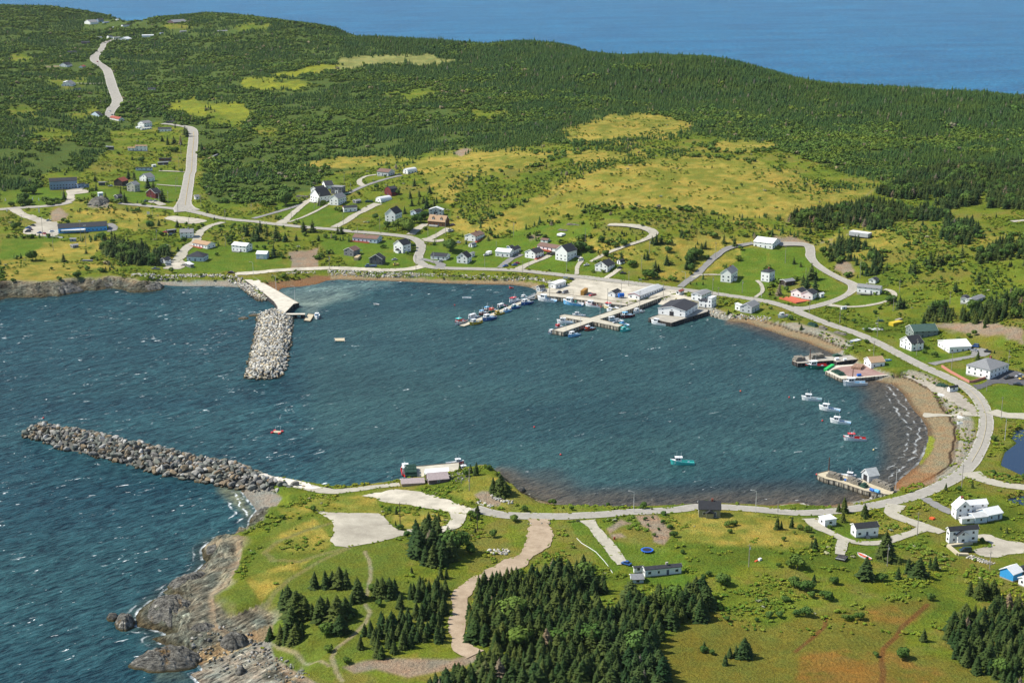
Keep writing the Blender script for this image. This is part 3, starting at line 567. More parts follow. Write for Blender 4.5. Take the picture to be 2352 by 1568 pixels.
def road(name, pts, width, material, lift=None, label=None):
    """pts in photo positions on the ground; width in metres, one number or one per point"""
    global _rk
    _rk += 1
    g = PG([p[0] for p in pts], [p[1] for p in pts])
    wd = np.full(len(pts), float(width)) if isinstance(width, (int, float)) else np.array(width, float)
    q = resample(np.c_[g[:, :2], wd], 1.6); c = q[:, :2]
    d = np.gradient(c, axis=0); d /= np.linalg.norm(d, axis=1)[:, None] + 1e-9; nrm = np.c_[-d[:, 1], d[:, 0]]
    rg_ = .12 if material is M_ROAD else .95 if material is M_DIRT else .5; wb = q[:, 2] * (1 + rg_ * (fbm(c[:, 0], c[:, 1], 9, 3, 3) - .5)); K = 6; V = []; AC = []
    for k in range(K + 1):
        s = k / K - .5; e = 1 + ((.05 if material is M_ROAD else .16) * (np.random.default_rng(_rk * 9 + k).random(len(c)) - .5) if k in (0, K) else 0)
        p = c + nrm * (s * wb * e)[:, None]; V.append(np.c_[p, HT(p[:, 0], p[:, 1])]); AC.append(np.full(len(c), .5 - abs(s)))
    V = np.array(V); sm = V[:, :, 2].copy()
    far = np.clip((c[:, 1] - 600) / 1500, 0, 1); up = (lift if lift is not None else .10 + .35 * far) + _rk * .003
    V[:, :, 2] = np.maximum(sm, sm.mean(0) - .15) + up
    n = len(c); vs = V.reshape(-1, 3); F = []
    for k in range(K):
        for i in range(n - 1): a = k * n + i; F.append((a, a + 1, a + n + 1, a + n))
    o = meshobj(name, vs, F, material, smooth=True); 
    if o.data.polygons[0].normal.z < 0: o.data.flip_normals()
    setf(o, 'across', np.array(AC).ravel()); tag(o, kind='structure')
    ROADPTS.append((c, wb / 2)); return o
YARDS = []
def yard(name, poly, material, lift=.12, step=2.6, z=None, rag=2.6):
    global _rk
    _rk += 1
    g = PG([p[0] for p in poly], [p[1] for p in poly])[:, :2] if z is None else np.array([P2W(a, b, z) for a, b in poly])
    b = resample(np.vstack([g, g[:1]]), step)[:-1] if rag else np.vstack([np.linspace(g[k], g[(k + 1) % len(g)], 5)[:-1] for k in range(len(g))])
    if rag: b = b + np.c_[fbm(b[:, 0], b[:, 1], 3, 4, 2) - .5, fbm(b[:, 0], b[:, 1], 3, 6, 2) - .5] * rag
    x0, y0 = b.min(0); x1, y1 = b.max(0)
    gx_, gy_ = np.meshgrid(np.arange(x0, x1, step), np.arange(y0, y1, step)); gx_, gy_ = gx_.ravel(), gy_.ravel()
    k = inpoly(gx_, gy_, [tuple(p) for p in b]) & (segdist(gx_, gy_, [tuple(p) for p in b]) > step * .4)
    pts = np.vstack([b, np.c_[gx_[k], gy_[k]]]); nb = len(b)
    vs, _, fs, *_r = delaunay_2d_cdt([Vector(p) for p in pts], [(i, (i + 1) % nb) for i in range(nb)], [], 1, 1e-4)
    vs = np.array([tuple(v) for v in vs]); far = np.clip((vs[:, 1].mean() - 600) / 1500, 0, 1)
    zz = HT(vs[:, 0], vs[:, 1]) + lift + .25 * far + _rk * .003 if z is None else np.full(len(vs), z)
    o = meshobj(name, np.c_[vs, zz], [tuple(f) for f in fs], material, smooth=True)
    if o.data.polygons[0].normal.z < 0: o.data.flip_normals()
    tag(o, kind='structure'); YARDS.append([tuple(p) for p in b]); return o
# lots first, then the roads that lie over them
yard('gravel_lot', RP(0,1,225,395,330,420,470,470,530,478,535,590,430,605,300,595,218,575,240,520,330,480,215,430,150,395,180,385), M_LOT)
yard('gravel_lot', RP(0,1,980,485,1040,490,1080,520,1060,550,990,565,985,555,1000,520), M_ASPH)
yard('parking_lot', RP(0,1,600,185,740,163,820,200,690,222,690,270,640,295,600,285,618,230), M_LOT)
yard('ball_court', RP(0,1,1500,440,1600,418,1900,455,1790,490,1640,480), M_LOT)
yard('harbour_yard', RP(2,1,545,985,700,975,870,990,1100,1025,1350,1060,1560,1085,1640,1100,1600,1120,1480,1130,1440,1150,1060,1235,1000,1225,850,1205,660,1187,420,1155,235,1130,250,1112,300,1085,420,1075,500,1050,560,1010), M_GRAV, step=2.2)
yard('loading_yard', RP(2,1,1470,1145,1560,1140,1650,1165,1640,1195,1500,1230,1330,1245,1310,1235), M_GRAV)
yard('gravel_lot', [(829,1139),(850,1134),(870,1131),(900,1124),(925,1124),(960,1129),(1010,1142),(1060,1160),(1100,1172),(1060,1180),(1040,1176),(1000,1170),(960,1165),(940,1158),(900,1156),(875,1150),(858,1142)], M_GRAV)
yard('gravel_lot', [(722,1172),(750,1176),(790,1178),(850,1178),(880,1182),(893,1200),(912,1217),(950,1222),(900,1236),(850,1247),(800,1256),(768,1250),(762,1236),(768,1205),(750,1188)], M_LOT)
yard('gravel_lot', RP(0,1,1500,900,1560,850,1640,810,1690,830,1710,870,1660,905,1560,905), M_GRAV)
yard('gravel_lot', RP(3,3,1885,215,1950,205,2050,215,2200,262,2360,285,2360,365,2200,395,2080,418,1950,405,1885,350,1940,330,2040,310,2040,280), M_LOT)
yard('parking_lot', RP(3,2,1880,400,1950,392,2010,350,2060,290,2210,262,2360,310,2360,405,2100,388,1930,440), M_DARK)
yard('gravel_lot', RP(3,2,1870,65,1990,70,2040,110,1990,140,1900,140,1860,110), M_ASPH)
yard('beach_ramp', RP(3,2,1430,655,1600,668,1800,645,1930,640,1935,690,1750,685,1600,690,1430,700), M_TRK)
yard('gravel_verge', RP(3,2,1250,300,1400,350,1600,430,1760,480,1860,560,1930,640,1890,690,1830,640,1680,560,1560,490,1420,400), sheetmat('beach gravel', (.25, .225, .18), (.40, .36, .30), ruts=False))
yard('driveway', RP(3,0,2260,1568,2351,1568,2351,1560), M_TRK) if False else None
yard('sand_patch', RP(1,2,0,1208,100,1218,220,1250,440,1292,530,1330,600,1348,500,1362,380,1345,300,1318,200,1300,100,1280,0,1262), sheetmat('pale sand', (.55,.50,.42), (.74,.69,.60), ruts=False), z=None, lift=.2)
# main roads
NR = [R(0,0,1092,368),R(0,0,1030,372),R(0,0,960,400),R(0,0,940,440),R(0,0,905,490),R(0,0,868,530),R(0,0,880,570),R(0,0,945,615),R(0,0,990,660),R(0,0,1020,760),R(0,0,1050,850),R(0,0,1078,935),R(0,0,1025,1010),R(0,0,1005,1060),R(0,0,1040,1085)]
road('highway', NR, [9,9,10,10,12,14,14,14,14,14,14,14,12,11,9], M_ROAD, lift=.6)
road('highway', [R(0,0,1490,1138),R(0,0,1600,1150),R(0,0,1700,1165),R(0,0,1765,1195),R(0,0,1777,1260),R(0,0,1765,1400),R(0,0,1755,1568),R(0,1,1740,40),R(0,1,1725,140),R(0,1,1705,250),R(0,1,1690,300),R(0,1,1690,345),R(0,1,1720,375)], [7,8,9,11,11,11,11,11,11,12,14,19,24], M_ROAD)
road('road', [R(0,1,-60,362),R(0,1,0,358),R(0,1,200,342),R(0,1,400,330),R(0,1,560,312),R(0,1,640,292)], 9, M_ROAD)
road('road', [R(0,1,130,355),R(0,1,180,390),R(0,1,240,420),R(0,1,320,450)], 9, M_LOT)
MAINRD = [(272,467),(300,470),(325,472),(362,476),(400,480),(450,488),(500,500),(550,506.5),(588,509.5),(613,513),(645,516.5),(688,521),(728,524.5),(763,527),(800,531.5),(863,536.5),(913,541.5),(945,547),(963,557),(967,572),(961,589),(963,602),(983,612),(1013,616),(1088,618),(1176,621),(1251,628),(1326,636),(1401,644.5),(1476,653.5),(1551,663.5),(1626,672.5),(1701,683),(1764,693.5),(1814,708),(1851,724),(1889,739),(1939,756),(1975,769),(2009,784),(2051,806),(2114,839),(2164,861.5),(2214,886),(2243,911),(2259,938),(2265,964),(2262,994),(2251.5,1026.5),(2231.5,1061.5),(2201.5,1091.5),(2151.5,1119),(2101.5,1139),(2051.5,1151.5),(2001.5,1161.5),(1939,1171.5),(1890,1176),(1839,1178),(1790,1175),(1726,1169),(1658,1164.5),(1600,1164),(1560,1170),(1500,1174),(1440,1176),(1400,1180),(1351,1183),(1276,1186),(1176,1184),(1130,1178),(1090,1167)]
road('road', MAINRD, 7.6, M_ROAD)
road('gravel_track', [(590,1092),(613,1097),(638,1104),(663,1109),(700,1117),(738,1126),(768,1129),(800,1126),(840,1121),(880,1116),(918,1112)], [5,6,6,7,8,8,7,6,5,5,5], M_TRK)
road('shore_road', [(540,629.5),(565,628),(588,626.5),(638,621.5),(713,618),(763,616),(813,618),(888,621),(938,618.5),(970,612)], [9,9,9,8.5,8.5,9,9,8.5,8.5,8], M_GRAV)
road('lane', RP(0,1,2050,475,1930,510,1845,560,1815,610,1800,650,1740,690,1690,740,1660,790,1600,845), [7,7,7,7,7,7,8,8,8], M_TRK)
road('lane', [R(1,1,-30,442),R(1,1,0,435),R(1,1,200,380),R(1,1,350,335),R(1,1,430,308)], 5.5, M_ASPH)
road('lane', RP(1,1,820,215,880,195,1000,142,1150,92,1280,58,1340,45), 5.5, M_ASPH)
road('driveway', RP(1,1,990,145,955,120,955,85,1020,52,1105,40), 5, M_TRK)
road('driveway', RP(1,1,225,488,300,430,380,360,430,320,470,285,560,250,650,240), [10,7,6,6,7,9,12], M_TRK)
road('driveway', RP(1,1,300,475,430,430,560,370,680,300), 3.2, M_TRK)
road('driveway', RP(1,1,720,522,830,465,900,415,970,380,1060,330,1120,305), [8,7,7,7,9,10], M_TRK)
road('driveway', RP(1,1,1420,590,1480,540,1560,490), 7, M_TRK)
road('driveway', RP(1,1,1540,640,1600,625,1680,585,1770,530), [9,7,6,7], M_TRK)
road('driveway', RP(1,1,1545,640,1640,650,1730,640), 6, M_TRK)
road('driveway', RP(1,1,1515,815,1590,828,1660,845,1700,870,1670,895), [6,5,6,7,7], M_ASPH)
road('driveway', [R(1,1,2235,893),R(1,1,2300,845),R(2,1,0,808),R(2,1,90,770)], 5, M_ASPH)
road('driveway', RP(2,1,40,915,130,870,230,828,340,780), [8,6,6,7], M_TRK)
road('driveway', RP(2,1,595,955,600,885,640,825,620,800,590,790), 3.6, M_TRK)
road('driveway', RP(2,1,862,990,930,945,985,905), 4, M_GRAV)
road('gravel_track', RP(2,1,720,838,850,770,1000,710,1180,652,1280,605,1298,570,1210,530,1130,515,1000,503,880,502), [3,4,4,4.5,6,8,8,9,7,5], M_TRK)
road('lane', [R(2,1,1545,1070),R(2,1,1600,1025),R(2,1,1680,970),R(2,1,1780,875),R(2,1,1870,790),R(2,1,1990,715),R(2,1,2150,682),R(2,1,2215,670)], 5.5, M_ASPH)
road('lane', [R(3,1,100,680),R(3,1,280,680),R(3,1,370,695),R(3,1,390,740),R(3,1,390,790),R(3,1,430,850),R(3,1,520,920),R(3,1,650,990),R(3,1,760,1040),R(3,1,790,1075),R(3,1,750,1125),R(3,1,650,1180),R(3,1,500,1230),R(3,1,350,1265),R(3,1,230,1270)], [9,9,8,7,7,6,6,6,7,8,6,6,7,8,12], M_ROAD)
road('driveway', RP(3,1,560,1235,700,1252,850,1248,1000,1225,1100,1195,1160,1155,1140,1115,1070,1092), [6,4,3.6,3.6,3.6,3.6,3.6,3.6], M_TRK)
road('footpath', RP(2,1,1660,985,1720,962,1800,957,1915,958), 2.4, M_TRK)
road('driveway', [R(2,1,2235,1165),R(2,1,2300,1112),R(2,1,2290,1050),R(2,1,2250,1010)], 2.8, M_TRK)
road('driveway', RP(3,2,1500,212,1600,190,1700,173,1850,145,1930,125), [7,5,5,5,5], M_ASPH)
road('lane', RP(3,2,2050,640,2130,670,2220,685,2400,690), 9, M_TRK)
road('lane', RP(3,2,1840,1205,1930,1250,2080,1300,2200,1325,2400,1345), [12,9,8,8,8], M_TRK)
road('driveway', [R(3,2,1180,1500),R(3,3,1140,10),R(3,3,1230,60),R(3,3,1380,110),R(3,3,1480,150),R(3,3,1600,190)], [9,7,7,7,7,5], M_TRK)
road('driveway', RP(3,3,1430,150,1330,190,1200,232,1050,280,850,285,700,250,560,185,450,130,380,60), [6,5,5,5,5,5,5,6,7], M_TRK)
road('driveway', RP(3,3,690,260,670,330,660,390), [5,5,4], M_TRK)
road('driveway', RP(3,2,1440,1440,1500,1480,1580,1525,1700,1580), 5, M_ASPH)
road('gravel_track', [(1040,1168),(1052,1182),(1050,1198),(1035,1211),(1005,1218),(970,1221),(935,1222)], [7,6.5,6,6,6,6,6], M_GRAV)
road('dirt_road', [(1238.5,1192),(1238.5,1206),(1241,1226),(1237,1246),(1213.5,1271),(1186,1291),(1138,1316),(1082,1343),(1056,1371),(1058,1401),(1049,1426),(1051,1463),(1063,1488),(1092,1503)], [8,8,9,9,8,9,10,9,7,6,6,6,9,8], M_DIRT)
road('driveway', RP(2,3,690,75,740,130,810,215,900,320,980,430,1020,480), [8,5,5,5,5,5], M_TRK)
road('driveway', RP(3,1,2240,470,2400,455), 5, M_TRK)
road('driveway', RP(0,0,700,768,850,772,985,768), 4, M_TRK, lift=.5)
road('driveway', RP(0,1,1440,130,1560,140,1680,147), 3.5, M_TRK)
road('driveway', RP(0,1,1460,5,1560,8,1700,15), 3.5, M_TRK)
road('driveway', RP(0,1,1370,295,1430,290,1500,320), 7, M_TRK)
road('lane', [R(1,1,2351-20,890),R(2,1,60,905)],5,M_ROAD) if False else None
# yellow centre line of the highway and of the bay road
my = mat('road paint yellow', (.55, .38, .08), .7)
road('centre_line', [R(0,0,1777,1215),R(0,0,1781,1260),R(0,0,1769,1400),R(0,0,1760,1568),R(0,1,1744,40),R(0,1,1728,140),R(0,1,1702,320)], .28, my, lift=.42)
road('centre_line', [(2214,886),(2243,911),(2259,938),(2265,964),(2262,994),(2251.5,1026.5),(2231.5,1061.5)], .22, mat('faded yellow paint', (.50, .42, .24), .8), lift=.30)
# ------------------------------------------------------------------ buildings
WHITE = (.86, .86, .84)
WM = {'w': mat('white siding', WHITE, .6, .3, .06), 'lb': mat('pale blue siding', (.52, .62, .72), .6), 'sb': mat('slate blue siding', (.22, .31, .44), .6), 'bl': mat('bright blue siding', (.10, .40, .85), .6),
      'db': mat('navy siding', (.035, .05, .10), .6), 'gr': mat('weathered grey shingle', (.24, .24, .25), .9, .1, .4, .6), 'dg': mat('dark grey boards', (.10, .105, .115), .9, .1, .4, .6),
      'be': mat('beige siding', (.52, .49, .42), .7), 'rd': mat('dark red boards', (.16, .03, .03), .8), 'br': mat('log brown boards', (.17, .085, .045), .8, .2, .3), 'dk': mat('dark brown boards', (.06, .045, .04), .9),
      'ta': mat('tan boards', (.42, .28, .20), .8), 'pb': mat('purple brown boards', (.15, .10, .10), .8), 'ol': mat('olive siding', (.27, .27, .15), .8), 'lg': mat('pale grey siding', (.55, .57, .58), .6),
      'al': mat('trailer aluminium', (.42, .44, .46), .45, .5, .2, .8), 'ye': mat('cream siding', (.72, .62, .40), .7), 'tp': mat('blue tarpaulin', (.05, .33, .68), .5), 'gn': mat('grey green boards', (.22, .26, .24), .8, .1, .3)}
RM = {'d': mat('dark shingle roof', (.050, .052, .060), .9, .15, .3, 1.5), 'g': mat('grey shingle roof', (.24, .245, .25), .9, .15, .25, 1.5), 'w': mat('white metal roof', (.78, .78, .76), .5, .4, .1), 't': mat('tan shingle roof', (.42, .28, .17), .9, .15, .2, 1.5),
      'b': mat('brown shingle roof', (.20, .125, .10), .9, .15, .25, 1.5), 'r': mat('rust red roof', (.33, .09, .06), .8, .2, .4), 'k': mat('charcoal roof', (.035, .037, .042), .85, .2, .2), 'p': mat('pinkish shingle roof', (.40, .33, .32), .9, .15, .2, 1.5),
      'v': mat('green metal roof', (.06, .11, .09), .7, .3, .25), 'l': mat('light grey roof', (.50, .51, .50), .7, .3, .2, .6)}
GLS = mat('window glass', (.025, .035, .05), .12, .6, .1); TRIM = mat('white trim', (.82, .82, .80), .6); CONC = mat('concrete', (.40, .385, .34), .9, .1, .3, .7)
DECKR = mat('red stained deck', (.52, .12, .06), .8); DECKG = mat('grey deck boards', (.42, .40, .36), .85); BRK = mat('brick', (.30, .10, .07), .9, .1, .4, 4)
RDT = mat('red trim', (.38, .02, .02), .7)
def box_vf(x0, x1, y0, y1, z0, z1):
    v = [(x0,y0,z0),(x1,y0,z0),(x1,y1,z0),(x0,y1,z0),(x0,y0,z1),(x1,y0,z1),(x1,y1,z1),(x0,y1,z1)]
    return v, [(0,3,2,1),(4,5,6,7),(0,1,5,4),(1,2,6,5),(2,3,7,6),(3,0,4,7)]
class MB:
    def __init__(s): s.v = []; s.f = []
    def add(s, v, f):
        o = len(s.v); s.v += [tuple(p) for p in v]; s.f += [tuple(a + o for a in q) for q in f]; return s
    def box(s, *a): return s.add(*box_vf(*a))
    def bar(s, p, q, w, n=4):
        p, q = Vector(p), Vector(q); d = (q - p); 
        if d.length < 1e-6: return s
        z = d.normalized(); x = z.orthogonal().normalized(); y = z.cross(x); w2 = w if isinstance(w, tuple) else (w, w)
        V = []
        for c, r in ((p, w2[0]), (q, w2[1])):
            for k in range(n): a = 2 * math.pi * k / n + .785; V.append(c + x * (r * math.cos(a)) + y * (r * math.sin(a)))
        F = [(k, (k + 1) % n, n + (k + 1) % n, n + k) for k in range(n)] + [tuple(range(n - 1, -1, -1)), tuple(range(n, 2 * n))]
        return s.add(V, F)
    def out(s, name, m, parent=None, smooth=False): return meshobj(name, s.v, s.f, m, parent, smooth)
EXC = []      # keep plants away: x, y, radius
LAND = []     # landmarks for naming plants: x, y, text
def frame3(i, j, A, C, B, dep=None, zb=None):
    """corner base points in the photo -> origin, unit vectors and lengths of the two walls"""
    z = zb if zb is not None else pg(*R(i, j, *C)).z; h = z
    def at(q): 
        u, v = R(i, j, *q); x, y = P2W(u, v, h); return Vector((float(x), float(y)))
    c = at(C); px = lambda q: math.hypot(q[0] - C[0], q[1] - C[1]) if q else 0
    ea = at(A) - c if A else None; eb = at(B) - c if B else None
    la, lb = px(A), px(B)
    def perp(e, away=True, side=None):
        n = Vector((-e.y, e.x)).normalized()
        if side is not None: return n if n.dot(side) > 0 else -n
        return n if n.y > 0 else -n
    if dep is not None:
        if lb >= la: b_ = eb.normalized(); Lb = eb.length; a_ = perp(eb); La = dep
        else: a_ = ea.normalized(); La = ea.length; b_ = perp(ea); Lb = dep
    elif lb >= la:
        b_ = eb.normalized(); Lb = eb.length; a_ = perp(eb, side=ea); La = max(abs(ea.dot(a_)), .55 * ea.length)
    else:
        a_ = ea.normalized(); La = ea.length; b_ = perp(ea, side=eb); Lb = max(abs(eb.dot(b_)), .55 * eb.length)
    return Vector((c.x, c.y, z)), a_, La, b_, Lb
def building(i, j, A, C, B, hpx, kind, pitch, wall, roof, name, cat, label, dep=None, win=True, x=(), lift=0, found=True, zb=None):
    """kind: roof letter + ridge direction, e.g. 'gb' gable with its ridge along C->B"""
    o, a_, La, b_, Lb = frame3(i, j, A, C, B, dep, zb)
    u, v = R(i, j, *C); s = SCL(u, v, o.z); hw = hpx / (4 * s * .94)
    La = min(La, 3.2 * Lb) if kind[1:] == 'b' and Lb > 6 else La
    ridge = kind[1] if len(kind) > 1 else 'b'
    rd, wd, L, W = (a_, b_, La, Lb) if ridge == 'a' else (b_, a_, Lb, La)
    cen = o.to_2d() + a_ * La / 2 + b_ * Lb / 2
    # local x = ridge direction, local y = cross direction, made right-handed
    if rd.x * wd.y - rd.y * wd.x < 0: wd = -wd
    ang = math.atan2(rd.y, rd.x); e = empty(name, (cen.x, cen.y, o.z + lift), ang)
    tag(e, label, cat); hl, hww = L / 2, W / 2
    cl = lambda w2: Vector((w2.x * math.cos(-ang) - w2.y * math.sin(-ang), w2.x * math.sin(-ang) + w2.y * math.cos(-ang)))
    fa = cl(-b_); fb = cl(-a_)     # outward normals (local) of the wall C-A and of the wall C-B
    fd = .35 if found else 0; bz = -.6
    if found: MB().box(-hl + .05, hl - .05, -hww + .05, hww - .05, -1.6, fd).out('foundation', CONC, e)
    rise = pitch * hww; k0 = kind[0]; wm = WM[wall]; rm = RM[roof]; ov = .35 if s > 2 else .25; tk = .22
    V, F = box_vf(-hl, hl, -hww, hww, fd if found else -.8, hw); F = [f for f in F if f != (4,5,6,7)] if k0 in 'gqm' else F
    if k0 == 'g':
        V += [(-hl, 0, hw + rise), (hl, 0, hw + rise)]; F += [(3, 0, 4, 8, 7), (1, 2, 6, 9, 5)]; F = [f for f in F if f not in ((3,0,4,7), (1,2,6,5))]
    meshobj('wall', V, F, wm, e)
    rb = MB()
    def slab(p):   # quad with thickness
        t = Vector((0, 0, tk)); q = [Vector(c) for c in p]; rb.add([c + t for c in q] + q, [(0,1,2,3),(7,6,5,4),(0,4,5,1),(1,5,6,2),(2,6,7,3),(3,7,4,0)])
    if k0 == 'g':
        ro = pitch * ov
        slab([(-hl-ov,-hww-ov,hw-ro),(hl+ov,-hww-ov,hw-ro),(hl+ov,0,hw+rise),(-hl-ov,0,hw+rise)])
        slab([(hl+ov,hww+ov,hw-ro),(-hl-ov,hww+ov,hw-ro),(-hl-ov,0,hw+rise),(hl+ov,0,hw+rise)])
    elif k0 == 'h':
        r = max(0.05, hl - hww); a = (-hl-ov, hl+ov, -hww-ov, hww+ov)
        V = [(a[0],a[2],hw),(a[1],a[2],hw),(a[1],a[3],hw),(a[0],a[3],hw),(-r,0,hw+rise),(r,0,hw+rise)] + [(a[0],a[2],hw-.2),(a[1],a[2],hw-.2),(a[1],a[3],hw-.2),(a[0],a[3],hw-.2)]
        rb.add(V, [(0,1,5,4),(2,3,4,5),(1,2,5),(3,0,4),(6,9,8,7),(0,6,7,1),(1,7,8,2),(2,8,9,3),(3,9,6,0)])
    elif k0 == 'f':
        rb.box(-hl-.2, hl+.2, -hww-.2, hww+.2, hw, hw + .3)
    elif k0 == 's':
        slab([(-hl-ov,-hww-ov,hw-.1),(hl+ov,-hww-ov,hw-.1),(hl+ov,hww+ov,hw+rise),(-hl-ov,hww+ov,hw+rise)])
        meshobj('gable', [(-hl,-hww,hw),(-hl,hww,hw),(-hl,hww,hw+rise),(hl,-hww,hw),(hl,hww,hw),(hl,hww,hw+rise)], [(0,2,1),(3,4,5),(1,2,5,4),(0,1,4,3)], wm, e)
    elif k0 in 'qm':
        n = 12 if k0 == 'q' else 4
        pr = [(math.cos(math.pi*k/n), math.sin(math.pi*k/n)) for k in range(n+1)] if k0 == 'q' else [(1,0),(.72,.62),(0,1),(-.72,.62),(-1,0)]
        rise = max(rise, .5 * hww)
        for q in range(len(pr) - 1):
            (c0, s0), (c1, s1) = pr[q], pr[q+1]
            slab([(-hl-.15,c1*(hww+.1),hw+s1*rise),(hl+.15,c1*(hww+.1),hw+s1*rise),(hl+.15,c0*(hww+.1),hw+s0*rise),(-hl-.15,c0*(hww+.1),hw+s0*rise)][::-1])
        V = [(sx_*hl, c*hww, hw+s_*rise) for sx_ in (-1,1) for c, s_ in pr]; m_ = len(pr)
        meshobj('gable', V[:m_], [tuple(range(m_))], wm, e); meshobj('gable', V[m_:], [tuple(range(m_-1, -1, -1))], wm, e)
    ro_ = rb.out('roof', rm, e)
    if 'chimney' in x or 'chimneyr' in x:
        c = MB().box(-.45, .45, -.45, .45, hw + rise - .8, hw + rise + 1.1).out('chimney', BRK if 'chimneyr' in x else CONC, ro_); c.location = (hl * .25, 0, 0)
    if s > 2.4 and k0 == 'g' and 'trim' not in x:
        tb = MB()
        for sgn in (-1, 1):
            for w in (-1, 1):
                tb.add([(sgn*(hl+ov+.02), w*(hww+ov), hw-pitch*ov-.1),(sgn*(hl+ov+.02), 0, hw+rise-.1),(sgn*(hl+ov+.02), 0, hw+rise+.26),(sgn*(hl+ov+.02), w*(hww+ov), hw-pitch*ov+.26)], [(0,1,2,3)])
        tb.out('fascia', RDT if 'redtrim' in x else TRIM, e)
    # windows and doors on the two walls that face the camera
    if win and s > 1.3:
        for f, Lf in ((fa, La), (fb, Lb)):
            f = Vector((round(f.x), round(f.y))); al = Vector((-f.y, f.x)); half = hl if abs(f.x) > .5 else hww
            if Lf < 2.6: continue
            step = 3.4 if win is True else win; n = max(1, min(int(Lf / step), 12)); fl = [1.75] if hw < 4.3 else [1.7, 4.3]
            if hw < 2.3: fl = [hw * .6]
            isg = (abs(f.x) > .5 and k0 in 'gqm')
            if isg and pitch > .55 and hw < 5.5 and s > 2.2: fl = fl + [hw + rise * .30]
            doorat = n // 2 if f is not None else 0
            for zi, z in enumerate(fl):
                m_ = 1 if (isg and z > hw) else n
                for k in range(m_):
                    t = (k + .5) / m_ * Lf - Lf / 2; ww = .5 if z > hw else random.choice((.4, .45, .6)); wh = .5
                    dr = (zi == 0 and k == doorat and n > 1 and Lf == max(La, Lb))
                    c = f * half + al * t
                    if dr: z0, z1, ww = fd - .05, min(fd + 2.05, hw - .1), .48
                    else: z0, z1 = max(z - wh, .4), min(z + wh, (hw + rise - .3 if z > hw else hw - .12))
                    if z1 - z0 < .35: continue
                    def pn(w, za, zb, o_):
                        pp = [c + f * o_ + al * w, c + f * o_ - al * w]; qq = [c - f * .05 + al * w, c - f * .05 - al * w]
                        return [(pp[0].x,pp[0].y,za),(pp[1].x,pp[1].y,za),(pp[1].x,pp[1].y,zb),(pp[0].x,pp[0].y,zb),(qq[0].x,qq[0].y,za),(qq[1].x,qq[1].y,za),(qq[1].x,qq[1].y,zb),(qq[0].x,qq[0].y,zb)], [(0,1,2,3),(0,4,5,1),(1,5,6,2),(2,6,7,3),(3,7,4,0)]
                    g_ = meshobj('door' if dr else 'window', *pn(ww, z0, z1, .08), GLS if not dr else (mat('door paint', (.10, .12, .16), .6) if name != 'greenhouse' else GLS), e)
                    if s > 4.2: meshobj('frame', *pn(ww + .12, z0 - .12, z1 + .12, .05), TRIM, g_)
    # extras
    front = fb if Lb >= La else fa
    front = Vector((round(front.x), round(front.y))); al = Vector((-front.y, front.x)); half = hl if abs(front.x) > .5 else hww
    def lbox(nm, t0, t1, d0, d1, z0, z1, m_, par=e):
        p = [front * (half + d) + al * t for t, d in ((t0, d0), (t1, d0), (t1, d1), (t0, d1))]
        V = [(q.x, q.y, z0) for q in p] + [(q.x, q.y, z1) for q in p]
        me = meshobj(nm, V, [(0,3,2,1),(4,5,6,7),(0,1,5,4),(1,2,6,5),(2,3,7,6),(3,0,4,7)], m_, par); bmx = bmesh.new(); bmx.from_mesh(me.data); bmesh.ops.recalc_face_normals(bmx, faces=bmx.faces); bmx.to_mesh(me.data); bmx.free(); return me
    for q in x:
        if q in ('deck', 'deckred', 'porch', 'ramp'):
            dm = DECKR if q == 'deckred' else DECKG; w_ = (max(La, Lb)) * (.5 if q != 'deckred' else .8)
            if q == 'ramp': w_ *= .6
            dk = lbox('deck', -w_ * .75, w_ * .25, 0, 2.4, .0, .7, dm)
            lbox('railing', -w_ * .75, w_ * .25, 2.33, 2.4, .7, 1.5, dm if q == 'deckred' else TRIM, dk)
        if q == 'steps':
            st = MB()
            for k in range(3): lbox('step', -.8, .8, .3 + .4 * k, .7 + .4 * k, -.3, .9 - .3 * k, CONC)
        if q == 'bump':   # small gabled entrance in the front wall
            bw = min(1.6, max(La, Lb) * .25); pb_ = lbox('porch', -bw, bw, 0, 1.8, -.3, min(2.5, hw), wm)
            p = lambda t, d, z: tuple((front * (half + d) + al * t)) + (z,)
            zz = min(2.5, hw)
            meshobj('porch_roof', [p(-bw-.2,-.1,zz), p(-bw-.2,2.1,zz), p(0,2.1,zz+bw*.8), p(0,-.1,zz+bw*.8), p(bw+.2,-.1,zz), p(bw+.2,2.1,zz), p(0,1.95,zz+bw*.8-.05)], [(0,1,2,3),(3,2,5,4),(1,5,2)], rm, pb_)
        if q == 'dormers':
            for t in (-.24, .24):
                c = MB(); tx = hl * 2 * t; z0 = hw + rise * .28; y = -hww * .78
                if front.y > 0: y = -y
                sg = -1 if y < 0 else 1
                db = MB().box(tx - .9, tx + .9, min(y, 0), max(y, 0), z0, z0 + 1.5).out('dormer', TRIM, ro_)
                meshobj('dormer_roof', [(tx-1.15, y+sg*.25, z0+1.4),(tx+1.15, y+sg*.25, z0+1.4),(tx, y+sg*.25, z0+2.5),(tx-1.15, 0, z0+1.4),(tx+1.15, 0, z0+1.4),(tx, 0, z0+2.5)], [(0,1,2),(0,2,5,3),(1,4,5,2)], rm, ro_)
                meshobj('window', *box_vf(tx-.45, tx+.45, min(y+sg*.06,y), max(y+sg*.06,y), z0+.3, z0+1.2), GLS, ro_)
        if q == 'wallend':  # dark panel on the right-hand gable
            g = fa if Lb >= La else fb
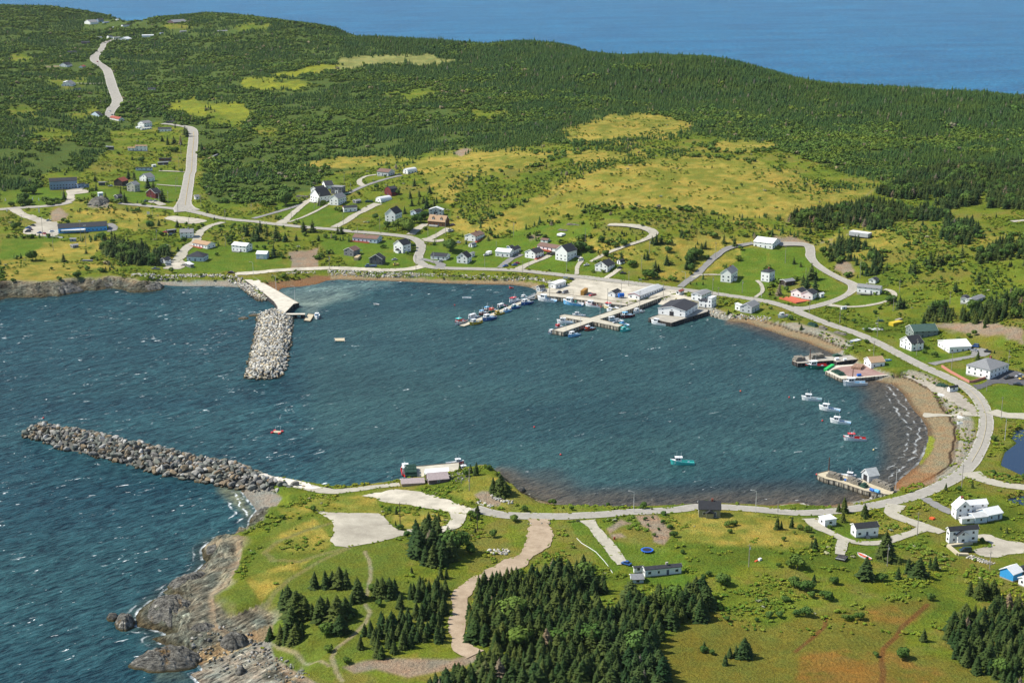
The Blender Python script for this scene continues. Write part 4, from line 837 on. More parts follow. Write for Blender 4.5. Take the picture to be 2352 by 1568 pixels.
        if q == 'bigdoor':
            g_ = Vector((round(fa.x), round(fa.y))) if La > 3 else front; al2 = Vector((-g_.y, g_.x)); hf = hl if abs(g_.x) > .5 else hww
            p = [g_ * (hf + .07) + al2 * 1.5, g_ * (hf + .07) - al2 * 1.5, g_ * (hf - .05) - al2 * 1.5, g_ * (hf - .05) + al2 * 1.5]
            meshobj('garage_door', [(c.x, c.y, z) for z in (fd, min(hw - .2, 3.2)) for c in p], [(0,1,5,4),(1,2,6,5),(3,0,4,7),(4,5,6,7)], mat('dark opening', (.03,.03,.035), .8) if 'darkdoor' in x else TRIM, e)
    EXC.append((cen.x, cen.y, math.hypot(L, W) / 2 + 1.5)); LAND.append((cen.x, cen.y, label, name))
    return e
BD = building
H, G_, S_ = ('house', 'house'), ('garage', 'garage'), ('shed', 'shed')
T = [
# far north cluster
(0,0,(812,222),(830,228),(905,224),20,'gb',.4,'w','g',*H,'white far house with grey roof, leftmost of the hilltop cluster below the saddle'),
(0,0,(900,205),(906,208),(955,206),20,'gb',.5,'sb','d',*H,'blue two-storey far house rising behind the hilltop cluster'),
(0,0,(955,215),(960,217),(1005,213),11,'gb',.3,'lb','g',*G_,'pale bluish low garage right of the blue hilltop house'),
(0,0,(1125,250),(1130,252),(1205,248),16,'gb',.4,'w','d',*H,'white far house with dark roof and pale yellow skirting, below the saddle'),
(0,0,(1068,190),(1070,191),(1092,190),9,'gb',.4,'w','w',*S_,'tiny white shed on the hilltop clearing under the saddle'),
(0,0,(1030,260),(1033,262),(1062,260),9,'f',.1,'w','w','trailer','trailer','small white trailer in the trees left of the white hilltop house'),
(0,0,(1565,214),(1600,220),(1722,212),12,'gb',.4,'pb','g','house','house','grey roofed long far house on the brown clearing by the ridge'),
(0,0,(1303,344),(1306,346),(1414,344),10,'qb',.9,'w','w','barn','barn','bright white arched storage barn alone in the far trees'),
(0,0,(898,360),(902,363),(940,361),15,'gb',.4,'w','g',*H,'white house with brown chimney at the far road bend'),
(0,0,(998,357),(1002,360),(1038,358),20,'gb',.5,'w','d',*H,'tall white house with blue shaded gable at the end of the far road'),
(0,0,(1040,358),(1045,360),(1108,358),12,'gb',.35,'w','g',*H,'low white house with dark openings at the end of the far road'),
(0,0,(1130,370),(1165,376),(1212,370),14,'gb',.4,'w','w',*H,'white roofed house right of the far road end'),
(0,0,(1476,314),(1480,316),(1504,314),10,'gb',.4,'lb','g',*S_,'small pale blue shed in the trees right of the arched barn'),
(0,0,(1655,300),(1660,302),(1716,300),10,'gb',.4,'gr','g',*H,'grey house half hidden in the far trees under the power poles'),
(0,0,(1995,294),(2000,296),(2090,294),7,'gb',.4,'dg','g',*H,'low grey house in the far trees, rightmost of the hilltop ones'),
(0,0,(745,402),(750,405),(825,403),10,'gb',.5,'dk','d',*H,'dark roofed house in the woods left of the far road'),
(0,0,(622,492),(626,495),(705,492),12,'gb',.5,'gr','d',*H,'grey house in the woods above the three white hulls'),
(0,0,(575,614),(612,620),(665,612),20,'gb',.5,'w','d',*H,'white house with dark roof beside the orange dirt clearing'),
(0,0,(752,622),(765,628),(790,620),12,'gb',.5,'w','r',*S_,'small white shed with red roof left of the far road'),
(0,0,(605,764),(630,772),(662,760),15,'f',.2,'w','w',*G_,'flat white garage at the end of the far side drive'),
(0,0,(634,780),(664,796),(697,782),16,'gb',.6,'w','g',*H,'white gabled house at the end of the far side drive'),
(0,0,(690,828),(697,830),(745,822),9,'gb',.5,'w','d',*S_,'low white shed with dark roof below the far gabled house'),
(0,0,(1355,834),(1362,838),(1430,836),17,'gb',.5,'w','d',*H,'lone white house in the trees right of the far winding road'),
(0,0,(835,1065),(915,1078),(950,1075),14,'gb',.4,'lb','d',*H,'long blue house with dark roof where the upper road disappears'),
(0,0,(1008,1098),(1090,1115),(1130,1108),18,'ga',.5,'w','r',*H,'white house with reddish brown roof at the lower end of the winding road'),
(0,0,(1268,1165),(1325,1172),(1375,1160),34,'gb',.4,'w','g',*H,'two-storey white house with grey roof above the white camper'),
(0,0,(1265,1178),(1280,1184),(1305,1180),14,'f',.2,'w','w',*S_,'white lean-to below the two-storey grey roofed house'),
(0,0,(1298,1194),(1303,1197),(1395,1186),13,'f',.2,'w','w','camper','camper trailer','long white camper in front of the two-storey grey roofed house'),
(0,0,(1440,1207),(1452,1213),(1568,1213),26,'gb',.5,'w','d',*H,'white house with row of windows on the orange grass bank'),
(0,0,(1528,1130),(1532,1132),(1604,1130),9,'gb',.8,'dk','d',*H,'dark roofed cottage sunk in bushes by the highway crest'),
(0,0,(1238,1386),(1244,1388),(1352,1388),45,'gb',.9,'w','t',*H,'large white house with tan roof above the dirt drive'),
(0,0,(1168,1383),(1175,1386),(1240,1386),26,'gb',.5,'w','t',*G_,'low tan roofed wing left of the large tan roofed house'),
(0,0,(985,1373),(990,1376),(1040,1378),26,'gb',.4,'dg','g',*S_,'dark shed left of the dirt drive by the tan roofed house'),
(0,0,(968,1362),(970,1364),(990,1364),16,'f',.2,'lg','w',*S_,'small pale shed behind the dark shed by the dirt drive'),
(0,0,(1455,1478),(1460,1480),(1573,1480),22,'gb',.5,'br','d',*H,'brown house with dark roof, upper of the pair beside the highway'),
(0,0,(1448,1514),(1452,1517),(1548,1512),20,'gb',.5,'dk','g',*H,'dark house with white steps, lower of the pair beside the highway',dict(x=('steps',))),
(0,0,(1240,1566),(1247,1568),(1400,1566),24,'gb',.5,'lb','d',*H,'pale blue bungalow with dark roof on the lawn beside the highway'),
(0,0,(1398,1534),(1402,1537),(1434,1534),18,'gb',.3,'w','w',*S_,'small white shed right of the pale blue bungalow'),
(0,0,(1950,1452),(1956,1455),(2010,1430),14,'f',.2,'gr','g',*S_,'low grey shed in the scrub right of the highway'),
# left village
(0,1,(430,165),(460,180),(712,168),74,'gb',.45,'sb','d','apartment_house','house','long two-storey slate blue house with grey roof above the car park',dict(win=2.6)),
(0,1,(712,166),(715,168),(780,158),42,'gb',.4,'sb','d','porch_wing','house','lower blue wing with white porch on the right of the long blue house',dict(x=('porch',))),
(0,1,(783,154),(786,156),(820,152),28,'f',.2,'sb','d',*S_,'small blue shed right of the long slate blue house'),
(0,1,(903,136),(908,139),(968,137),28,'gb',.4,'dg','g',*S_,'small dark grey shed behind the pale utility shed'),
(0,1,(1048,140),(1125,145),(1155,128),42,'gb',.6,'dk','r','barn','barn','grey brown barn with half rusty red roof'),
(0,1,(1168,190),(1240,196),(1284,184),58,'gb',.6,'be','g',*H,'two-storey beige house with grey gable roof between barn and spruces',dict(x=('steps',))),
(0,1,(1283,95),(1360,105),(1412,92),36,'gb',.6,'w','g',*H,'white house with grey roof behind the beige two-storey house'),
(0,1,(1345,246),(1430,258),(1458,243),46,'gb',.6,'rd','d','barn','barn','dark red barn beside three parked cars'),
(0,1,(1050,256),(1085,265),(1112,256),24,'gb',.4,'dg','d',*S_,'dark shed with black opening left of the big spruce in the blue house garden'),
(0,1,(903,240),(908,244),(948,240),34,'sb',.3,'lb','w',*S_,'pale utility shed with white roof on the lawn'),
(0,1,(1790,262),(1796,269),(1833,266),26,'gb',.7,'w','g','kiosk','kiosk','little white kiosk by the highway junction'),
(0,1,(530,572),(540,579),(985,553),44,'gb',.35,'bl','d','school','school','long low bright blue school with dark roof beside the car park',dict(dep=15,win=3.0)),
(0,1,(640,648),(642,653),(695,653),24,'sb',.3,'sb','g','dugout','shelter','blue open dugout behind the ball field'),
(0,1,(655,703),(670,713),(722,706),22,'gb',.3,'gr','g','dugout','shelter','grey dugout nearer the shore beside the ball field'),
(0,1,(1590,605),(1655,623),(1775,620),50,'gb',.5,'w','g',*H,'white house with grey roof beside the gravel lane and junk cars',dict(x=('chimney',))),
(0,1,(1535,574),(1545,580),(1622,572),28,'f',.2,'dk','g',*S_,'dark open shed with flat grey roof beside the junk cars'),
(0,1,(1768,698),(1905,722),(1982,706),36,'ga',.4,'w','t',*H,'white bungalow with tan roof and dark chimney wall beside the gravel lane',dict(x=('deckred',))),
(0,1,(1718,832),(1870,838),(1912,812),44,'hb',.5,'lb','d',*H,'pale blue house with dark hipped roof on the shore lawn'),
(0,1,(1470,850),(1520,857),(1552,840),30,'gb',.6,'w','d',*H,'small white house with dark roof tucked under the dense spruces'),
(0,1,(2130,738),(2262,752),(2335,735),54,'ga',.4,'w','w',*H,'white two-storey bungalow with pale roof and white deck on the shore lawn',dict(x=('deck',))),
(0,1,(756,830),(758,834),(848,834),9,'f',.1,'gr','g','bleacher','bleacher','low grey bleacher bench on the dry field'),
(0,1,(1745,870),(1750,893),(1782,888),30,'hb',.4,'gr','w',*S_,'small grey garden shelter below the hipped roof house'),
# middle village
(1,1,(508,196),(560,206),(642,192),30,'gb',.5,'w','k',*H,'low white house behind the tall white gabled house on the knoll'),
(1,1,(592,150),(640,172),(712,168),34,'gb',.4,'w','d',*G_,'white garage with grey roof at the back of the knoll cluster',dict(x=('bigdoor','darkdoor'))),
(1,1,(690,210),(790,215),(842,202),58,'f',.2,'gr','g',*G_,'big flat roofed grey garage with white door on the knoll',dict(x=('bigdoor',))),
(1,1,(500,283),(585,302),(638,275),62,'gb',.8,'w','k',*H,'tall white gabled house with black roof and wooden deck on the knoll',dict(x=('deck',))),
(1,1,(680,315),(755,323),(830,300),62,'gb',.7,'w','g',*H,'tall white gabled house with grey roof on the knoll'),
(1,1,(745,378),(808,385),(930,378),42,'gb',.45,'w','d',*H,'white bungalow with red gable trim below the knoll cluster',dict(x=('redtrim','steps'))),
(1,1,(890,298),(920,304),(948,294),22,'gb',.4,'gr','g',*S_,'tiny grey shed right of the knoll cluster'),
(1,1,(1085,290),(1150,298),(1250,282),12,'qb',.9,'w','w','greenhouse','greenhouse','white plastic tunnel shed near the red gambrel barn'),
(1,1,(1180,222),(1245,238),(1290,226),34,'mb',.8,'rd','d','barn','barn','small dark red gambrel barn above the white tunnel shed'),
(1,1,(1218,455),(1280,475),(1342,448),72,'gb',.9,'w','k',*H,'tall white gabled house with black roof and shutters beside the leafy trees'),
(1,1,(1437,405),(1472,416),(1530,402),32,'gb',.5,'lb','d',*S_,'small pale shed with dark roof among leafy trees left of the log house'),
(1,1,(1588,410),(1715,415),(1790,408),50,'gb',.35,'lg','w',*G_,'big grey garage with white roof behind the log house',dict(x=('bigdoor','darkdoor'))),
(1,1,(1580,505),(1735,518),(1765,500),44,'ga',1.0,'br','t',*H,'brown log house with two white dormers in a tan roof',dict(x=('dormers','deck','chimney'))),
(1,1,(888,652),(1110,671),(1168,652),40,'ga',.4,'lb','b',*H,'long pale blue bungalow with brown roof and red deck',dict(x=('deckred','chimney'))),
(1,1,(1265,748),(1350,762),(1390,738),74,'gb',.7,'w','k',*H,'tall white gabled house with black roof inside the road bend',dict(x=('bump',))),
(1,1,(808,780),(895,790),(940,768),50,'gb',.5,'gr','b','barn','barn','weathered grey barn with brown roof above the wood pile'),
(1,1,(1042,860),(1160,868),(1200,852),54,'gb',.6,'dg','d','barn','barn','dark weathered barn behind the blue truck on the shore'),
(1,1,(2,812),(98,815),(103,795),46,'ga',.4,'lb','w',*H,'small pale blue cottage with a blue double door on the lawn',dict(win=False,x=('bigdoor',))),
(1,1,(1605,815),(1745,826),(1785,806),34,'ga',.4,'w','d',*H,'low white bungalow with dark roof right of the bend'),
(1,1,(1845,850),(1940,858),(1992,838),55,'gb',.8,'w','k',*H,'white gabled cottage with black roof on the shore lawn'),
(1,1,(1960,792),(1985,798),(2010,788),34,'gb',.4,'w','g',*S_,'white shed just behind the black roofed shore cottage'),
(1,1,(1918,645),(2015,656),(2090,626),48,'gb',.4,'w','b',*H,'white raised bungalow with brown roof, brick chimney and red deck',dict(x=('deckred','chimneyr'))),
(1,1,(1952,702),(1985,708),(2010,696),20,'mb',.9,'w','g',*S_,'tiny white gambrel shed below the red deck'),
(1,1,(2200,788),(2330,800),(2380,780),46,'ga',.4,'w','w',*H,'white bungalow with pale roof and front steps by the paved drive',dict(x=('steps',))),
(1,1,(2308,735),(2335,742),(2368,735),38,'gb',.4,'sb','d',*S_,'dark blue shed behind the pale roofed bungalow'),
(1,1,(1112,45),(1215,55),(1290,42),36,'ga',.4,'lg','b',*H,'grey house with brown roof at the top of the uphill lane'),
(1,1,(1335,30),(1395,34),(1480,20),18,'qb',.9,'w','w','greenhouse','storage tent','white domed storage tent beside the uphill house'),
# harbour village
(2,1,(118,800),(212,815),(262,788),52,'gb',.5,'w','d',*H,'white house with black gable roof and small red deck',dict(x=('deckred',))),
(2,1,(232,722),(420,752),(437,728),34,'ga',.4,'w','b',*H,'long brown roofed house with red verandah behind the black roofed one',dict(x=('deckred',))),
(2,1,(263,658),(325,665),(342,655),24,'ga',.4,'w','b',*S_,'small white shed with brown roof uphill of the long brown roofed house'),
(2,1,(398,820),(505,838),(565,808),86,'gb',.8,'w','d',*H,'tall white house with black gable roof right of the parked cars',dict(x=('steps',))),
(2,1,(762,922),(875,936),(928,905),54,'gb',.6,'w','d',*H,'white cottage with black roof and garden bushes above the fish harbour',dict(x=('steps',))),
(2,1,(963,858),(995,866),(1022,855),22,'mb',.9,'w','d',*S_,'small white gambrel shed behind the cottage above the fish harbour'),
(2,1,(-42,770),(12,776),(38,745),42,'gb',.6,'w','d',*H,'white house with dark roof immediately left of the paved drive'),
(2,1,(328,1080),(400,1088),(495,1058),44,'gb',.2,'w','w','office_trailer','trailer','long white office trailer on the harbour yard'),
(2,1,(224,1108),(255,1118),(275,1102),40,'gb',.6,'lg','d',*S_,'small grey shed at the quay corner beside the floating dock ramp'),
(2,1,(885,1158),(945,1168),(1000,1142),38,'gb',.5,'w','k',*S_,'white harbour shed with black roof beside the blue tanks'),
(2,1,(1050,1180),(1170,1190),(1390,1105),38,'gb',.3,'w','l','boat_shed','shed','long white harbour shed with dark red gable front',dict(x=('redtrim',))),
(2,1,(1510,1140),(1537,1146),(1580,1130),32,'gb',.5,'w','r',*S_,'tiny white hut with dark red roof right of the long wharf'),
(2,1,(1652,1188),(1740,1205),(1832,1168),58,'gb',.2,'w','g','fish_store','warehouse','white store with low grey roof behind the fish plant'),
(2,1,(1716,1250),(1800,1262),(1812,1240),56,'f',.1,'w','d','fish_store','warehouse','white flat block joining the fish plant and the tower'),
(2,1,(1800,1256),(1832,1263),(1876,1244),88,'f',.1,'w','w','tower','tower','square white tower at the corner of the fish plant'),
(2,1,(1915,1022),(2010,1032),(2086,996),82,'gb',.8,'w','g',*H,'white gabled house with grey roof alone on the slope',dict(x=('bump','chimneyr'))),
(2,1,(2285,1016),(2362,1028),(2400,1008),92,'hb',.4,'w','d',*H,'square two-storey white house with flat hipped roof',dict(x=('chimneyr',))),
(2,1,(2218,704),(2392,725),(2446,692),52,'ga',.35,'w','w',*H,'white bungalow with pale roof on top of the green slope'),
(2,1,(2095,1300),(2200,1315),(2300,1282),56,'gb',.5,'lg','g','barn','shed','grey shingled shed with brown roof by the stone shore'),
(2,1,(2048,1280),(2092,1290),(2102,1280),50,'sb',.3,'w','w',*S_,'white lean-to on the left of the grey shingled shed'),
# right side
(3,1,(210,1155),(300,1170),(350,1148),48,'gb',.5,'w','d',*H,'left white gabled cottage of the pair joined by the red deck'),
(3,1,(303,1176),(408,1190),(462,1168),50,'gb',.5,'w','d',*H,'right white gabled cottage of the pair joined by the red deck'),
(3,1,(462,1165),(485,1170),(502,1160),34,'gb',.6,'w','w',*S_,'tiny white shed right of the pair of cottages'),
(3,1,(815,1120),(1025,1142),(1062,1124),54,'ga',.4,'w','g',*H,'white bungalow with grey roof and dark chimney in the loop drive',dict(x=('deck','chimney'))),
(3,1,(925,1034),(985,1042),(1038,1030),32,'gb',.5,'w','d',*S_,'white shed with dark roof behind the loop drive bungalow'),
(3,1,(1768,1218),(1830,1224),(1850,1200),44,'gb',.4,'w','d',*H,'dark roofed white wing of the house alone in the right meadow'),
(3,1,(1830,1222),(1890,1237),(1990,1200),42,'gb',.4,'w','g',*H,'grey roofed white house alone in the right meadow'),
(3,1,(110,1045),(165,1062),(213,1040),40,'gb',.3,'dk','g',*S_,'dark brown shed behind the pair of cottages'),
(3,1,(665,1272),(680,1279),(722,1274),24,'gb',.3,'w','l',*S_,'tiny white bus shelter beside the road fork pole'),
(3,1,(1262,1500),(1335,1545),(1558,1535),64,'gb',.5,'gn','v','barn','warehouse','long shed with dark green roof beside the road'),
(3,2,(1210,50),(1315,92),(1400,68),68,'gb',.6,'w','k',*H,'white building with black roof and pale blue panels by the road',dict(win=3.5)),
(3,2,(1492,50),(1665,110),(1864,100),56,'gb',.3,'w','w',*H,'wide white bungalow with broad pale roof and flower beds',dict(dep=16)),
(3,2,(1905,270),(2035,352),(2206,292),86,'hb',.45,'w','g',*H,'white house with grey hipped roof above the pink garden wall',dict(x=('steps','chimneyr'))),
(3,2,(880,215),(945,252),(1070,242),56,'gb',.5,'w','t','boat_shed','shed','white wharf shed with tan roof on the reddish gravel wharf',dict(zb=2.25)),
(3,2,(1650,460),(1668,469),(1745,456),38,'mb',.9,'w','k',*S_,'small white shed with black roof beside the green trap rolls'),
(3,2,(858,1262),(925,1300),(985,1270),62,'gb',.9,'lg','l','bait_shed','shed','grey gabled shed with pale roof on the near wharf',dict(zb=2.25,win=False,x=('bigdoor','darkdoor'))),
# near right
(3,3,(1640,28),(1725,68),(1870,62),100,'ga',.95,'w','w',*H,'large two-storey white house with white roofs and cross gable',dict(x=('chimneyr','deck'))),
(3,3,(1760,2),(1830,30),(2010,14),96,'gb',.7,'w','w','annex','house','tall rear block of the large white house with broad pale roof'),
(3,3,(1722,98),(1780,112),(1896,102),50,'gb',.3,'w','l','annex','house','single storey front wing of the large white house'),
(3,3,(1896,60),(1900,108),(2012,96),58,'gb',.3,'lb','l','annex','house','middle pale wing to the right of the large white house'),
(3,3,(2012,20),(2018,88),(2150,62),60,'gb',.55,'lb','w',*G_,'pale blue grey wing with white roof at the right end of the large white house'),
(3,3,(1593,270),(1662,290),(1925,268),122,'gb',.75,'w','k',*H,'white house with black roof above the wooden ramp',dict(x=('steps',))),
(3,3,(1700,285),(1740,299),(1838,288),84,'ga',.6,'w','k','annex','house','small black roofed front wing at the wooden ramp'),
(3,3,(706,200),(806,236),(1012,216),88,'gb',.5,'w','k',*H,'white bungalow with black roof and red white chimney pipe inside the gravel loop',dict(x=('steps',))),
(3,3,(515,128),(520,136),(626,120),60,'f',.1,'w','w',*S_,'small white flat roofed shed by the near road bend',dict(dep=5)),
(3,3,(2127,590),(2250,640),(2318,604),70,'gb',.6,'tp','w','tent_garage','tent','white tarpaulin garage tent with bright blue end',dict(win=False)),
(3,3,(2318,560),(2330,580),(2400,560),66,'gb',.4,'dg','d',*G_,'dark grey garage behind the tarpaulin tent'),
(3,3,(2298,662),(2362,692),(2420,672),66,'gb',.5,'w','w',*S_,'small white cabin at the right edge below the tarpaulin tent'),
(2,3,(1186,574),(1222,598),(1555,566),72,'gb',.45,'w','d',*H,'long white bungalow with dark roof beside the blue trampoline',dict(x=('chimney',),win=3.6)),
(2,3,(1085,552),(1122,562),(1205,556),54,'gb',.4,'w','d','annex','house','white left wing of the bungalow beside the trampoline'),
(2,3,(1098,642),(1104,657),(1208,653),40,'gb',.4,'lb','g',*S_,'low pale shed in front of the bungalow, edged by spruces',dict(dep=5)),
(2,3,(1712,30),(1716,44),(1914,50),74,'gb',.6,'ol','k',*H,'small olive house with steep black roof and red chimney on the shore road',dict(dep=8,x=('chimneyr','bump'),win=4)),
(1,2,(1562,1262),(1590,1316),(1770,1300),42,'gb',.5,'pb','p','boat_shed','shed','purple brown boat shed with pinkish roof at the near dock',dict(win=5)),
(1,2,(1322,1290),(1340,1333),(1546,1322),26,'gb',.4,'ta','p',*S_,'long low tan shed with pinkish roof at the near dock',dict(win=False)),
]
T.append(('c2',0,(1520,597),(1882,640),(2160,548),58,'gb',.22,'w','d','fish_plant','fish plant','large white fish plant with dark roof standing over the water on piles',dict(zb=2.5,win=6,x=('bigdoor','darkdoor'))))
for r in T:
    kw = r[-1] if isinstance(r[-1], dict) else {}
    r = r[:-1] if kw else r
    building(*r, **kw)
# ------------------------------------------------------------------ naming by neighbours
_STOP = (' beside ', ' on ', ' above ', ' below ', ' behind ', ' by ', ' in ', ' near ', ' inside ', ' at ', ' right ', ' left ', ' among ', ' between ', ' tucked ', ' alone ', ' rising ', ' half ', ' where ', ' immediately ', ' uphill ', ' standing ', ' under ', ' joining ', ' edged ', ' to ', ' over ', ' sunk ')
def shorten(l):
    for s in _STOP:
        k = l.find(s, 12)
        if k > 0: l = l[:k]
    return l.rstrip(',')
def landmarks():
    from collections import Counter
    c = Counter(shorten(l[2]) for l in LAND)
    return [(x, y, shorten(l)) for x, y, l, n in LAND if c[shorten(l)] == 1 and 3 <= len(shorten(l).split()) <= 8]
LM = landmarks(); LM += [(*map(float, P2W(u, v)), t) for u, v, t in ((1400, 655, 'gravel harbour yard'), (2115, 1010, 'brown sand beach'), (620, 780, 'rubble breakwater'), (820, 1215, 'grey gravel turning lot'), (1240, 1240, 'red brown dirt road'),
  (430, 480, 'highway junction'), (2330, 1040, 'dark pond'), (1960, 545, 'grey truck trailer'), (820, 1500, 'clifftop footpath'), (2050, 1490, 'rust coloured bog'), (1500, 420, 'dry yellow hilltop'), (210, 580, 'green ball field'), (2264, 964, 'bay road bend'), (1100, 1440, 'big spruce wood'))]
USED = set()
def nearlabel(prefix, x, y, maxw=16):
    u0, v0 = W2P(x, y, 5.0); cand = sorted(LM, key=lambda l: (l[0] - x) ** 2 + (l[1] - y) ** 2)[:26]
    for suf in ('', ' farther', ' nearer', ' second', ' third', ' outer', ' lone'):
        for lx, ly, t in cand:
            a, b_ = W2P(lx, ly, 5.0); du, dv = u0 - a, v0 - b_
            d = ('right of' if du > 0 else 'left of') if abs(du) > abs(dv) * 1.2 else ('below' if dv > 0 else 'above')
            r = math.hypot(x - lx, y - ly); q = 'just ' if r < 18 else ('' if r < 45 else 'well ' if r < 110 else 'far ')
            l = f"{(suf.strip() + ' ') if suf else ''}{prefix} {q}{d} the {t}"
            if len(l.split()) <= maxw and l not in USED: USED.add(l); return l
    return prefix + ' in the village'
def prism(name, poly, z0, z1, m_top, m_side, parent=None, inset=0, world=None):
    g = world if world else [P2W(a, b, z1) for a, b in poly]; g = [(float(a), float(b)) for a, b in g]
    ar = sum(g[k][0] * g[(k + 1) % len(g)][1] - g[(k + 1) % len(g)][0] * g[k][1] for k in range(len(g)))
    if ar < 0: g = g[::-1]
    n = len(g); V = [(a, b, z1) for a, b in g] + [(a, b, z0) for a, b in g]
    F = [tuple(range(n))] + [(k, n + k, n + (k + 1) % n, (k + 1) % n) for k in range(n)]
    return meshobj(name, V, F, None, parent, mats=[m_top, m_side], mi=[0] + [1] * n), g
def sitematerial(name, c1, c2, stripes=False, scale=.6, rough=.9):
    m, t, b = nodes(name, rough, .15); ge = N(t, 'ShaderNodeNewGeometry')
    f = noise_fac(t, scale, 5, ge.outputs['Position'], .3, .7, .65); c = mixc(t, f, c1, c2)
    if stripes:
        sp = N(t, 'ShaderNodeSeparateXYZ'); t.links.new(ge.outputs['Position'], sp.inputs[0])
        cb = N(t, 'ShaderNodeCombineXYZ'); t.links.new(sp.outputs[0], cb.inputs[0]); t.links.new(sp.outputs[1], cb.inputs[1]); cb.inputs[2].default_value = 0
        g = noise_fac(t, 1.3, 2, cb.outputs[0], .42, .56); c = mixc(t, 1.0, c, mixc(t, g, (.35, .33, .30), (1.25, 1.25, 1.25)), 'MULTIPLY')
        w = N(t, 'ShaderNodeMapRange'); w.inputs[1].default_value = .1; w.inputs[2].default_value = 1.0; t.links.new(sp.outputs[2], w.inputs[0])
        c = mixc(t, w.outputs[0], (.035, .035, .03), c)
    t.links.new(c, b.inputs['Base Color']); return m
M_CDECK = sitematerial('concrete wharf deck', (.40, .37, .29), (.56, .515, .41), scale=.25)
M_WDECK = sitematerial('plank wharf deck', (.44, .38, .26), (.56, .49, .35), scale=.5)
M_GDECK = sitematerial('grey wharf top', (.30, .28, .24), (.46, .43, .36), scale=.3)
M_TIM = sitematerial('wharf timber facing', (.30, .27, .21), (.46, .42, .34), True)
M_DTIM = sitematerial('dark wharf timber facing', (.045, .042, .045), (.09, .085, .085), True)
M_RED = sitematerial('reddish wharf gravel', (.27, .165, .14), (.36, .24, .21), scale=.2)
M_BCONC = sitematerial('sunlit concrete', (.46, .42, .34), (.68, .63, .52), scale=.2)  # paler mottled concrete for the pier, footbridge and reddish wharf edges
def wharf(name, cat, label, code, poly, z, top, side, curb=True, piles=True, zb=-1.2):
    P = [R(code, 0, *p) if isinstance(code, str) else R(*code, *p) for p in poly]
    e = empty(name, (0, 0, 0)); tag(e, label, cat)
    o, g = prism('deck', P, zb, z, top, side, e); n = len(g)
    if curb:
        cb = MB()
        for k in range(n):
            a, b = Vector((*g[k], z + .16)), Vector((*g[(k + 1) % n], z + .16))
            if (b - a).length > 3: cb.bar(a, b, .17)
        tag(cb.out('curb', mat('curb timber', (.20, .17, .13), .9), e), kind='stuff')
    if piles:
        pb = MB()
        for k in range(n):
            a, b = Vector(g[k]), Vector(g[(k + 1) % n]); L = (b - a).length; nn = Vector(((b - a).y, -(b - a).x)).normalized() * .18
            for q in range(int(L / 2.6)):
                p = a.lerp(b, (q + .5) / max(1, int(L / 2.6))) + nn; pb.bar((p.x, p.y, -1), (p.x, p.y, z + random.uniform(-.3, .5)), .17, 5)
        if pb.v: tag(pb.out('piles', mat('pile timber', (.12, .10, .08), .9), e), kind='stuff')
    YARDS.append(g); return e, g
wharf('wharf', 'wharf', 'long pale concrete wharf with two side arms in the fishing harbour', 'c2', [(95,808),(245,838),(640,697),(985,768),(1052,740),(738,665),(1165,525),(1480,402),(1705,330),(1690,305),(1480,372),(1290,410),(1105,478),(605,643),(255,597),(198,612),(200,632),(505,686)], 2.7, M_CDECK, M_TIM)
wharf('quay', 'quay', 'timber faced quay along the gravel harbour yard', 'c1', [(1208,324),(1330,300),(1600,325),(1900,365),(2300,425),(2449,455),(2449,480),(2120,450),(1880,412),(1520,365),(1236,340)], 2.95, M_GRAV, M_TIM)
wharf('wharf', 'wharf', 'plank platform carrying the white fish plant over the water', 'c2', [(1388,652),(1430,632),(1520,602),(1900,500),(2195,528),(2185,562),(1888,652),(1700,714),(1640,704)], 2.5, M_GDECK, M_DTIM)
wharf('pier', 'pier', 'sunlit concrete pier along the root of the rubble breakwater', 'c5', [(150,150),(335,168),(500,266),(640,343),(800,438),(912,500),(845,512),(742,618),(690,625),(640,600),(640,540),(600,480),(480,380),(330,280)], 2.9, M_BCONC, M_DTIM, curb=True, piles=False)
wharf('footbridge', 'bridge', 'narrow concrete footbridge from the breakwater to the floating platform', 'c5', [(715,640),(985,640),(985,622),(715,622)], 2.9, M_BCONC, M_DTIM, curb=False, piles=False, zb=2.3)
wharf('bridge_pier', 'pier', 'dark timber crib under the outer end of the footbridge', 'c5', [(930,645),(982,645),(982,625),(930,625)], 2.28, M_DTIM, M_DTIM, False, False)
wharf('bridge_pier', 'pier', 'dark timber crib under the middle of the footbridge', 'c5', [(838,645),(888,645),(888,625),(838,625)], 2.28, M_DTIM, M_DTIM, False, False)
wharf('floating_dock', 'floating dock', 'square pale floating platform beside the footbridge', 'c5', [(965,712),(1048,722),(1098,640),(1020,630)], .6, M_WDECK, M_TIM, True, False, -.3)
wharf('floating_dock', 'floating dock', 'long thin pale floating dock lined with boats on both sides', 'c1', [(192,744),(258,754),(700,598),(1140,398),(1085,390),(650,572)], .55, M_CDECK, M_TIM, False, False, -.3)
wharf('wharf', 'wharf', 'northern beach wharf stacked with grey lobster traps', 'c3', [(135,388),(160,345),(420,290),(800,300),(1000,290),(1400,262),(1830,215),(1830,300),(1640,332),(1200,372),(960,412),(890,380),(560,402),(350,427),(240,432)], 2.3, M_GDECK, M_DTIM)
wharf('wharf', 'wharf', 'broad reddish topped wharf with pale concrete edges off the beach', 'c3', [(748,580),(800,500),(950,465),(1380,440),(1850,440),(2000,500),(2300,470),(2290,622),(2000,637),(1450,690),(1045,717)], 2.2, M_BCONC, M_TIM, curb=False)
yard('gravel_surface', [R('c3', 0, *p) for p in [(880,535),(1040,490),(1400,455),(1850,470),(2000,520),(2320,482),(2320,560),(2290,605),(1990,626),(1440,668),(1180,668),(1000,600)]], M_RED, z=2.206, rag=0)
